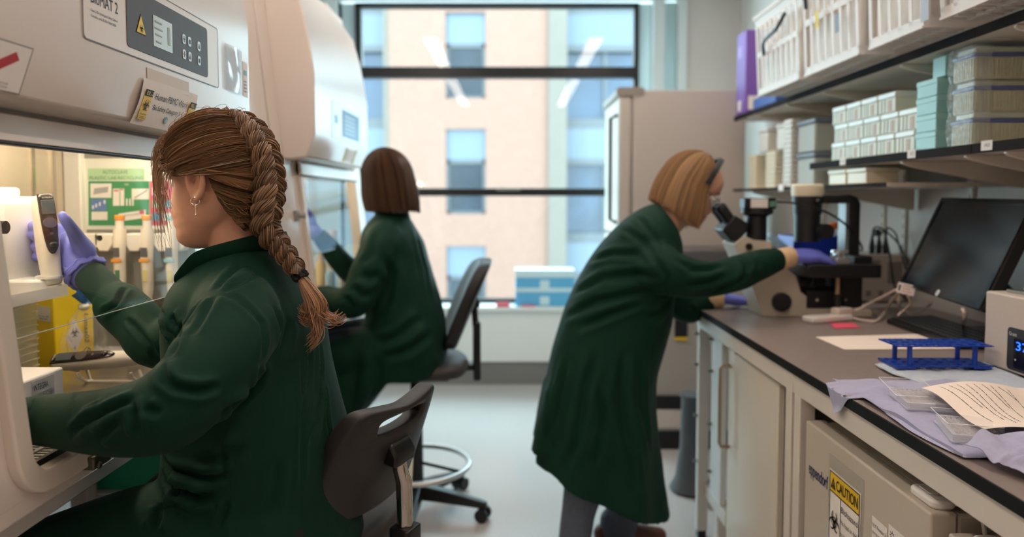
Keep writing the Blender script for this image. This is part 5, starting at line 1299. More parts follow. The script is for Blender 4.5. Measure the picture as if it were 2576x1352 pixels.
# pipetting handset lying on the work surface
def handset(name, label, group=None):
    """cordless pipette, local: tip at -x end is the display end, length along +x, screen up +z"""
    t = thing(name, label, 'pipette', (0, 0, 0), group)
    HW = mat('pipette_ivory', (240, 232, 218), .32); HB = mat('pipette_brown_black', (36, 29, 28), .25)
    st_ = [(-.092, .013, .012, .004), (-.086, .0175, .0155, .003), (-.05, .0185, .017, .001), (-.01, .0185, .0185, .0), (.03, .0185, .020, -.002), (.055, .0175, .0185, -.003), (.085, .0165, .0165, -.003), (.112, .0155, .0155, -.003), (.124, .0145, .0145, -.003)]
    rings = []
    for x, hy, hz, dz in st_:
        rings.append([(x, hy * math.copysign(abs(math.cos(a)) ** .7, math.cos(a)), dz + hz * math.copysign(abs(math.sin(a)) ** .7, math.sin(a))) for a in [2*math.pi*k/24 for k in range(24)]])
    build(MB().loft(rings), 'body', HW, t, local=True, subsurf=1)
    fp = [(-.0945, .0150, .0130), (-.0915, .0168, .0185), (-.05, .0172, .0203), (-.01, .0166, .0208), (.018, .0138, .0206), (.032, .0130, .0215), (.045, .008, .0185), (.050, .003, .0170)]
    rr_ = [[(x, -w, z - .006), (x, -w * .85, z), (x, 0, z + .0012), (x, w * .85, z), (x, w, z - .006)] for x, w, z in fp]
    fcp = build(MB().loft(rr_, True), 'face_plate', HB, t, local=True, subsurf=1)
    build(MB().box((-.0775, -.0112, .0190), (-.044, .0112, .0220)), 'screen', mat('pipette_screen', (86, 94, 98), .15), fcp, local=True, bevel=.0006)
    txt('INTEGRA', fcp, (-.0815, -.009, .0216), (0, 1, 0), (-1, 0, 0), .0036, WHITE, width=.018, loc=True)
    build(MB().lathe([(.0082, 0), (.0125, 0), (.0122, .0012), (.0085, .0012)], (-.024, 0, .0205), 28), 'touch_wheel', mat('wheel_grey', (120, 116, 116), .2, metal=.6), fcp, local=True)
    for a in range(4): build(MB().cyl((-.024 + .0045*math.cos(a*math.pi/2), .0045*math.sin(a*math.pi/2), .0203), (-.024 + .0045*math.cos(a*math.pi/2), .0045*math.sin(a*math.pi/2), .0216), .0016, n=10), 'button', WHITE, fcp, local=True)
    build(MB().cyl((.002, 0, .0200), (.002, 0, .0216), .0035, n=14), 'button', mat('wheel_grey', (120, 116, 116)), fcp, local=True)
    build(MB().sphere((.028, 0, .0215), (.0065, .008, .004), 14, 8), 'run_button', HB, fcp, local=True)
    build(MB().prism(rrect(0, -.003, .032, .031, .012), .0855, .0885, 'x'), 'joint_ring', mat('ring_grey', (196, 186, 172), .4), t, local=True)
    build(MB().lathe([(.0, 0), (.0148, 0), (.0150, .006), (.0120, .012), (.0, .012)], (.123, 0, -.003), 20, (1, 0, 0)), 'tip_collar', mat('ring_grey', (196, 186, 172)), t, local=True)
    build(MB().tube([(-.088, 0, -.010), (-.060, 0, -.022), (-.048, 0, -.032)], [.006, .006, .004], 10), 'finger_hook', HW, t, local=True)
    return t
h2 = handset('electronic_pipette', 'ivory electronic pipette lying on a small cradle in the near cabinet', 'electronic pipettes')
h2.location = (-.955, 1.655, WS + .050); h2.rotation_euler = (R(38), R(-4), R(3)); WL[h2] = Vector(h2.location)
build(MB().tube([(.124, 0, -.003), (.15, 0, -.005), (.17, 0, -.012)], [.013, .016, .012], 16), 'lower_barrel', mat('pipette_ivory', (240, 232, 218)), h2, local=True)
cr = thing('pipette_cradle', 'ivory curved cradle holding up the lying pipette', 'cradle', (-.96, 1.655, WS))
for x in (-.985, -.865):
    build(MB().tube(cable([(x, 1.636, WS + .026), (x + .002, 1.640, WS + .014), (x + .012, 1.650, WS + .003), (x + .02, 1.655, WS + .003), (x + .012, 1.664, WS + .003), (x, 1.672, WS + .024)]), .0035, n=8), 'hook', mat('pipette_ivory', (240, 232, 218)), cr)
build(MB().box((-.978, 1.650, WS), (-.84, 1.660, WS + .004)), 'foot_bar', mat('pipette_ivory', (240, 232, 218)), cr)
# pipette stand with hanging pipettes
GST = mat('stand_pale_grey', (196, 196, 194), .4)
ps = thing('pipette_stand', 'grey linear pipette stand with white hooks in the near cabinet', 'pipette stand', (-1.02, 1.98, WS))
build(MB().box((-1.16, 1.94, WS), (-.88, 2.06, WS + .012)), 'base', GST, ps, bevel=.004)
build(MB().box((-1.145, 2.000, WS + .012), (-.895, 2.012, 1.19)), 'back_plate', plastic_clear('smoky_panel', (150, 150, 146), .8, .3), ps, bevel=.002)
for k, px in enumerate((225, 262, 338, 410, 446)):
    x = P(px, 590, Y=1.965).x
    build(MB().prism([(x - .026, 1.226), (x + .026, 1.226), (x + .024, 1.196), (x + .012, 1.178), (x - .012, 1.178), (x - .024, 1.196)], 1.960, 2.000, 'y'), 'hook', LIGHTP, ps, bevel=.003)
    build(MB().cyl((x + .030, 1.985, 1.214), (x + .030, 1.960, 1.214), .008, n=12), 'hook_knob', GST, ps)
for k, (px, cap, lab) in enumerate(((303, (236, 148, 40), 'ivory pipette with orange plunger, left on the grey stand'), (372, (236, 164, 60), 'ivory pipette with orange plunger, middle of the grey stand'), (434, (150, 204, 220), 'ivory pipette with pale blue plunger, right on the grey stand'))):
    x = P(px, 640, Y=1.955).x
    t = thing('hanging_pipette', lab, 'pipette', (x, 1.955, 1.0), 'pipettes hanging on the stand')
    IV = mat('pipette_ivory', (240, 232, 218))
    build(MB().tube([(x, 1.955, 1.240), (x, 1.952, 1.20), (x, 1.950, 1.15), (x, 1.952, 1.08), (x, 1.952, 1.06)], [.016, .016, .0155, .0135, .011], 18), 'body', IV, t)
    build(MB().tube([(x, 1.952, 1.06), (x, 1.952, 1.035), (x, 1.952, 1.03), (x, 1.952, .96), (x, 1.952, .935)], [.010, .010, .006, .0055, .0035], 14), 'shaft', IV, t)
    build(MB().cyl((x, 1.955, 1.240), (x, 1.955, 1.262), .011, n=16), 'plunger_neck', IV, t)
    build(MB().cyl((x, 1.955, 1.262), (x, 1.955, 1.276), .0125, n=16), 'plunger', mat('cap_%d' % px, cap, .4), t, bevel=.002)
    build(MB().box((x - .008, 1.9325, 1.165), (x + .008, 1.9345, 1.19)), 'volume_window', mat('window_dark', (80, 80, 84), .3), t, smooth=0)
    build(MB().box((x - .013, 1.932, 1.152), (x + .013, 1.9345, 1.160)), 'colour_band', mat('cap_%d' % px, cap, .4), t, smooth=0)
    build(MB().box((x - .006, 1.9355, 1.10), (x + .006, 1.9378, 1.13)), 'sticker_patch', mat('label_green' if k == 0 else 'pale_yellow_label', (70, 132, 88)), t, smooth=0)
    build(MB().box((x - .014, 1.962, 1.203), (x + .014, 1.972, 1.214)), 'hanger', IV, t)
# recycling poster on the end lining
YP = 2.1085
po = thing('poster', 'recycling poster with green and red panels behind the cabinet glass', 'poster', (-1.1, YP, 1.24))
def pp_(px, py, o=0.0):
    q = P(px, py, Y=YP); return Vector((q.x, YP - o, q.z))
def prect(par, x0, y0, x1, y1, m, nm, o, sk=0.0):
    return build(MB().slab([pp_(x0, y1, o), pp_(x1, y1 + sk, o), pp_(x1, y0 + sk, o), pp_(x0, y0, o)], (0, -.0004, 0)), nm, m, par, smooth=0)
XD = Vector((1, 0, 0))
prect(po, 210, 399, 470, 578, mat('poster_paper', (232, 232, 222), .6), 'sheet', 0)
prect(po, 221, 424, 364, 454, mat('poster_pale_green', (176, 214, 168), .6), 'header_band', .0006)
gp_ = prect(po, 223, 456, 376, 568, mat('poster_green', (50, 140, 84), .6), 'green_panel', .0006)
rp_ = prect(po, 377, 456, 470, 568, mat('poster_red', (206, 82, 104), .6), 'red_panel', .0006)
hz = mat('poster_ink', (86, 116, 96), .6)
txt('AUTOCLAVE', po, pp_(259, 437.5, .0012), XD, ZD, .0105, hz, width=.072)
txt('PLASTIC LAB RECYCLING', po, pp_(226, 452, .0012), XD, ZD, .0095, hz, width=.153)
txt('YES', gp_, pp_(313, 467, .0012), XD, ZD, .006, WHITE); txt('NO', rp_, pp_(440, 467, .0012), XD, ZD, .006, WHITE)
prect(gp_, 228, 462, 281, 498, WHITE, 'picture', .0012); prect(gp_, 230, 501, 268, 530, mat('poster_blue', (96, 126, 190), .6), 'picture', .0012); prect(gp_, 231, 533, 271, 554, WHITE, 'picture', .0012)
prect(gp_, 332, 475, 375, 502, WHITE, 'picture', .0012); prect(gp_, 285, 475, 301, 518, WHITE, 'picture', .0012); prect(gp_, 303, 475, 313, 518, WHITE, 'picture', .0012); prect(gp_, 299, 538, 367, 558, WHITE, 'picture', .0012, -10)
gy = mat('poster_grey', (168, 168, 166), .6)
build(MB().slab([pp_(236, 490, .0018), pp_(272, 484, .0018), pp_(274, 470, .0018), pp_(238, 474, .0018)], (0, -.0003, 0)), 'drawn_plate', gy, gp_, smooth=0)
build(MB().slab([pp_(340, 500, .0018), pp_(373, 480, .0018), pp_(371, 477, .0018), pp_(338, 497, .0018)], (0, -.0003, 0)), 'drawn_tube', gy, gp_, smooth=0)
for a, b in ((233, 517), (241, 513), (250, 509), (262, 504)): prect(gp_, a, b, a + 4, b + 9, WHITE, 'drawn_funnel', .0018)
for a in (318, 326, 333): prect(gp_, a, 500, a + 4, 518, WHITE, 'drawn_vial', .0018)
prect(gp_, 287, 478, 299, 482, rp_.data.materials[0], 'red_cap', .0018); prect(gp_, 304, 476, 311, 479, rp_.data.materials[0], 'red_cap', .0018); prect(gp_, 352, 529, 364, 539, rp_.data.materials[0], 'red_cap', .0024)
prect(gp_, 303, 543, 350, 545, gy, 'drawn_syringe', .0024, -6)
for a, b, c_ in ((383, 472, (224, 206, 206)), (383, 504, (150, 170, 150)), (412, 504, (96, 170, 206)), (383, 536, (70, 150, 196)), (412, 536, (204, 214, 214)), (440, 480, (210, 190, 190))):
    prect(rp_, a, b, a + 26, b + 19, mat('pic_%d_%d' % (a, b), c_, .6), 'picture', .0012)
for cx in (385, 410):
    tm = MB()
    for k in range(3):
        a = math.pi / 2 + k * 2 * math.pi / 3; b = a + 2 * math.pi / 3
        q0_, q1_ = (cx + 9 * math.cos(a), 436 - 9 * math.sin(a)), (cx + 9 * math.cos(b), 436 - 9 * math.sin(b))
        i0, i1 = (cx + 6 * math.cos(a), 436 - 6 * math.sin(a)), (cx + 6 * math.cos(b), 436 - 6 * math.sin(b))
        tm.slab([pp_(*q0_, .0006), pp_(*q1_, .0006), pp_(*i1, .0006), pp_(*i0, .0006)], (0, -.0004, 0))
    build(tm, 'recycling_triangle', hz, po, smooth=0)
# black pen-like lever at the opening edge

# ------------------------------------------------------------------ inside the far cabinet
for k, (px, y, r_, h_, c_, nm, lab) in enumerate(((806, 3.05, .022, .20, (232, 216, 170), 'reagent_bottle', 'cream bottle inside the far cabinet near its latch'), (866, 3.25, .03, .28, (236, 220, 176), 'reagent_bottle', 'tall cream bottle inside the far cabinet near the seated head'), (835, 3.2, .025, .13, (150, 190, 214), 'reagent_bottle', 'short blue bottle between the two cream bottles in the far cabinet'))):
    x = P(px, 560, Y=y).x; x = min(x, -.80)
    t = thing(nm, lab, 'bottle', (x, y, WS))
    build(MB().lathe([(.0, 0), (r_, 0), (r_, h_ * .72), (r_ * .6, h_ * .82), (.0, h_ * .82)], (x, y, WS), 20), 'bottle_body', mat('bottle_%d' % k, c_, .4), t)
    build(MB().lathe([(.0, 0), (r_ * .65, 0), (r_ * .65, h_ * .2), (.0, h_ * .2)], (x, y, WS + h_ * .8), 16), 'cap', WHITE, t)
build(MB().box((-.99, 2.78, WS), (-.87, 3.0, WS + .04)), 'tray', mat('tray_white', (232, 230, 222), .4), bevel=.004, label='white tray on the work surface of the far cabinet', cat='tray')
build(MB().box((-1.16, 2.72, WS), (-1.04, 2.84, WS + .17)), 'yellow_tub', mat('tub_yellow', (228, 206, 120), .5), bevel=.006, label='pale yellow tub at the back of the far cabinet', cat='tub')
build(MB().box((-1.10, 3.05, WS), (-.98, 3.15, WS + .09)), 'blue_carton', mat('carton_light_blue', (150, 196, 220), .5), bevel=.003, label='light blue carton at the back of the far cabinet', cat='carton')

# ------------------------------------------------------------------ rack with green trays below the near cabinet
rk2 = thing('tray_rack', 'pale metal rack with two shelves under the near cabinet', 'rack', (-1.2, 2.26, 0))
RM = mat('rack_pale', (204, 202, 200), .4)
for x in (-1.42, -.99):
    for y in (2.125, 2.358): build(MB().box((x - .012, y - .012, 0), (x + .012, y + .012, .74)), 'post', RM, rk2)
for z in (.195, .43): build(MB().box((-1.43, 2.112, z), (-.98, 2.370, z + .022)), 'shelf_board', RM, rk2, bevel=.003)
GT = mat('green_tray', (20, 148, 116), .45); 
for k, (z, x0, x1, hh, lab) in enumerate(((.4525, -1.28, -1.03, .13, 'green plastic tray on the upper shelf of the low rack'), (.2175, -1.28, -1.03, .17, 'green plastic tray on the lower shelf of the low rack'), (.0, -1.27, -1.02, .10, 'green plastic tray on the floor under the rack'))):
    build(shell(x0, x1, 2.14, 2.335, z + .001, z + hh), 'green_tray', GT, label=lab, cat='tray', group='green trays under the cabinet')
build(MB().box((-1.22, 2.17, .459), (-1.10, 2.29, .575)), 'clear_packet', plastic_clear('packet_film', (190, 226, 222), .5, .1), label='clear crinkled packet lying in the upper green tray', cat='packet', bevel=.01)
build(MB().box((-1.36, 2.15, .453), (-1.30, 2.24, .56)), 'yellow_box', mat('yellow_card2', (220, 180, 40), .5), label='small yellow box beside the upper green tray', cat='box', bevel=.003)
pmp = thing('vacuum_pump', 'grey pump with black cap on the floor below the near cabinet', 'pump', (-1.3, 1.85, 0))
build(MB().box((-1.42, 1.70, 0), (-1.12, 1.98, .20)), 'body', mat('pump_grey', (130, 130, 132), .45), pmp, bevel=.015)
build(MB().cyl((-1.25, 1.82, .20), (-1.25, 1.82, .36), .05), 'flask', mat('flask_grey', (176, 180, 184), .3), pmp)
build(MB().cyl((-1.25, 1.82, .36), (-1.25, 1.82, .41), .04), 'cap', BLACK, pmp)
# pale yellow bin behind the near chair
bq = P(925, 1200, Y=2.15)
t = thing('yellow_waste_bin', 'pale yellow waste bin standing behind the near chair', 'waste bin', (-.44, 2.15, 0))
m = MB().loft([[(x, y, .0) for x, y in rrect(-.44, 2.15, .20, .24, .03)], [(x, y, .50) for x, y in rrect(-.44, 2.15, .25, .30, .035)], [(x, y, .56) for x, y in rrect(-.44, 2.15, .25, .30, .035)]])
build(m, 'body', mat('pale_yellow_plastic', (226, 210, 150), .5, noise_amt=.03, noise_scale=9), t, bevel=.003)
build(MB().loft([[(x, y, .561) for x, y in rrect(-.44, 2.15, .265, .315, .04)], [(x, y, .585) for x, y in rrect(-.44, 2.15, .265, .315, .04)], [(x, y, .60) for x, y in rrect(-.44, 2.15, .22, .27, .04)]]), 'lid', mat('bin_lid_white', (216, 212, 206), .5), t)
# ------------------------------------------------------------------ figure helpers
def limb(pts, rad, n=16, k=5):
    """smooth tapered volume with round ends"""
    path = cable(pts, 0, k=k); m = len(path)
    rr = np.interp(np.linspace(0, len(rad) - 1, m), range(len(rad)), rad)
    a = (path[0] - path[1]).normalized(); b = (path[-1] - path[-2]).normalized()
    pre = [path[0] + a * rr[0] * f for f in (.95, .8, .45)]; prer = [rr[0] * f for f in (.25, .6, .9)]
    post = [path[-1] + b * rr[-1] * f for f in (.45, .8, .95)]; postr = [rr[-1] * f for f in (.9, .6, .25)]
    return MB().tube(pre + path + post, prer + list(rr) + postr, n)
def merge(parts):
    o = MB()
    for p in parts: o.add(p.v, p.f)
    return o
def fuse(parts, voxel, it=6, fac=.5):
    """one continuous surface from overlapping volumes"""
    mb = merge(parts)
    me = bpy.data.meshes.new('t'); me.from_pydata([tuple(v) for v in mb.v], [], mb.f)
    bm_ = bmesh.new(); bm_.from_mesh(me); bmesh.ops.recalc_face_normals(bm_, faces=bm_.faces); bm_.to_mesh(me); bm_.free()
    ob = bpy.data.objects.new('t', me); COL.objects.link(ob)
    r = ob.modifiers.new('r', 'REMESH'); r.mode = 'VOXEL'; r.voxel_size = voxel
    if it:
        s = ob.modifiers.new('s', 'SMOOTH'); s.factor = fac; s.iterations = it
    dg = bpy.context.evaluated_depsgraph_get()
    out = bpy.data.meshes.new_from_object(ob.evaluated_get(dg))
    bpy.data.objects.remove(ob); bpy.data.meshes.remove(me)
    return out
def get_co(me):
    c = np.empty(len(me.vertices) * 3); me.vertices.foreach_get('co', c); return c.reshape(-1, 3)
def get_no(me):
    c = np.empty(len(me.vertices) * 3); me.vertices.foreach_get('normal', c); return c.reshape(-1, 3)
def set_co(me, c):
    me.vertices.foreach_set('co', c.reshape(-1)); me.update()
def bvh_of(me):
    return BVHTree.FromPolygons([v.co.copy() for v in me.vertices], [tuple(p.vertices) for p in me.polygons])
def fold(me, bvh, px, w=.010, d=.006, side=0.0):
    """press a crease along a line measured on the cloth (ridge on one side)"""
    pts = []
    for a, b in zip(px, px[1:]):
        n = max(2, int(math.hypot(b[0]-a[0], b[1]-a[1]) / 5))
        for i in range(n):
            t = i / n; h = bvh.ray_cast(_o, ray(a[0] + (b[0]-a[0])*t, a[1] + (b[1]-a[1])*t).normalized())
            if h[0] is not None: pts.append(h[0])
    if len(pts) < 3: return
    fold3(me, pts, w, d, side)
def fold3(me, pts, w, d, side=0.0):
    p = np.array([tuple(q) for q in pts]); co = get_co(me); no = get_no(me)
    lo, hi = p.min(0) - 4 * w, p.max(0) + 4 * w
    idx = np.where(np.all((co > lo) & (co < hi), axis=1))[0]
    if len(idx) == 0: return
    c = co[idx]; dist = np.full(len(idx), 1e9); near = np.zeros(len(idx), int)
    for s in range(0, len(p), 64):
        dd = np.linalg.norm(c[:, None, :] - p[None, s:s+64, :], axis=2); j = dd.argmin(1); v = dd[np.arange(len(idx)), j]
        b = v < dist; dist[b] = v[b]; near[b] = j[b] + s
    e = np.minimum(near, len(p) - 1 - near) / max(1, len(p) - 1)
    taper = np.clip(e * 5, 0, 1) ** .7
    disp = -d * np.exp(-(dist / w) ** 2)
    disp += d * .75 * np.exp(-((dist - 2.0 * w) / (w * 1.1)) ** 2)
    co[idx] = c + no[idx] * (disp * taper)[:, None]
    set_co(me, co)
def ripple(me, amp, scale, seed=0.0, stretch=(1, 1, 1)):
    co = get_co(me); no = get_no(me)
    h = np.array([noise.noise(Vector((c[0]*scale*stretch[0] + seed, c[1]*scale*stretch[1], c[2]*scale*stretch[2] - seed))) + .45 * noise.noise(Vector((c[0]*scale*2.3*stretch[0] - seed, c[1]*scale*2.3*stretch[1], c[2]*scale*2.3*stretch[2]))) for c in co])
    set_co(me, co + no * (h * amp)[:, None])
def oval(c, ex, ey, a, b, n=36, p=1.0):
    c, ex, ey = Vector(c), Vector(ex), Vector(ey); out = []
    for k in range(n):
        t = 2 * math.pi * k / n; cs, sn_ = math.cos(t), math.sin(t)
        out.append(c + ex * (a * math.copysign(abs(cs) ** p, cs)) + ey * (b * math.copysign(abs(sn_) ** p, sn_)))
    return out
def dense(rings, k=4):
    """smooth extra rings between the given ones"""
    cols = [cable([r[i] for r in rings], 0, k=k) for i in range(len(rings[0]))]
    return [[c[j] for c in cols] for j in range(len(cols[0]))]

# head in its own frame: +x face, +y left, +z up, origin between the ears at eye height
HZ = [-.118, -.112, -.102, -.092, -.080, -.070, -.063, -.055, -.045, -.030, -.015, 0, .015, .03, .05, .07, .085, .098, .108, .114]
HF = [.058, .078, .088, .088, .083, .089, .087, .091, .087, .083, .080, .078, .085, .093, .094, .088, .077, .060, .038, .012]
HB = [.010, .004, -.004, -.012, -.028, -.045, -.055, -.064, -.073, -.083, -.089, -.093, -.096, -.098, -.097, -.092, -.082, -.066, -.044, -.016]
HW = [.018, .030, .040, .048, .054, .058, .060, .062, .064, .067, .069, .071, .073, .0745, .075, .071, .064, .052, .035, .014]
def head_volume(sc=1.0):
    rings = []
    for z, f, b, w in zip(HZ, HF, HB, HW):
        c = (f + b) / 2; a = (f - b) / 2; r = []
        for k in range(40):
            t = 2 * math.pi * k / 40; cs, sn_ = math.cos(t), math.sin(t)
            x = c + a * math.copysign(abs(cs) ** .9, cs); y = w * math.copysign(abs(sn_) ** .92, sn_)
            if cs > 0:
                x += .0 + .026 * math.exp(-((z + .036) / .014) ** 2) * math.exp(-(y / .012) ** 2) + .012 * math.exp(-((z + .015) / .016) ** 2) * math.exp(-(y / .009) ** 2)
                x -= .010 * math.exp(-((z - .002) / .012) ** 2) * math.exp(-((abs(y) - .033) / .016) ** 2)
                x += .004 * math.exp(-((z + .03) / .02) ** 2) * math.exp(-((abs(y) - .042) / .018) ** 2)
            r.append(Vector((x * sc, y * sc, z * sc)))
        rings.append(r)
    return MB().loft(rings)
def ear_volume(s, sc=1.0, back=0.0):
    pts = [(.012, .070, -.030), (.016, .076, -.012), (.014, .080, .008), (.002, .083, .022), (-.012, .084, .020), (-.018, .084, .004), (-.014, .081, -.014), (-.004, .077, -.028), (.006, .073, -.034)]
    m = merge([limb([Vector((x * sc, s * y * sc, z * sc)) for x, y, z in pts], [.006, .0055, .005, .005, .005, .005, .0055, .006, .006], 10, 3),
               limb([Vector((.008 * sc, s * .070 * sc, -.02 * sc)), Vector((-.004 * sc, s * .076 * sc, -.004 * sc)), Vector((-.006 * sc, s * .077 * sc, .010 * sc))], [.007, .006, .005], 10, 3)])
    m.v = [(x - back, y, z) for x, y, z in m.v]
    return m
def place(mb, M):
    mb.v = [tuple(M @ Vector(v)) for v in mb.v]; return mb
def frame_matrix(o, f, u):
    f = Vector(f).normalized(); u = Vector(u); u = (u - f * u.dot(f)).normalized(); l = u.cross(f)
    M = Matrix(((f.x, l.x, u.x, o[0]), (f.y, l.y, u.y, o[1]), (f.z, l.z, u.z, o[2]), (0, 0, 0, 1)))
    return M
def hair_strands(paths, r=.0008, taper=.5):
    """many fine hairs as one mesh; every hair carries its own natural tone"""
    V = []; F = []; T = []
    for p, tone, rr in paths:
        n = len(p); prev = None; o = len(V)
        for i in range(n):
            t = (p[min(i+1, n-1)] - p[max(i-1, 0)])
            t = t.normalized() if t.length > 1e-9 else Vector((0, 0, 1))
            u = t.orthogonal().normalized() if prev is None else (prev - t * prev.dot(t))
            u = u.normalized() if u.length > 1e-6 else t.orthogonal().normalized(); prev = u; w = t.cross(u)
            q = r * rr * (1 - taper * (i / (n - 1)) ** 2)
            for k in range(3):
                a = 2.0944 * k; V.append(p[i] + (u * math.cos(a) + w * math.sin(a)) * q); T.append(tone)
        for i in range(n - 1):
            for k in range(3):
                l = (k + 1) % 3; F.append((o + i*3 + k, o + i*3 + l, o + i*3 + 3 + l, o + i*3 + 3 + k))
    me = bpy.data.meshes.new('hair'); me.from_pydata([tuple(v) for v in V], [], F)
    at = me.attributes.new('tone', 'FLOAT', 'POINT'); at.data.foreach_set('value', T)
    return me
def hair_mat(name, dark, light, rough=.38):
    m = bpy.data.materials.new(name); m.use_nodes = True; nt = m.node_tree; b = nt.nodes['Principled BSDF']
    a = nt.nodes.new('ShaderNodeAttribute'); a.attribute_name = 'tone'
    r = nt.nodes.new('ShaderNodeValToRGB'); r.color_ramp.elements[0].color = (*lin(dark), 1); r.color_ramp.elements[1].color = (*lin(light), 1)
    nt.links.new(a.outputs['Fac'], r.inputs[0]); nt.links.new(r.outputs[0], b.inputs['Base Color'])
    b.inputs['Roughness'].default_value = rough; b.inputs['Specular IOR Level'].default_value = .45
    MATS[name] = m; return m
def set_tone(me, fn):
    at = me.attributes.new('tone', 'FLOAT', 'POINT'); at.data.foreach_set('value', [fn(v.co) for v in me.vertices])
def hand_parts(wrist, fwd, palm_n, curl=.35, side=1, sc=1.0, spread=.10, thumb_out=.7):
    """five separate fingers on a palm: fwd along the hand, palm_n out of the palm, side=+1 thumb on fwd x palm_n"""
    f = Vector(fwd).normalized(); n = Vector(palm_n); n = (n - f * n.dot(f)).normalized(); s = f.cross(n) * side
    w = Vector(wrist); parts = []
    parts.append(limb([w - f * .02, w + f * .005], [.027 * sc, .026 * sc]))
    for q in (-.028, -.010, .010, .027):
        parts.append(limb([w + s * q * .6 * sc, w + f * .05 * sc + s * q * .9 * sc, w + f * .088 * sc + s * q * sc], [.019 * sc, .0165 * sc, .0125 * sc], 12))
    for q, L in ((.030, .070), (.010, .080), (-.011, .074), (-.030, .058)):
        b = w + f * .088 * sc + s * q * sc; d = (f + s * q / .03 * spread).normalized(); pts = [b - d * .01]; a = 0
        for i, (fr, rr) in enumerate(((.46, 1), (.30, 1.1), (.24, .9))):
            a += curl * rr; dd = d * math.cos(a) + n * math.sin(a); pts.append(pts[-1] + dd * L * fr * sc + (d * .01 if i == 0 else Vector((0, 0, 0))))
        parts.append(limb(pts, [.0105 * sc, .0100 * sc, .0092 * sc, .0080 * sc], 12))
    tb = w + f * .022 * sc + s * .026 * sc + n * .006
    td_ = (f * .72 + s * thumb_out + n * .35).normalized(); te = (f * .9 + s * .25 + n * .45).normalized()
    parts.append(limb([tb - td_ * .01, tb + td_ * .034 * sc, tb + td_ * .034 * sc + te * .030 * sc, tb + td_ * .034 * sc + te * .054 * sc], [.017 * sc, .0135 * sc, .0112 * sc, .0090 * sc], 12))
    return parts
COAT = bpy.data.materials.new('green_cotton'); COAT.use_nodes = True
def _coat():
    nt = COAT.node_tree; b = nt.nodes['Principled BSDF']; tc = nt.nodes.new('ShaderNodeTexCoord')
    b.inputs['Roughness'].default_value = .72; b.inputs['Specular IOR Level'].default_value = .15
    b.inputs['Sheen Weight'].default_value = .02; b.inputs['Sheen Roughness'].default_value = .4
    n = nt.nodes.new('ShaderNodeTexNoise'); n.inputs['Scale'].default_value = 9; n.inputs['Detail'].default_value = 6
    r = nt.nodes.new('ShaderNodeValToRGB'); r.color_ramp.elements[0].color = (*lin((11, 44, 33)), 1); r.color_ramp.elements[1].color = (*lin((15, 54, 41)), 1)
    nt.links.new(tc.outputs['Object'], n.inputs['Vector']); nt.links.new(n.outputs['Fac'], r.inputs[0]); nt.links.new(r.outputs[0], b.inputs['Base Color'])
    w = nt.nodes.new('ShaderNodeTexNoise'); w.inputs['Scale'].default_value = 700
    n3 = nt.nodes.new('ShaderNodeTexNoise'); n3.inputs['Scale'].default_value = 16; n3.inputs['Detail'].default_value = 3; n3.inputs['Distortion'].default_value = .6
    ad = nt.nodes.new('ShaderNodeMath'); ad.operation = 'MULTIPLY_ADD'; ad.inputs[1].default_value = 4.0
    nt.links.new(tc.outputs['Object'], w.inputs['Vector']); nt.links.new(tc.outputs['Object'], n3.inputs['Vector'])
    nt.links.new(n3.outputs['Fac'], ad.inputs[0]); nt.links.new(w.outputs['Fac'], ad.inputs[2])
    bp = nt.nodes.new('ShaderNodeBump'); bp.inputs['Strength'].default_value = .22; bp.inputs['Distance'].default_value = .0015
    nt.links.new(ad.outputs[0], bp.inputs['Height']); nt.links.new(bp.outputs[0], b.inputs['Normal'])
_coat()
SKIN = mat('skin', (222, 168, 142), .48, spec=.35, noise_amt=.05, noise_scale=40, sss=.12, bump=.06, bump_scale=500)
GLOVE = mat('violet_blue_nitrile', (104, 112, 204), .42, noise_amt=.04, noise_scale=30, bump=.12, bump_scale=160)
CUFFB = mat('latex_cuff_beige', (222, 190, 148), .5)
TROUS = mat('black_trousers', (20, 22, 24), .8, noise_amt=.1, noise_scale=60)
BLACKC = mat('black_stud_tape', (18, 20, 22), .7)

# ------------------------------------------------------------------ lab chairs
CHB = mat('dark_brown_black_vinyl', (36, 32, 30), .5, noise_amt=.06, noise_scale=40, bump=.1, bump_scale=500)
CHS = mat('charcoal_seat', (58, 54, 52), .6, noise_amt=.05, noise_scale=60, bump=.12, bump_scale=500)
def outline_mesh(outer, holes, ext, bev):
    cu = bpy.data.curves.new('t', 'CURVE'); cu.dimensions = '2D'; cu.fill_mode = 'BOTH'; cu.extrude = ext; cu.bevel_depth = bev; cu.bevel_resolution = 3; cu.offset = -bev
    for pts in [outer] + holes:
        sp = cu.splines.new('POLY'); sp.points.add(len(pts) - 1); sp.use_cyclic_u = True
        for p_, q in zip(sp.points, pts): p_.co = (q[0], q[1], 0, 1)
    ob = bpy.data.objects.new('t', cu); me = bpy.data.meshes.new_from_object(ob); bpy.data.objects.remove(ob); bpy.data.curves.remove(cu)
    b = bmesh.new(); b.from_mesh(me); bmesh.ops.remove_doubles(b, verts=b.verts, dist=1e-5); bmesh.ops.triangulate(b, faces=b.faces)
    for _ in range(3):
        es = [e for e in b.edges if e.calc_length() > .035]
        if es: bmesh.ops.subdivide_edges(b, edges=es, cuts=1); bmesh.ops.triangulate(b, faces=[f for f in b.faces if len(f.verts) > 3])
    b.to_mesh(me); b.free(); return me
def smooth_loop(pts, k=8):
    q = [Vector((*p_, 0)) for p_ in pts]; n = len(q); out = []
    for i in range(n):
        a, b, c, d = q[i-1], q[i], q[(i+1) % n], q[(i+2) % n]
        for j in range(k):
            t = j / k; p_ = .5 * ((2*b) + (c - a)*t + (2*a - 5*b + 4*c - d)*t*t + (-a + 3*b - 3*c + d)*t**3); out.append((p_.x, p_.y))
    return out
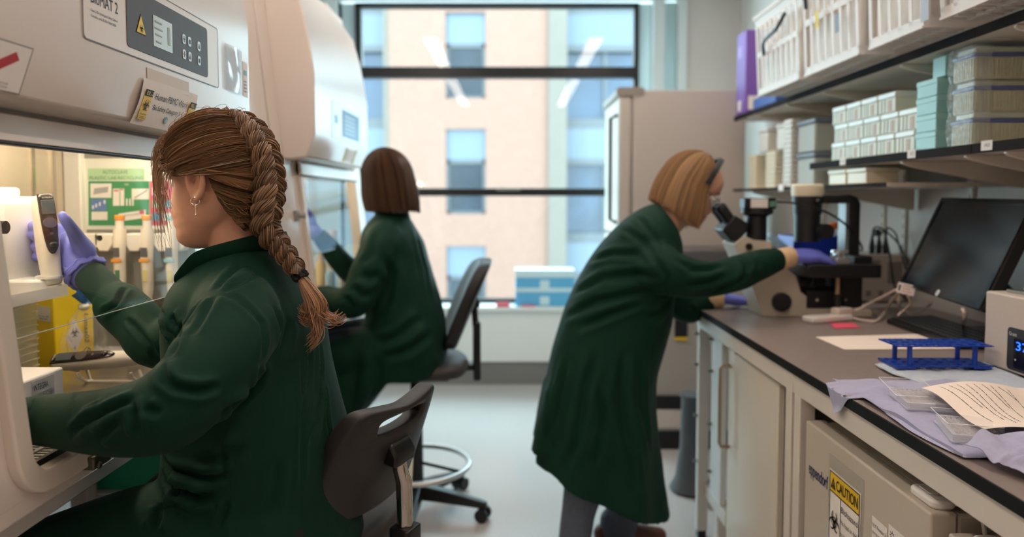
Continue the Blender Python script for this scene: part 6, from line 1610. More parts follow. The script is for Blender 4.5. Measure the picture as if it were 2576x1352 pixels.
def lab_chair(label, loc, rotz, seat_z, back_z, tall=False, back_tilt=.10, back_off=.245):
    """local frame: sitter faces +x, backrest on the -x side"""
    t = thing('lab_chair', label, 'chair', (loc[0], loc[1], 0), None, rotz)
    seat = [[(x * s_, y * s_, z) for x, y in smooth_loop([(.19, -.15), (.21, 0), (.19, .15), (.05, .205), (-.14, .19), (-.20, .08), (-.20, -.08), (-.14, -.19), (.05, -.205)], 5)] for s_, z in ((.96, seat_z - .055), (1.04, seat_z - .05), (1.08, seat_z - .03), (1.06, seat_z - .012), (1.0, seat_z - .002), (.5, seat_z)) ]
    build(MB().loft(seat), 'seat', CHS, t, local=True)
    build(MB().box((-.09, -.09, seat_z - .085), (.09, .09, seat_z - .056)).box((-.14, -.035, seat_z - .10), (.10, .035, seat_z - .06)), 'seat_mechanism', BLACK, t, bevel=.006, local=True)
    build(MB().tube([(.02, -.09, seat_z - .075), (.03, -.20, seat_z - .08), (.03, -.24, seat_z - .075)], [.006, .006, .009], 10), 'lever', BLACK, t, local=True)
    # backrest
    if tall: ol = smooth_loop([(-.18, -.14), (-.09, -.175), (.09, -.175), (.18, -.14), (.205, .0), (.18, .14), (.09, .18), (-.09, .18), (-.18, .14), (-.205, .0)], 5); hl = []
    else:
        ol = smooth_loop([(-.10, -.115), (0, -.120), (.10, -.115), (.145, -.095), (.172, -.045), (.166, .03), (.145, .092), (.122, .115), (.06, .112), (0, .106), (-.06, .112), (-.122, .115), (-.145, .092), (-.166, .03), (-.172, -.045), (-.145, -.095)], 4)
        hl = [smooth_loop([(-.06, .060), (.06, .060), (.078, .073), (.06, .087), (-.06, .087), (-.078, .073)], 5)]
    me = outline_mesh(ol, hl, .014 if tall else .012, .012)
    co = get_co(me); s_, h, d = co[:, 0].copy(), co[:, 1].copy(), co[:, 2].copy()
    out = np.empty_like(co); cv = 1.35 if not tall else .7
    out[:, 0] = -back_off + d + cv * s_ ** 2 - back_tilt * h - 0
    out[:, 1] = s_; out[:, 2] = back_z + h
    set_co(me, out)
    build(me, 'backrest', BLACK if tall else CHB, t, local=True, smooth=50)
    mo_ = [(-back_off - .020, -.045, back_z + .012), (-back_off - .020, .045, back_z + .012)]
    build(MB().prism([(-back_off - .012, back_z - .012), (-back_off - .012, back_z + .035), (-back_off - .036, back_z + .030), (-back_off - .050, back_z + .004), (-back_off - .046, back_z - .020)], -.036, .036, 'y'), 'back_mount', BLACKM, t, bevel=.007, seg=3, local=True)
    build(MB().cyl((-back_off - .034, -.040, back_z - .002), (-back_off - .034, -.035, back_z - .002), .010, n=16), 'mount_bolt', BLACKM, t, local=True)
    bx = -back_off - .032
    if tall:
        build(MB().prism(rrect(bx - .004, 0, .03, .075, .01), seat_z - .10, back_z - .08, 'z'), 'back_post', BLACK, t, bevel=.004, local=True)
        build(MB().box((bx - .002, -.02, seat_z - .06), (-.10, .02, seat_z - .035)), 'back_bracket', BLACK, t, local=True)
        build(MB().tube([(bx, 0, back_z - .10), (bx + .006, 0, back_z)], .014, 10), 'post_bar', BLACKM, t, local=True)
    else:
        build(MB().tube([(bx, 0, back_z + .0), (bx - .001, 0, back_z - .03), (bx - .010, 0, back_z - .055), (bx - .012, 0, back_z - .15)], [.013, .015, .0165, .0165], 20), 'back_post', CHROME, t, local=True)
        build(MB().prism(rrect(bx - .012, 0, .048, .052, .008), seat_z - .11, back_z - .145, 'z'), 'post_socket', BLACKM, t, bevel=.003, local=True)
        build(MB().box((bx - .010, -.02, seat_z - .105), (-.10, .02, seat_z - .085)), 'back_bracket', BLACKM, t, local=True)
    # column, foot ring, five-star base
    build(MB().cyl((0, 0, .10), (0, 0, seat_z - .08), .024, .020, n=20).cyl((0, 0, .09), (0, 0, .36), .034, .031, n=20), 'column', BLACK, t, local=True)
    ring = [(.225 * math.cos(a), .225 * math.sin(a), .205) for a in np.linspace(0, 2*math.pi, 48, endpoint=False)]
    fr_ = build(MB().tube(ring, .0115, 12, closed=True), 'foot_ring', CHROME if not tall else mat('satin_ring', (206, 206, 206), .3, metal=.7), t, local=True)
    for k in range(3):
        a = k * 2 * math.pi / 3 + .5
        build(MB().cyl((.03 * math.cos(a), .03 * math.sin(a), .215), (.22 * math.cos(a), .22 * math.sin(a), .205), .007, n=8), 'ring_spoke', BLACKM, t, local=True)
    for k in range(5):
        a = k * 2 * math.pi / 5 + .22; c_, s2 = math.cos(a), math.sin(a)
        u = Vector((-s2, c_, 0))
        rg = []
        for r_, wd, z0, z1 in ((.02, .034, .065, .125), (.15, .028, .062, .108), (.29, .020, .055, .085), (.315, .016, .056, .078)):
            b = Vector((c_ * r_, s2 * r_, 0))
            rg.append([b + u * wd + Vector((0, 0, z0)), b + u * wd * .7 + Vector((0, 0, z1)), b - u * wd * .7 + Vector((0, 0, z1)), b - u * wd + Vector((0, 0, z0))])
        lg2 = build(MB().loft(rg), 'base_leg', BLACK, t, bevel=.004, local=True)
        b = Vector((c_ * .298, s2 * .298, 0))
        build(MB().cyl(b + u * .012 + Vector((0, 0, .028)), b + u * .030 + Vector((0, 0, .028)), .028, n=18).cyl(b - u * .012 + Vector((0, 0, .028)), b - u * .030 + Vector((0, 0, .028)), .028, n=18).cyl(b + Vector((0, 0, .028)), b + Vector((0, 0, .06)), .012, n=10).cyl(b - u * .02 + Vector((0, 0, .028)), b + u * .02 + Vector((0, 0, .028)), .006, n=8), 'castor', BLACK, lg2, local=True)
    return t
lab_chair('dark brown lab chair with slotted low backrest and chrome post, nearest the camera', (-.482, 1.562), math.pi - .42, .645, .806, False, back_tilt=.36)
lab_chair('black lab chair with tall backrest and foot ring under the farther seated person', (-.41, 3.02), math.pi + .12, .66, .885, True, back_tilt=.42, back_off=.222)
# ------------------------------------------------------------------ seated person with the braid, at the near cabinet
def braid_person():
    root = thing('person', 'seated person in green lab coat with long brown braid, holding a pipette', 'person', (-.50, 1.38, 0))
    V3 = Vector
    # ---- coat
    secs = [(.60, -.46, .150, .215), (.66, -.475, .165, .222), (.75, -.492, .158, .218), (.85, -.487, .150, .210), (.92, -.488, .138, .198), (1.00, -.497, .130, .190), (1.07, -.503, .126, .186), (1.12, -.508, .118, .182), (1.16, -.512, .104, .158), (1.195, -.508, .086, .115), (1.225, -.505, .066, .080)]
    th = R(8); ex = V3((math.cos(th), -math.sin(th), 0)); ey = V3((math.sin(th), math.cos(th), 0))
    rings = [oval((cx, 1.385 + (.01 if z < .9 else 0), z), ex, ey, a, b, 40, .86) for z, cx, a, b in secs]
    parts = [MB().loft(dense(rings, 4))]
    # sleeves
    parts.append(limb([V3((-.495, 1.285, 1.125)), V3((-.468, 1.222, 1.112)), V3((-.458, 1.155, 1.083)), V3((-.482, 1.092, 1.036)), V3((-.520, 1.066, 1.004)), V3((-.600, 1.088, .984)), V3((-.690, 1.128, .972)), V3((-.765, 1.160, .965)), V3((-.800, 1.172, .963))],
                      [.075, .076, .067, .062, .060, .052, .045, .039, .033], 24))
    parts.append(limb([V3((-.50, 1.46, 1.115)), V3((-.555, 1.515, 1.095)), V3((-.65, 1.51, 1.05)), V3((-.735, 1.500, 1.018)), P(350, 815, Y=1.535), P(300, 770, Y=1.560)],
                      [.075, .070, .058, .051, .052, .052], 24))
    parts.append(limb([P(330, 800, Y=1.548), P(290, 760, Y=1.563), P(255, 722, Y=1.578), P(226, 694, Y=1.588)], [.040, .038, .037, .0355], 24))
    # skirts over the thighs
    parts.append(limb([V3((-.47, 1.27, .73)), V3((-.60, 1.255, .735)), V3((-.75, 1.24, .705)), V3((-.87, 1.23, .67))], [.105, .092, .080, .070], 24))
    parts.append(MB().loft([oval((x, 1.245, z), (0, 1, 0), (0, 0, 1), a, b, 28, .8) for x, z, a, b in ((-.42, .66, .10, .12), (-.55, .665, .105, .11), (-.70, .655, .095, .10), (-.84, .62, .085, .095))]))
    me = fuse(parts, .0043, 12)
    co = get_co(me)
    # straight hem below the seat edge
    set_co(me, co)
    ripple(me, .0018, 6.0, 2.0)
    bv = bvh_of(me)
    # seams and folds, followed from the cloth
    for px, w, d in (
        ([(556, 740), (595, 752), (625, 777), (658, 814), (665, 857), (658, 915)], .0032, .0028), ([(660, 920), (640, 965), (612, 1000), (552, 1046)], .010, .011),
        ([(412, 915), (412, 940), (418, 958), (443, 977), (501, 985), (560, 970)], .0065, .010), ([(331, 1012), (338, 1040), (344, 1065), (350, 1108)], .0065, .009), ([(363, 1025), (385, 1037), (410, 1030)], .0065, .006),
        ([(338, 1004), (276, 1032), (211, 1068), (170, 1098)], .0065, .008), ([(256, 1022), (225, 1042), (195, 1056)], .0055, .005), ([(84, 1003), (72, 1035), (66, 1075)], .005, .006), ([(300, 1060), (270, 1085), (240, 1110)], .006, .005),
        ([(318, 722), (290, 770), (246, 792)], .0055, .007), ([(318, 800), (350, 835), (380, 872), (396, 905)], .005, .006), ([(405, 772), (414, 800), (420, 825), (440, 850)], .006, .009), ([(430, 790), (440, 815), (460, 830)], .005, .006),
        ([(512, 752), (488, 790), (465, 828), (440, 880), (425, 905)], .006, .006), ([(540, 745), (510, 800), (480, 850)], .007, .004), ([(759, 900), (760, 1046), (758, 1235)], .0030, .0026),
        ([(778, 850), (776, 940), (766, 1020), (760, 1060)], .006, .005), ([(806, 862), (804, 1003), (796, 1060), (780, 1130)], .006, .006), ([(814, 960), (822, 1060), (834, 1140)], .005, .005), ([(730, 800), (715, 870), (700, 905)], .010, .004), ([(690, 770), (705, 820), (700, 860)], .010, .004),
        ([(407, 1150), (436, 1186), (509, 1200), (580, 1195)], .008, .008), ([(412, 1180), (436, 1223), (494, 1252), (545, 1248)], .009, .012), ([(440, 1215), (450, 1262), (500, 1285)], .007, .008), ([(574, 1262), (560, 1300), (545, 1340)], .005, .004), ([(560, 1090), (556, 1150), (568, 1205)], .0035, .003),
        ([(405, 1265), (400, 1300), (385, 1340)], .008, .008), ([(620, 1120), (560, 1155), (480, 1165)], .010, .005), ([(700, 1150), (690, 1230), (680, 1330)], .010, .004), ([(610, 665), (570, 700), (545, 735)], .007, .004), ([(650, 690), (600, 715), (560, 738)], .007, .004)): fold(me, bv, px, max(.0052, w * .9), d * (1.25 if d < .0085 else 1.0))
    co_ = build(me, 'lab_coat', COAT, root, smooth=0); me.shade_smooth()
    # collar: stand-up band, open at the throat, with stud tape inside the front tip
    # explicit collar through measured points, near side from throat tip round the nape
    low = [V3((-.592, 1.296, 1.160)), V3((-.575, 1.296, 1.174)), V3((-.555, 1.300, 1.190)), V3((-.500, 1.312, 1.207)), V3((-.455, 1.345, 1.215)), V3((-.440, 1.385, 1.215)), V3((-.455, 1.430, 1.210)), V3((-.510, 1.455, 1.195)), V3((-.570, 1.452, 1.172)), V3((-.592, 1.432, 1.155))]
    high = [V3((-.596, 1.282, 1.186)), V3((-.578, 1.276, 1.206)), V3((-.555, 1.282, 1.228)), V3((-.498, 1.298, 1.246)), V3((-.452, 1.335, 1.258)), V3((-.434, 1.385, 1.258)), V3((-.452, 1.440, 1.252)), V3((-.510, 1.470, 1.232)), V3((-.575, 1.466, 1.205)), V3((-.602, 1.440, 1.183))]
    lo_, hi_ = cable(low, 0, k=6), cable(high, 0, k=6)
    def cf(u, v):
        i = u * (len(lo_) - 1); j = min(int(i), len(lo_) - 2); f = i - j
        a = lo_[j] * (1 - f) + lo_[j+1] * f; b = hi_[j] * (1 - f) + hi_[j+1] * f
        p_ = a * (1 - v) + b * v; m_ = (a + b) / 2 - V3((-.52, 1.375, 1.2)); m_.z = 0
        return p_ + m_.normalized() * .006 * math.sin(math.pi * v)
    build(MB().sheet(cf, 54, 8, .0022), 'collar', COAT, co_, smooth=60)
    tip = MB().sheet(lambda u, v: V3((-.592, 1.286, 1.158)) + V3((.072, -.004, .010)) * u + V3((.004, .006, .030)) * v * (1 - u * .55) + V3((0, -.006 * math.sin(math.pi * u), 0)), 10, 6, .002)
    tp_ = build(tip, 'stud_tape', BLACKC, co_, smooth=60)
    for k in range(2):
        q = V3((-.580 + .024 * k, 1.282, 1.172 + .003 * k))
        build(MB().lathe([(.0030, 0), (.0042, 0), (.0042, .0012), (.0030, .0012)], q, 16, (0, -1, .2)), 'press_stud', CHROME, tp_)
    # ---- trousers, socks and shoes under the coat
    tl = [limb([V3((-.50, 1.48, .72)), V3((-.68, 1.50, .69)), V3((-.84, 1.52, .53))], [.095, .086, .066], 20), limb([V3((-.84, 1.52, .53)), V3((-.85, 1.52, .40)), V3((-.84, 1.52, .24))], [.066, .058, .045], 18),
          limb([V3((-.50, 1.27, .73)), V3((-.68, 1.25, .71)), V3((-.93, 1.22, .675))], [.090, .08, .064], 20), limb([V3((-.93, 1.22, .675)), V3((-.90, 1.23, .45)), V3((-.84, 1.25, .24))], [.062, .056, .045], 18), limb([V3((-.47, 1.28, .72)), V3((-.47, 1.48, .72))], [.11, .11], 18)]
    build(fuse(tl, .010, 6), 'trousers', TROUS, root, smooth=0).data.shade_smooth()
    for y in (1.25, 1.52):
        build(fuse([limb([V3((-.83, y, .20)), V3((-.83, y, .262))], [.045, .046], 14), limb([V3((-.80, y, .185)), V3((-.88, y, .182)), V3((-.97, y, .172))], [.040, .042, .034], 14)], .006, 4), 'shoe', mat('black_shoe', (28, 26, 26), .5), root, smooth=0).data.shade_smooth()
    # ---- head, neck, trunk and forearms as one body
    HO = V3((-.543, 1.352, 1.352)); f = V3((-.965, .26, -.10)); up = V3((-.10, .03, 1))
    M = frame_matrix(HO, f, up)
    bp = [place(head_volume(1.02), M), place(ear_volume(1, 1.02, .014), M), place(ear_volume(-1, 1.02, .014), M),
          limb([V3((-.490, 1.372, 1.12)), V3((-.502, 1.368, 1.20)), V3((-.516, 1.362, 1.262)), V3((-.525, 1.358, 1.32))], [.062, .055, .052, .056], 24),
          MB().loft(dense([oval((x, 1.385, z), (1, 0, 0), (0, 1, 0), a, b, 28) for z, x, a, b in ((.72, -.49, .10, .15), (.86, -.49, .09, .13), (1.0, -.50, .09, .14), (1.10, -.505, .085, .145), (1.15, -.505, .065, .10), (1.19, -.503, .05, .06))], 3)),
          limb([V3((-.50, 1.25, 1.11)), V3((-.482, 1.12, 1.04)), V3((-.53, 1.075, 1.0)), V3((-.78, 1.165, .965)), V3((-.82, 1.175, .962))], [.04, .036, .034, .026, .025], 12),
          limb([V3((-.50, 1.50, 1.11)), V3((-.65, 1.51, 1.05)), V3((-.735, 1.50, 1.02)), P(240, 708, Y=1.585), P(205, 675, Y=1.595)], [.04, .036, .034, .027, .026], 12)]
    # ear hollow
    bm_ = fuse(bp, .0034, 3)
    body = build(bm_, 'body', SKIN, root, smooth=0); body.data.shade_smooth()
    # lips, eyes and brows
    def hp(x, y, z): return M @ V3((x, y, z))
    lipm = mat('lip_rose', (196, 112, 104), .4)
    build(merge([limb([hp(.088, -.020, -.066), hp(.096, -.008, -.060), hp(.097, 0, -.0615), hp(.096, .008, -.060), hp(.088, .020, -.066)], [.002, .0045, .004, .0045, .002], 10), limb([hp(.088, -.018, -.068), hp(.095, 0, -.0735), hp(.088, .018, -.068)], [.002, .0055, .002], 10)]), 'lips', lipm, body)
    for s in (1, -1):
        e = build(MB().sphere(hp(.0645, .032 * s, .002), .0112, 18, 12), 'eye', mat('eye_white', (236, 230, 226), .2), body)
        build(MB().sphere(hp(.0715, .032 * s, .002), .006, 12, 8), 'iris', mat('iris_blue', (80, 104, 120), .2), e)
        build(MB().tube(cable([hp(.088, .016 * s, .022), hp(.089, .032 * s, .028), hp(.078, .052 * s, .024)]), [.0022] * 17, 6), 'eyebrow', mat('brow_brown', (116, 82, 58), .7), body)
    # earring hoop and drop
    ec = hp(-.008, .0795, -.038)
    hoop = [ec + M.to_3x3() @ V3((.006 * math.cos(a), .0034 * math.cos(a), .0068 * math.sin(a))) for a in np.linspace(0, 2 * math.pi, 24, endpoint=False)]
    er = build(MB().tube(hoop, .0012, 8, closed=True), 'earring', mat('earring_silver', (226, 214, 200), .15, metal=1.0), body)
    build(MB().tube([ec + V3((0, 0, -.008)), ec + V3((.001, 0, -.022))], .0007, 6).sphere(ec + V3((.001, 0, -.023)), .0016, 8, 6), 'drop', MATS['earring_silver'], er)

    # ---- hair: swept back from the hairline into a braid
    HAIR = hair_mat('light_brown_hair', (44, 31, 22), (182, 140, 102))
    hl = [(.080, .000, .088), (.080, .020, .086), (.075, .042, .074), (.067, .060, .051), (.055, .071, .026), (.034, .077, .012), (.010, .080, .010), (-.016, .085, .022), (-.038, .081, .004), (-.044, .074, -.024), (-.050, .064, -.050), (-.058, .050, -.074), (-.060, .028, -.092), (-.062, .0, -.098)]
    br = [(.020, 0, .126), (-.010, 0, .126), (-.042, 0, .114), (-.070, 0, .096), (-.092, 0, .070), (-.106, 0, .042), (-.113, 0, .012), (-.113, 0, -.018), (-.107, 0, -.044), (-.098, 0, -.066), (-.090, 0, -.086), (-.082, 0, -.104)]
    hlc = cable([V3(q) for q in hl], 0, k=6); brc = cable([V3(q) for q in br], 0, k=6)
    def at(c, t):
        i = max(0, min(1, t)) * (len(c) - 1); j = min(int(i), len(c) - 2); q = i - j; return c[j] * (1 - q) + c[j+1] * q
    def rad(d):      # scalp with hair, as distance along direction d from the skull centre
        d = d.normalized(); rx = .115 if d.x > 0 else .106; rz = .112 if d.z > 0 else .122
        return 1 / math.sqrt((d.x / rx) ** 2 + (d.y / .0905) ** 2 + (d.z / rz) ** 2)
    CC = V3((-.006, 0, .016))
    def sp(s, t, side, off=0.0):
        s = max(0.0, min(1.0, s)); a = at(hlc, s); b = at(brc, min(1, s ** .82 * 1.0))
        sag = .20 * math.sin(math.pi * t) * (1 - s) * .12
        p_ = a * (1 - t) + b * t; p_.z -= sag * .3
        d = p_ - CC; k = rad(d); w = min(1, t * 5) * 1.0; e = max(0, min(1, (1 - t) * 4)); w = w * e
        L = d.length; L2 = L * (1 - w) + (k + off) * w + (off * .6 if w < 1 else 0) * (1 - w)
        q = CC + d.normalized() * max(L2, L if w < .99 else L2 * .0 + L2)
        return V3((q.x, q.y * side, q.z))
    cap = MB()
    for side in (1, -1): cap.grid(lambda u, v: M @ sp(u, v, side, -.0025 + .0016 * math.sin(u * 95)), 110, 26)
    cme = bpy.data.meshes.new('hair_cap'); cme.from_pydata([tuple(v) for v in cap.v], [], cap.f); set_tone(cme, lambda c: .22)
    hroot = build(cme, 'hair', HAIR, root, smooth=80)
    paths = []
    rr = random.Random(3)
    lock = [rr.random() for _ in range(200)]
    for side, N in ((1, 2600), (-1, 900)):
        for i in range(N):
            s = rr.random(); li = int(s * 60); tone = .04 + .62 * lock[li] ** 1.3 + .34 * rr.random() ** 2
            off = -.001 + .0045 * rr.random() + .0028 * math.sin(s * 95 + 1.2)
            t0 = 0 if rr.random() < .55 else rr.random() * .4; ds = (rr.random() - .5) * .05
            n = 13
            wv = rr.random() * 6
            pth = []
            for j in range(n):
                t = t0 + (1 - t0) * j / (n - 1)
                pth.append(M @ sp(max(0, min(1, s + ds * t + .006 * math.sin(3 * t + wv))), t, side, off))
            tone += (.16 if s < .18 else 0)
            paths.append((pth, min(1, tone), .8 + .7 * rr.random()))
    # loose fringe and wisps by the face
    for i in range(230):
        s = .02 + .38 * rr.random(); a = at(hlc, s); sd = 1 if rr.random() < .75 else -1
        L = .034 + .046 * rr.random(); x0 = (.009 + .008 * rr.random()) * (1 - .8 * s)
        bk = .02 * rr.random(); yo = (.006 + .012 * rr.random()); pth = []
        for j in range(11):
            t = j / 10
            pth.append(M @ V3((a.x - bk * (1 - t) ** 2 + x0 * math.sin(math.pi * .72 * min(1, t * 1.1)), (a.y + yo * math.sin(1.6 * t) + .004 * math.sin(3 * t + i)) * sd, a.z + (.010 + .4 * bk) * math.sin(math.pi * min(1, t * 1.6)) - L * t ** 1.6)))
        paths.append((pth, .45 + .5 * rr.random(), .7))
    for i in range(46):
        b0 = V3((.050 + .02 * rr.random(), .073, .035 - .02 * rr.random())); L = .05 + .11 * rr.random()
        pth = [M @ V3((b0.x + .004 + .012 * math.sin(2.2 * t + i) * t - .004 * t, b0.y + .006 + .004 * math.sin(3 * t), b0.z - L * t)) for t in [j / 9 for j in range(10)]]
        paths.append((pth, .5 + .4 * rr.random(), .7))
    for i in range(120):       # flyaways on the crown and at the nape
        s = rr.random(); sd = 1 if rr.random() < .7 else -1; t0 = rr.random() * .8; hgt = .004 + .012 * rr.random() ** 2
        pth = [M @ sp(s + .02 * math.sin(j * .4), min(1, t0 + .03 * j), sd, .004 + hgt * math.sin(math.pi * j / 7)) for j in range(8)]
        paths.append((pth, .5 + .5 * rr.random(), .6))
    build(hair_strands(paths, .00072), 'strands', HAIR, hroot, smooth=80)
    # braid
    bl = [M @ V3((-.028, 0, .124)), M @ V3((-.064, .004, .106)), M @ V3((-.094, .010, .074)), M @ V3((-.114, .016, .034)), M @ V3((-.120, .020, -.010)), M @ V3((-.114, .022, -.052)), M @ V3((-.104, .022, -.092)), V3((-.424, 1.320, 1.236)), V3((-.404, 1.322, 1.208)), V3((-.388, 1.318, 1.184))]
    bl = cable(bl, 0, k=14)
    cum = [0]
    for a, b in zip(bl, bl[1:]): cum.append(cum[-1] + (b - a).length)
    T = cum[-1]
    def bat(s):
        i = int(np.searchsorted(cum, s) - 1); i = max(0, min(i, len(bl) - 2)); q = (s - cum[i]) / max(1e-9, cum[i+1] - cum[i]); return bl[i] * (1 - q) + bl[i+1] * q
    bcore = []; bp_ = []; lat0 = (M.to_3x3() @ V3((0, 1, 0)))
    def bframe(s):
        t = (bat(min(T, s + .004)) - bat(max(0, s - .004))).normalized()
        lat = lat0 - t * lat0.dot(t); lat.normalize(); out_ = t.cross(lat)
        if out_.dot(M.to_3x3() @ V3((-1, 0, .2))) < 0 and s < T * .6: out_ = -out_
        if s >= T * .6 and out_.x < 0: out_ = -out_
        return t, lat, out_
    pitch = .070
    for k in range(3):
        ph0 = 2 * math.pi * k / 3
        def cen(s):
            t, lat, o_ = bframe(s); w = (.45 + .55 * min(1, s / .07)) * (1 if s < T * .62 else 1 - .36 * (s / T - .62) / .38)
            ph = 2 * math.pi * s / pitch + ph0
            return bat(s) + lat * (.0205 * w * math.sin(ph)) + o_ * (.0085 * w * math.sin(2 * ph)), w, t, lat, o_
        ns = 130
        cs = [cen(T * i / (ns - 1)) for i in range(ns)]
        bcore.append((([c[0] for c in cs]), [.0112 * c[1] for c in cs]))
        for h in range(210):
            a = rr.random() * 2 * math.pi; q = .72 + .34 * rr.random(); tw = rr.random() * .6 - .3; tone = .10 + .5 * (.5 + .5 * math.sin(a * 2 + k * 2.1)) + .35 * rr.random() ** 2
            s0 = rr.random() * .7; s1 = min(1, s0 + .22 + .3 * rr.random()); pth = []
            for i in range(int(s0 * (ns - 1)), int(s1 * (ns - 1)) + 1):
                c, w, t, lat, o_ = cs[i]
                tt_ = (cs[min(ns-1, i+1)][0] - cs[max(0, i-1)][0]).normalized(); u = (o_ - tt_ * o_.dot(tt_)).normalized(); v = tt_.cross(u)
                ang = a + tw * i / 10
                pth.append(c + (u * math.cos(ang) * 1.0 + v * math.sin(ang) * 1.15) * (.0128 * w * q))
            if len(pth) > 3: bp_.append((pth, min(1, tone), .9 + .6 * rr.random()))
    core = MB()
    for p_, r_ in bcore: core.tube(p_, r_, 14)
    cm = bpy.data.meshes.new('braid'); cm.from_pydata([tuple(v) for v in core.v], [], core.f); set_tone(cm, lambda c: .2)
    brd = build(cm, 'braid', HAIR, hroot, smooth=80)
    build(hair_strands(bp_, .0008, .3), 'braid_strands', HAIR, brd, smooth=80)
    # tie and loose curled end
    tie = bl[-1]; td_ = (bl[-1] - bl[-6]).normalized(); rg = MB(); u = td_.orthogonal().normalized(); v = td_.cross(u)
    for q in range(3):
        cc = tie + td_ * (.004 * q)
        rg.tube([cc + (u * math.cos(a) + v * math.sin(a)) * (.0105 + .0025 * math.sin(5 * a + q)) for a in np.linspace(0, 2*math.pi, 26, endpoint=False)], .0034, 8, closed=True)
    build(rg, 'hair_tie', mat('black_hair_tie', (20, 18, 18), .8), hroot)
    tl_ = []
    TE = hair_mat('copper_hair_ends', (92, 62, 42), (196, 148, 108))
    for i in range(420):
        a = rr.random() * 2 * math.pi; q = rr.random() ** .5; g = i % 4; L = (.060, .075, .090, .115)[g] * (.85 + .3 * rr.random())
        pth = []
        d0 = (u * math.cos(a) + v * math.sin(a)) * (.007 * q)
        ctl = (((0, 0), (.018, -.022), (.036, -.050), (.030, -.074), (.012, -.072), (.004, -.056)), ((0, 0), (.014, -.025), (.026, -.055), (.018, -.074), (.002, -.070)), ((0, 0), (.018, -.030), (.036, -.062), (.060, -.078), (.078, -.068)), ((0, 0), (.016, -.040), (.028, -.080), (.030, -.105), (.014, -.122)))[(0, 0, 1, 0, 2, 1, 0, 3, 1, 0)[i % 10]]
        sc_ = .86 + .24 * rr.random(); jx, jz = (rr.random() - .5) * .010, (rr.random() - .5) * .008; c_ = V3((.97, -.12 + .3 * (rr.random() - .5), 0))
        pp0 = [tie + td_ * .008 + d0 * (1 + .9 * math.sin(math.pi * min(1, q_ / 4.0))) + c_ * ((x_ * sc_) + jx * q_ / 4) + V3((0, 0, z_ * sc_ + jz * q_ / 4)) for q_, (x_, z_) in enumerate(ctl)]
        pth = cable(pp0, 0, k=5)
        tl_.append((pth, .2 + .75 * rr.random(), .85 + .5 * rr.random()))
    build(hair_strands(tl_, .0008, .5), 'braid_end', TE, hroot, smooth=80)

    # ---- gloved right hand closed round the pipette, gloved left hand in the chamber
    PO = V3((-.994, 1.556, 1.245)); ax = (V3((-.987, 1.555, 1.145)) - V3((-1.012, 1.562, 1.339))).normalized(); nn = V3((.82, -.57, .05)); nn = (nn - ax * nn.dot(ax)).normalized(); yy = nn.cross(ax)
    h1 = handset('electronic_pipette', 'ivory electronic pipette held upright in a violet gloved hand', 'electronic pipettes')
    Mh = Matrix(((ax.x, yy.x, nn.x), (ax.y, yy.y, nn.y), (ax.z, yy.z, nn.z)))
    h1.rotation_euler = Mh.to_euler(); h1.scale = (.90, 1.12, 1.16); h1.location = PO; WL[h1] = PO.copy()
    gp = []
    wr = P(213, 683, Y=1.592)
    gp.append(limb([wr + V3((.006, -.002, -.006)), P(202, 665, Y=1.596), P(192, 640, Y=1.600), P(180, 618, Y=1.602)], [.036, .038, .037, .033], 20))
    gp.append(limb([P(215, 672, Y=1.60), P(185, 650, Y=1.612), P(160, 648, Y=1.622)], [.027, .025, .018], 16))
    gp.append(limb([P(205, 640, Y=1.605), P(178, 605, Y=1.615), P(160, 590, Y=1.622)], [.030, .024, .018], 16))
    gp.append(limb([P(200, 655, Y=1.605), P(170, 625, Y=1.620), P(158, 622, Y=1.624)], [.030, .025, .018], 16))
    for yk, tipx, r_ in ((568, 84, .0108), (590, 83, .0110), (620, 90, .0112), (646, 92, .0102)):
        gp.append(limb([P(168, yk + 16, Y=1.618), P(140, yk + 5, Y=1.628), P(108, yk - 1, Y=1.624), P(tipx + 1, yk, Y=1.600), P(tipx + 3, yk + 2, Y=1.578), P(tipx + 9, yk + 3, Y=1.564)], [r_ + .002, r_ + .0006, r_ + .0002, r_, r_, r_ - .0012], 14))
    gp.append(limb([P(212, 632, Y=1.585), P(196, 602, Y=1.562), P(180, 575, Y=1.540), P(164, 553, Y=1.527), P(157, 542, Y=1.525)], [.024, .0165, .0128, .0112, .0090], 16))
    gm = fuse(gp, .0028, 5)
    bvg = bvh_of(gm)
    for px in ([(172, 600), (180, 612), (184, 628)], [(182, 590), (190, 605), (192, 620)], [(176, 575), (186, 580)], [(195, 600), (200, 625)], [(170, 630), (176, 640)]): fold(gm, bvg, px, .0026, .0012)
    gl = build(gm, 'right_glove', GLOVE, root, smooth=0); gl.data.shade_smooth()
    cd = V3((-.060, .030, .045)).normalized(); u = cd.orthogonal().normalized(); v = cd.cross(u)
    def cuffr(c, ra, n=40, wob=.0025): return [c + (u * math.cos(a) + v * math.sin(a)) * (ra + wob * math.sin(9 * a) + wob * .6 * math.sin(17 * a + 1)) for a in np.linspace(0, 2*math.pi, n, endpoint=False)]
    cm_ = MB()
    for q, ra in ((0, .0400), (.005, .0405), (-.005, .0395)): cm_.tube(cuffr(wr + cd * (-.006 + q), ra), .0032, 8, closed=True)
    cm_.loft([cuffr(wr + cd * -.010, .0385), cuffr(wr + cd * .004, .0380), cuffr(wr + cd * .02, .036)], True, False, False)
    build(cm_, 'rolled_cuff', GLOVE, gl, smooth=70)
    lh = build(fuse(hand_parts(V3((-.835, 1.178, .962)), (-.93, .22, -.12), (.0, .1, -1), .30, -1), .0032, 4), 'left_glove', GLOVE, root, smooth=0); lh.data.shade_smooth()
    return root
braid_person()
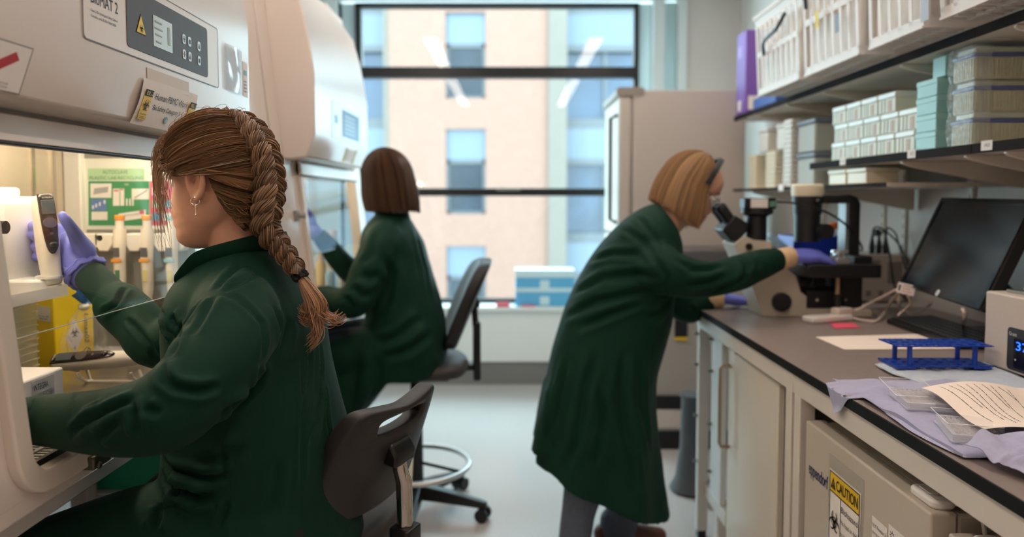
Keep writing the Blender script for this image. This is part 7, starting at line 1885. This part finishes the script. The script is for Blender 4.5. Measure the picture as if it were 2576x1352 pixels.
# ------------------------------------------------------------------ seated person at the far cabinet
def bob_hair(root, M, HM, length, part_y, n, seed, back_len=None, side_in=.0, down=None, back=None, a0=.78, rx=.108, ry=.093, rz=.124):
    """straight bob: a full cap and strands hanging from the crown, in head frame"""
    V3 = Vector; CC = V3((-.010, 0, .010)); rr = random.Random(seed)
    bl_ = back_len if back_len is not None else length
    def pt(az, t, off=0.0):
        # az 0 = front, pi = back ; t 0 = parting, 1 = tips
        ca, sa = math.cos(az), math.sin(az)
        z_end = -(length * (1 - .5 * (1 - ca)) + bl_ * .5 * (1 - ca))
        el = math.pi / 2 * (1 - min(1, t / .55))
        if t < .55:
            p_ = V3((rx * ca * math.cos(el), ry * sa * math.cos(el), rz * math.sin(el))) * (1 + off * 8)
        else:
            q = (t - .55) / .45
            r_ = 1 + off * 8 + .05 * math.sin(math.pi * q) - side_in * q
            p_ = V3((rx * ca * r_, ry * sa * r_, 0)) + (V3((0, 0, 1)) if down is None else -(down * (.5 + .5 * ca) + back * (.5 - .5 * ca))) * (z_end * q)
        return CC + p_ + V3((0, part_y * max(0, 1 - t * 2), 0))
    cap = MB().grid(lambda u, v: M @ pt(a0 + (2 * math.pi - 2 * a0) * u, v, -.002 + .0018 * math.sin(u * 120) * v), 120, 26)
    top = MB().grid(lambda u, v: M @ pt(-a0 + 2 * a0 * u, v * .36, -.003), 24, 8)
    cap.add(top.v, top.f)
    me = bpy.data.meshes.new('hair'); me.from_pydata([tuple(v) for v in cap.v], [], cap.f); set_tone(me, lambda c: .3)
    h = build(me, 'hair', HM, root, smooth=80)
    paths = []; lock = [rr.random() for _ in range(90)]
    for i in range(n):
        u = rr.random(); az = a0 - .06 + (2 * math.pi - 2 * a0 + .12) * u; tone = .10 + .55 * lock[int(u * 60)] + .35 * rr.random()
        off = .0005 + .0035 * rr.random() + .002 * math.sin(u * 120); wv = rr.random() * 6; e = .87 + .16 * rr.random()
        paths.append(([M @ pt(az + .02 * math.sin(3 * t + wv), min(1.04, t * e), off) for t in [.02 + .98 * j / 13 for j in range(14)]], min(1, tone), .9 + .6 * rr.random()))
    build(hair_strands(paths, .0011, .4), 'strands', HM, h, smooth=80)
    return h
def cabinet_person():
    V3 = Vector
    root = thing('person', 'seated person in green lab coat with short brown bob, working at the far cabinet', 'person', (-.48, 2.95, 0))
    secs = [(.62, -.44, .155, .215), (.70, -.435, .165, .22), (.80, -.435, .160, .215), (.88, -.440, .150, .205), (.98, -.458, .140, .195), (1.08, -.478, .130, .190), (1.15, -.490, .118, .182), (1.20, -.497, .098, .150), (1.235, -.495, .078, .105), (1.265, -.492, .060, .072)]
    rings = [oval((cx, 2.95, z), (1, -.05, 0), (.05, 1, 0), a, b, 36, .86) for z, cx, a, b in secs]
    parts = [MB().loft(dense(rings, 3)),
             limb([V3((-.495, 2.86, 1.165)), V3((-.505, 2.79, 1.135)), V3((-.545, 2.735, 1.04)), V3((-.585, 2.715, .945)), V3((-.65, 2.75, .928)), V3((-.72, 2.79, .940)), V3((-.755, 2.805, .946))], [.078, .074, .066, .066, .054, .044, .036], 20),
             limb([V3((-.495, 3.04, 1.16)), V3((-.53, 3.115, 1.13)), V3((-.60, 3.11, 1.04)), V3((-.66, 3.09, .99)), V3((-.73, 3.07, 1.06)), V3((-.775, 3.06, 1.12)), V3((-.80, 3.05, 1.155))], [.078, .070, .060, .056, .050, .044, .036], 20),
             limb([V3((-.44, 2.84, .735)), V3((-.58, 2.82, .722)), V3((-.76, 2.81, .690)), V3((-.86, 2.80, .665))], [.105, .095, .084, .072], 20), limb([V3((-.44, 3.05, .735)), V3((-.6, 3.07, .722)), V3((-.86, 3.10, .665))], [.105, .095, .072], 20),
             MB().loft(dense([oval((x, 2.93, z), (0, 1, 0), (0, 0, 1), a, b, 30, .7) for x, z, a, b in ((-.50, .665, .20, .085), (-.58, .605, .205, .12), (-.68, .555, .205, .145), (-.80, .53, .20, .155), (-.88, .54, .19, .135))], 3))]
    me = fuse(parts, .009, 7); ripple(me, .006, 7.0, 5.0); bv = bvh_of(me)
    for px, w, d in (([(905, 690), (930, 700), (960, 690)], .014, .010), ([(880, 720), (910, 745), (940, 740)], .013, .010), ([(870, 745), (890, 775)], .012, .010), ([(960, 640), (985, 690), (975, 760), (940, 810)], .016, .010), ([(1010, 600), (1030, 700), (1040, 800)], .014, .007),
                     ([(1060, 800), (1000, 850), (940, 870)], .016, .011), ([(1090, 840), (1030, 880), (960, 900)], .016, .011), ([(950, 580), (935, 640), (905, 670)], .012, .007), ([(900, 880), (890, 960), (880, 1040)], .018, .010), ([(950, 900), (950, 960), (930, 1010)], .016, .010), ([(1040, 560), (1070, 680), (1085, 780)], .012, .006)): fold(me, bv, px, w, d)
    build(me, 'lab_coat', COAT, root, smooth=0).data.shade_smooth()
    cl = root.children[-1] if root.children else None
    coat = [o for o in bpy.data.objects if o.parent == root][0]
    lo = [V3((-.490 + .075 * math.cos(a), 2.95 + .078 * math.sin(a), 1.228 + .012 * math.cos(a))) for a in np.linspace(-2.6, 2.6, 22)]
    hi = [V3((-.494 + .066 * math.cos(a), 2.95 + .070 * math.sin(a), 1.282 + .014 * math.cos(a))) for a in np.linspace(-2.6, 2.6, 22)]
    build(MB().sheet(lambda u, v: lo[min(21, int(u * 21 + .5))] * (1 - v) + hi[min(21, int(u * 21 + .5))] * v, 21, 4, .003), 'collar', COAT, coat, smooth=70)
    HO = V3((-.512, 2.95, 1.385)); f = V3((-.90, .42, -.16)); up = V3((-.14, .05, 1)); M = frame_matrix(HO, f, up)
    bp = [place(head_volume(1.0), M), place(ear_volume(1), M), place(ear_volume(-1), M), limb([V3((-.485, 2.95, 1.18)), V3((-.49, 2.95, 1.25)), V3((-.50, 2.95, 1.34))], [.058, .052, .055], 18),
          MB().loft(dense([oval((x, 2.95, z), (1, 0, 0), (0, 1, 0), a, b, 24) for z, x, a, b in ((.74, -.44, .10, .15), (.9, -.45, .09, .13), (1.05, -.47, .09, .14), (1.15, -.485, .08, .14), (1.22, -.487, .055, .08))], 3)),
          limb([V3((-.49, 2.82, 1.15)), V3((-.545, 2.735, 1.03)), V3((-.585, 2.72, .945)), V3((-.78, 2.815, .95))], [.04, .036, .033, .026], 12), limb([V3((-.49, 3.08, 1.15)), V3((-.60, 3.11, 1.04)), V3((-.66, 3.09, 1.0)), V3((-.82, 3.045, 1.17))], [.04, .036, .033, .026], 12)]
    body = build(fuse(bp, .005, 3), 'body', SKIN, root, smooth=0); body.data.shade_smooth()
    for s in (1, -1):
        e = build(MB().sphere(M @ V3((.074, .032 * s, .002)), .0125, 14, 10), 'eye', mat('eye_white', (236, 230, 226)), body)
    build(limb([M @ V3((.088, -.020, -.066)), M @ V3((.096, 0, -.064)), M @ V3((.088, .020, -.066))], [.003, .006, .003], 10), 'lips', mat('lip_rose', (196, 112, 104)), body)
    bob_hair(root, M, hair_mat('dark_brown_hair', (46, 33, 26), (106, 78, 58)), .105, .01, 1500, 11, back_len=.145, side_in=-.02)
    for nm, w, f_, n_, s_ in (('left_glove', (-.785, 2.818, .950), (-.92, .30, .05), (.1, .2, -1), -1), ('right_glove', (-.825, 3.042, 1.178), (-.80, -.2, .50), (.35, -.75, .3), 1)):
        g = build(fuse(hand_parts(V3(w), f_, n_, .40, s_), .0045, 4), nm, GLOVE, root, smooth=0); g.data.shade_smooth()
    tl = [limb([V3((-.45, 3.05, .74)), V3((-.66, 3.07, .73)), V3((-.90, 3.10, .69))], [.09, .085, .062], 16), limb([V3((-.90, 3.10, .68)), V3((-.80, 3.09, .46)), V3((-.68, 3.08, .27))], [.062, .056, .045], 16),
          limb([V3((-.45, 2.85, .74)), V3((-.66, 2.83, .73)), V3((-.90, 2.81, .69))], [.09, .085, .062], 16), limb([V3((-.90, 2.81, .68)), V3((-.76, 2.83, .50)), V3((-.58, 2.86, .36))], [.062, .056, .045], 16), limb([V3((-.44, 2.86, .72)), V3((-.44, 3.04, .72))], [.10, .10], 16)]
    build(fuse(tl, .010, 6), 'trousers', mat('dark_jeans', (26, 36, 46), .8), root, smooth=0).data.shade_smooth()
    for (x, y, z) in ((-.66, 3.08, .235), (-.555, 2.865, .325)):
        build(fuse([limb([V3((x - .02, y, z)), V3((x - .05, y, z + .10))], [.046, .048], 14), limb([V3((x + .04, y, z - .012)), V3((x - .06, y, z - .02)), V3((x - .17, y, z - .035))], [.038, .042, .034], 14)], .007, 4), 'boot', mat('brown_leather', (74, 48, 34), .5), root, smooth=0).data.shade_smooth()
cabinet_person()

# ------------------------------------------------------------------ standing person bent over the microscope
def microscope_person():
    V3 = Vector
    root = thing('person', 'standing person in long green lab coat with blond bob, bent over the microscope', 'person', (.32, 2.62, 0))
    YC_ = 2.62; K = YC_ / FPX
    def q(px, py, y=YC_): return P(px, py, Y=y)
    prs = [((1648, 512), (1706, 585), .085), ((1610, 528), (1712, 625), .150), ((1560, 562), (1706, 680), .182), ((1512, 610), (1694, 735), .190), ((1470, 672), (1688, 780), .192), ((1430, 752), (1682, 822), .195), ((1400, 840), (1668, 880), .205), ((1382, 920), (1652, 945), .210), ((1371, 1000), (1645, 1020), .214), ((1362, 1070), (1650, 1110), .220), ((1354, 1120), (1660, 1200), .226), ((1348, 1150), (1672, 1292), .232)]
    rings = []
    for a, b, w in prs:
        A, B = q(*a), q(*b); c = (A + B) / 2; d = (B - A) / 2
        rings.append(oval(c, d.normalized(), V3((0, 1, 0)), d.length, w, 40, .88))
    parts = [MB().loft(dense(rings, 4))]
    arm = [q(1640, 655, 2.50), q(1668, 680, 2.43), q(1740, 702, 2.41), q(1800, 702, 2.42), q(1860, 686, 2.45), q(1920, 664, 2.49), q(1958, 654, 2.515)]
    parts.append(limb(arm, [.085, .082, .066, .058, .060, .050, .036], 22))
    fa = [q(1650, 700, 2.76), q(1690, 745, 2.80), q(1725, 778, 2.80), q(1760, 768, 2.79), q(1786, 754, 2.785)]
    parts.append(limb(fa, [.08, .062, .055, .050, .038], 20))
    # flared back flap
    parts.append(MB().loft(dense([oval(q(x, y), (1, 0, .2), (0, 1, 0), a, b, 24, .9) for x, y, a, b in ((1400, 960, .045, .12), (1385, 1040, .05, .13), (1372, 1095, .045, .135), (1362, 1120, .035, .135))], 3)))
    me = fuse(parts, .009, 6)
    co = get_co(me)
    ripple(me, .005, 5.0, 9.0); bv = bvh_of(me)
    for px, w, d in (([(1470, 660), (1540, 640), (1620, 640)], .016, .010), ([(1440, 740), (1520, 700), (1610, 690), (1660, 705)], .018, .012), ([(1420, 800), (1500, 760), (1600, 740), (1650, 730)], .018, .012), ([(1450, 830), (1540, 790), (1640, 750)], .016, .010),
                     ([(1600, 540), (1650, 600), (1680, 640)], .012, .007), ([(1560, 570), (1620, 610), (1650, 650)], .014, .008), ([(1700, 650), (1740, 680), (1790, 680), (1830, 665)], .014, .010), ([(1720, 720), (1780, 712), (1830, 690)], .013, .009), ([(1860, 640), (1880, 670), (1870, 705)], .012, .012), ([(1885, 640), (1905, 665), (1900, 695)], .011, .012), ([(1790, 735), (1850, 715), (1890, 690)], .012, .009),
                     ([(1500, 880), (1470, 1000), (1450, 1120), (1420, 1190)], .020, .013), ([(1570, 880), (1560, 1000), (1580, 1120), (1600, 1250)], .020, .012), ([(1430, 900), (1405, 1000), (1385, 1100)], .018, .011), ([(1610, 900), (1610, 1020), (1640, 1150)], .018, .009), ([(1500, 960), (1520, 1060), (1500, 1180)], .018, .009), ([(1392, 960), (1382, 1060), (1380, 1130)], .012, .012),
                     ([(1690, 745), (1660, 790), (1620, 800)], .014, .010), ([(1640, 640), (1680, 700), (1670, 740)], .013, .008), ([(1730, 770), (1750, 785)], .010, .008)): fold(me, bv, px, w * .7, d)
    # radial drape of the skirt
    co = get_co(me); zz = co[:, 2]; t = np.clip((.80 - zz) / .55, 0, 1); cx = .30; ang = np.arctan2(co[:, 1] - YC_, co[:, 0] - cx)
    k = .014 * t * np.sin(ang * 7 + 1.0 + 2 * t); msk = (co[:, 0] < .6)
    co[:, 0] += np.cos(ang) * k * msk; co[:, 1] += np.sin(ang) * k * msk; set_co(me, co)
    coat = build(me, 'lab_coat', COAT, root, smooth=0); coat.data.shade_smooth()
    N0 = q(1682, 545)
    # head looking down into the eyepieces
    HO = q(1738, 474, 2.64); f = V3((.86, .0, -.50)); up = V3((.48, 0, .88)); M = frame_matrix(HO, f, up)
    bp = [place(head_volume(1.04), M), place(ear_volume(1, 1.04), M), place(ear_volume(-1, 1.04), M), limb([q(1640, 600), q(1680, 560, 2.63), q(1720, 515, 2.64)], [.065, .056, .056], 18),
          MB().loft(dense([oval(q(x, y), (.85, 0, -.5), (0, 1, 0), a, b, 24) for x, y, a, b in ((1530, 800, .10, .15), (1560, 720, .09, .14), (1610, 640, .09, .15), (1650, 595, .07, .12), (1675, 565, .05, .06))], 3)),
          limb([q(1640, 655, 2.48), q(1740, 702, 2.41), q(1800, 702, 2.42), q(1975, 652, 2.52)], [.045, .038, .034, .027], 12), limb([q(1650, 700, 2.76), q(1725, 778, 2.80), q(1800, 750, 2.785)], [.04, .036, .027], 12)]
    body = build(fuse(bp, .0045, 3), 'body', SKIN, root, smooth=0); body.data.shade_smooth()
    hp = lambda x, y, z: M @ V3((x, y, z))
    for s in (1, -1):
        e = build(MB().sphere(hp(.077, .033 * s, .002), .0128, 14, 10), 'eye', mat('eye_white', (236, 230, 226)), body)
        build(MB().tube(cable([hp(.092, .016 * s, .024), hp(.093, .032 * s, .030), hp(.082, .052 * s, .026)]), [.0024] * 17, 6), 'eyebrow', mat('brow_brown', (116, 82, 58)), body)
    build(merge([limb([hp(.090, -.020, -.068), hp(.099, 0, -.063), hp(.090, .020, -.068)], [.003, .0055, .003], 10), limb([hp(.090, -.018, -.072), hp(.098, 0, -.076), hp(.090, .018, -.072)], [.003, .006, .003], 10)]), 'lips', mat('lip_rose', (196, 112, 104)), body)
    gl = MB()
    for s in (1, -1):
        gl.tube([hp(.100 , s * (.033 + .022 * math.cos(a)), .000 + .017 * math.sin(a)) for a in np.linspace(0, 2*math.pi, 24, endpoint=False)], .0014, 6, closed=True)
        gl.tube([hp(.100, s * .055, .004), hp(.05, s * .079, .008), hp(.0, s * .086, .010)], .0014, 6)
    gl.tube([hp(.100, -.011, .004), hp(.104, 0, .007), hp(.100, .011, .004)], .0013, 6)
    build(gl, 'glasses', mat('glasses_grey', (86, 84, 92), .3), root)
    hr = bob_hair(root, M, hair_mat('dark_blond_hair', (92, 67, 45), (190, 150, 108)), .150, .004, 2000, 21, back_len=.115, side_in=-.03, down=(M.to_3x3().inverted() @ V3((-.10, 0, -1))).normalized(), back=(M.to_3x3().inverted() @ V3((-.38, 0, -.92))).normalized(), a0=1.22, rx=.112, ry=.094, rz=.122)
    hb = [hp(.050 * 1 + .012 * 0, .0, 0)]
    band = [hp(.045 - .02 * abs(math.cos(a)), .098 * math.cos(a), .030 + .112 * math.sin(a)) for a in np.linspace(.0, math.pi, 26)]
    bm2 = MB()
    for dx in (-.008, -.002, .004): bm2.tube([p_ + (M.to_3x3() @ V3((dx, 0, 0))) for p_ in band], .0045, 6)
    build(bm2, 'headband', mat('black_headband', (24, 22, 24), .5), hr)
    # gloves with beige inner cuffs
    c0, c1 = q(1953, 655, 2.515), q(1990, 646, 2.53)
    build(MB().tube([c0 - (c1 - c0) * .2, c0, c1, c1 + (c1 - c0) * .1], [.034, .039, .036, .033], 24), 'inner_cuff', CUFFB, root)
    g = build(fuse(hand_parts(q(1992, 645, 2.53), V3((.97, .14, .02)), V3((.08, .35, -.93)), .24, 1, 1.0, spread=.2), .0042, 4), 'right_glove', GLOVE, root, smooth=0); g.data.shade_smooth()
    c0, c1 = q(1782, 755, 2.785), q(1815, 752, 2.785)
    build(MB().tube([c0 - (c1 - c0) * .2, c0, c1, c1 + (c1 - c0) * .1], [.034, .037, .034, .031], 24), 'inner_cuff', CUFFB, root)
    wl_ = q(1818, 752, 2.785); wl_.z = max(wl_.z, BZ + .038)
    g = build(fuse(hand_parts(wl_, V3((.985, -.05, -.10)), V3((0, .1, -1)), .10, 1, .95, thumb_out=.5), .0042, 4), 'left_glove', GLOVE, root, smooth=0); g.data.shade_smooth()
    co = get_co(g.data); zb = BZ + .002 - WL[root].z; co[:, 2] = np.maximum(co[:, 2], zb); set_co(g.data, co)
    # jeans and shoes
    JM = mat('grey_blue_jeans', (84, 92, 108), .85, noise_amt=.12, noise_scale=70, bump=.1, bump_scale=500)
    l1 = [limb([q(1500, 1000, 2.52), q(1478, 1180, 2.52), q(1455, 1290, 2.53), q(1445, 1370, 2.54), V3((.225, 2.56, .09))], [.10, .078, .060, .058, .056], 20), limb([q(1560, 1000, 2.70), q(1578, 1180, 2.71), q(1568, 1290, 2.72), q(1552, 1370, 2.72), V3((.385, 2.73, .09))], [.10, .078, .062, .058, .056], 20), limb([q(1500, 960, 2.55), q(1540, 960, 2.68)], [.12, .12], 18)]
    build(fuse(l1, .009, 6), 'jeans', JM, root, smooth=0).data.shade_smooth()
    for x, y in ((.225, 2.56), (.385, 2.73)):
        build(fuse([limb([V3((x, y, .045)), V3((x, y, .11))], [.045, .044], 14), limb([V3((x - .04, y, .042)), V3((x + .06, y, .04)), V3((x + .17, y, .034))], [.04, .042, .032], 14)], .007, 4), 'shoe', mat('brown_shoe', (96, 52, 40), .5), root, smooth=0).data.shade_smooth()
microscope_person()
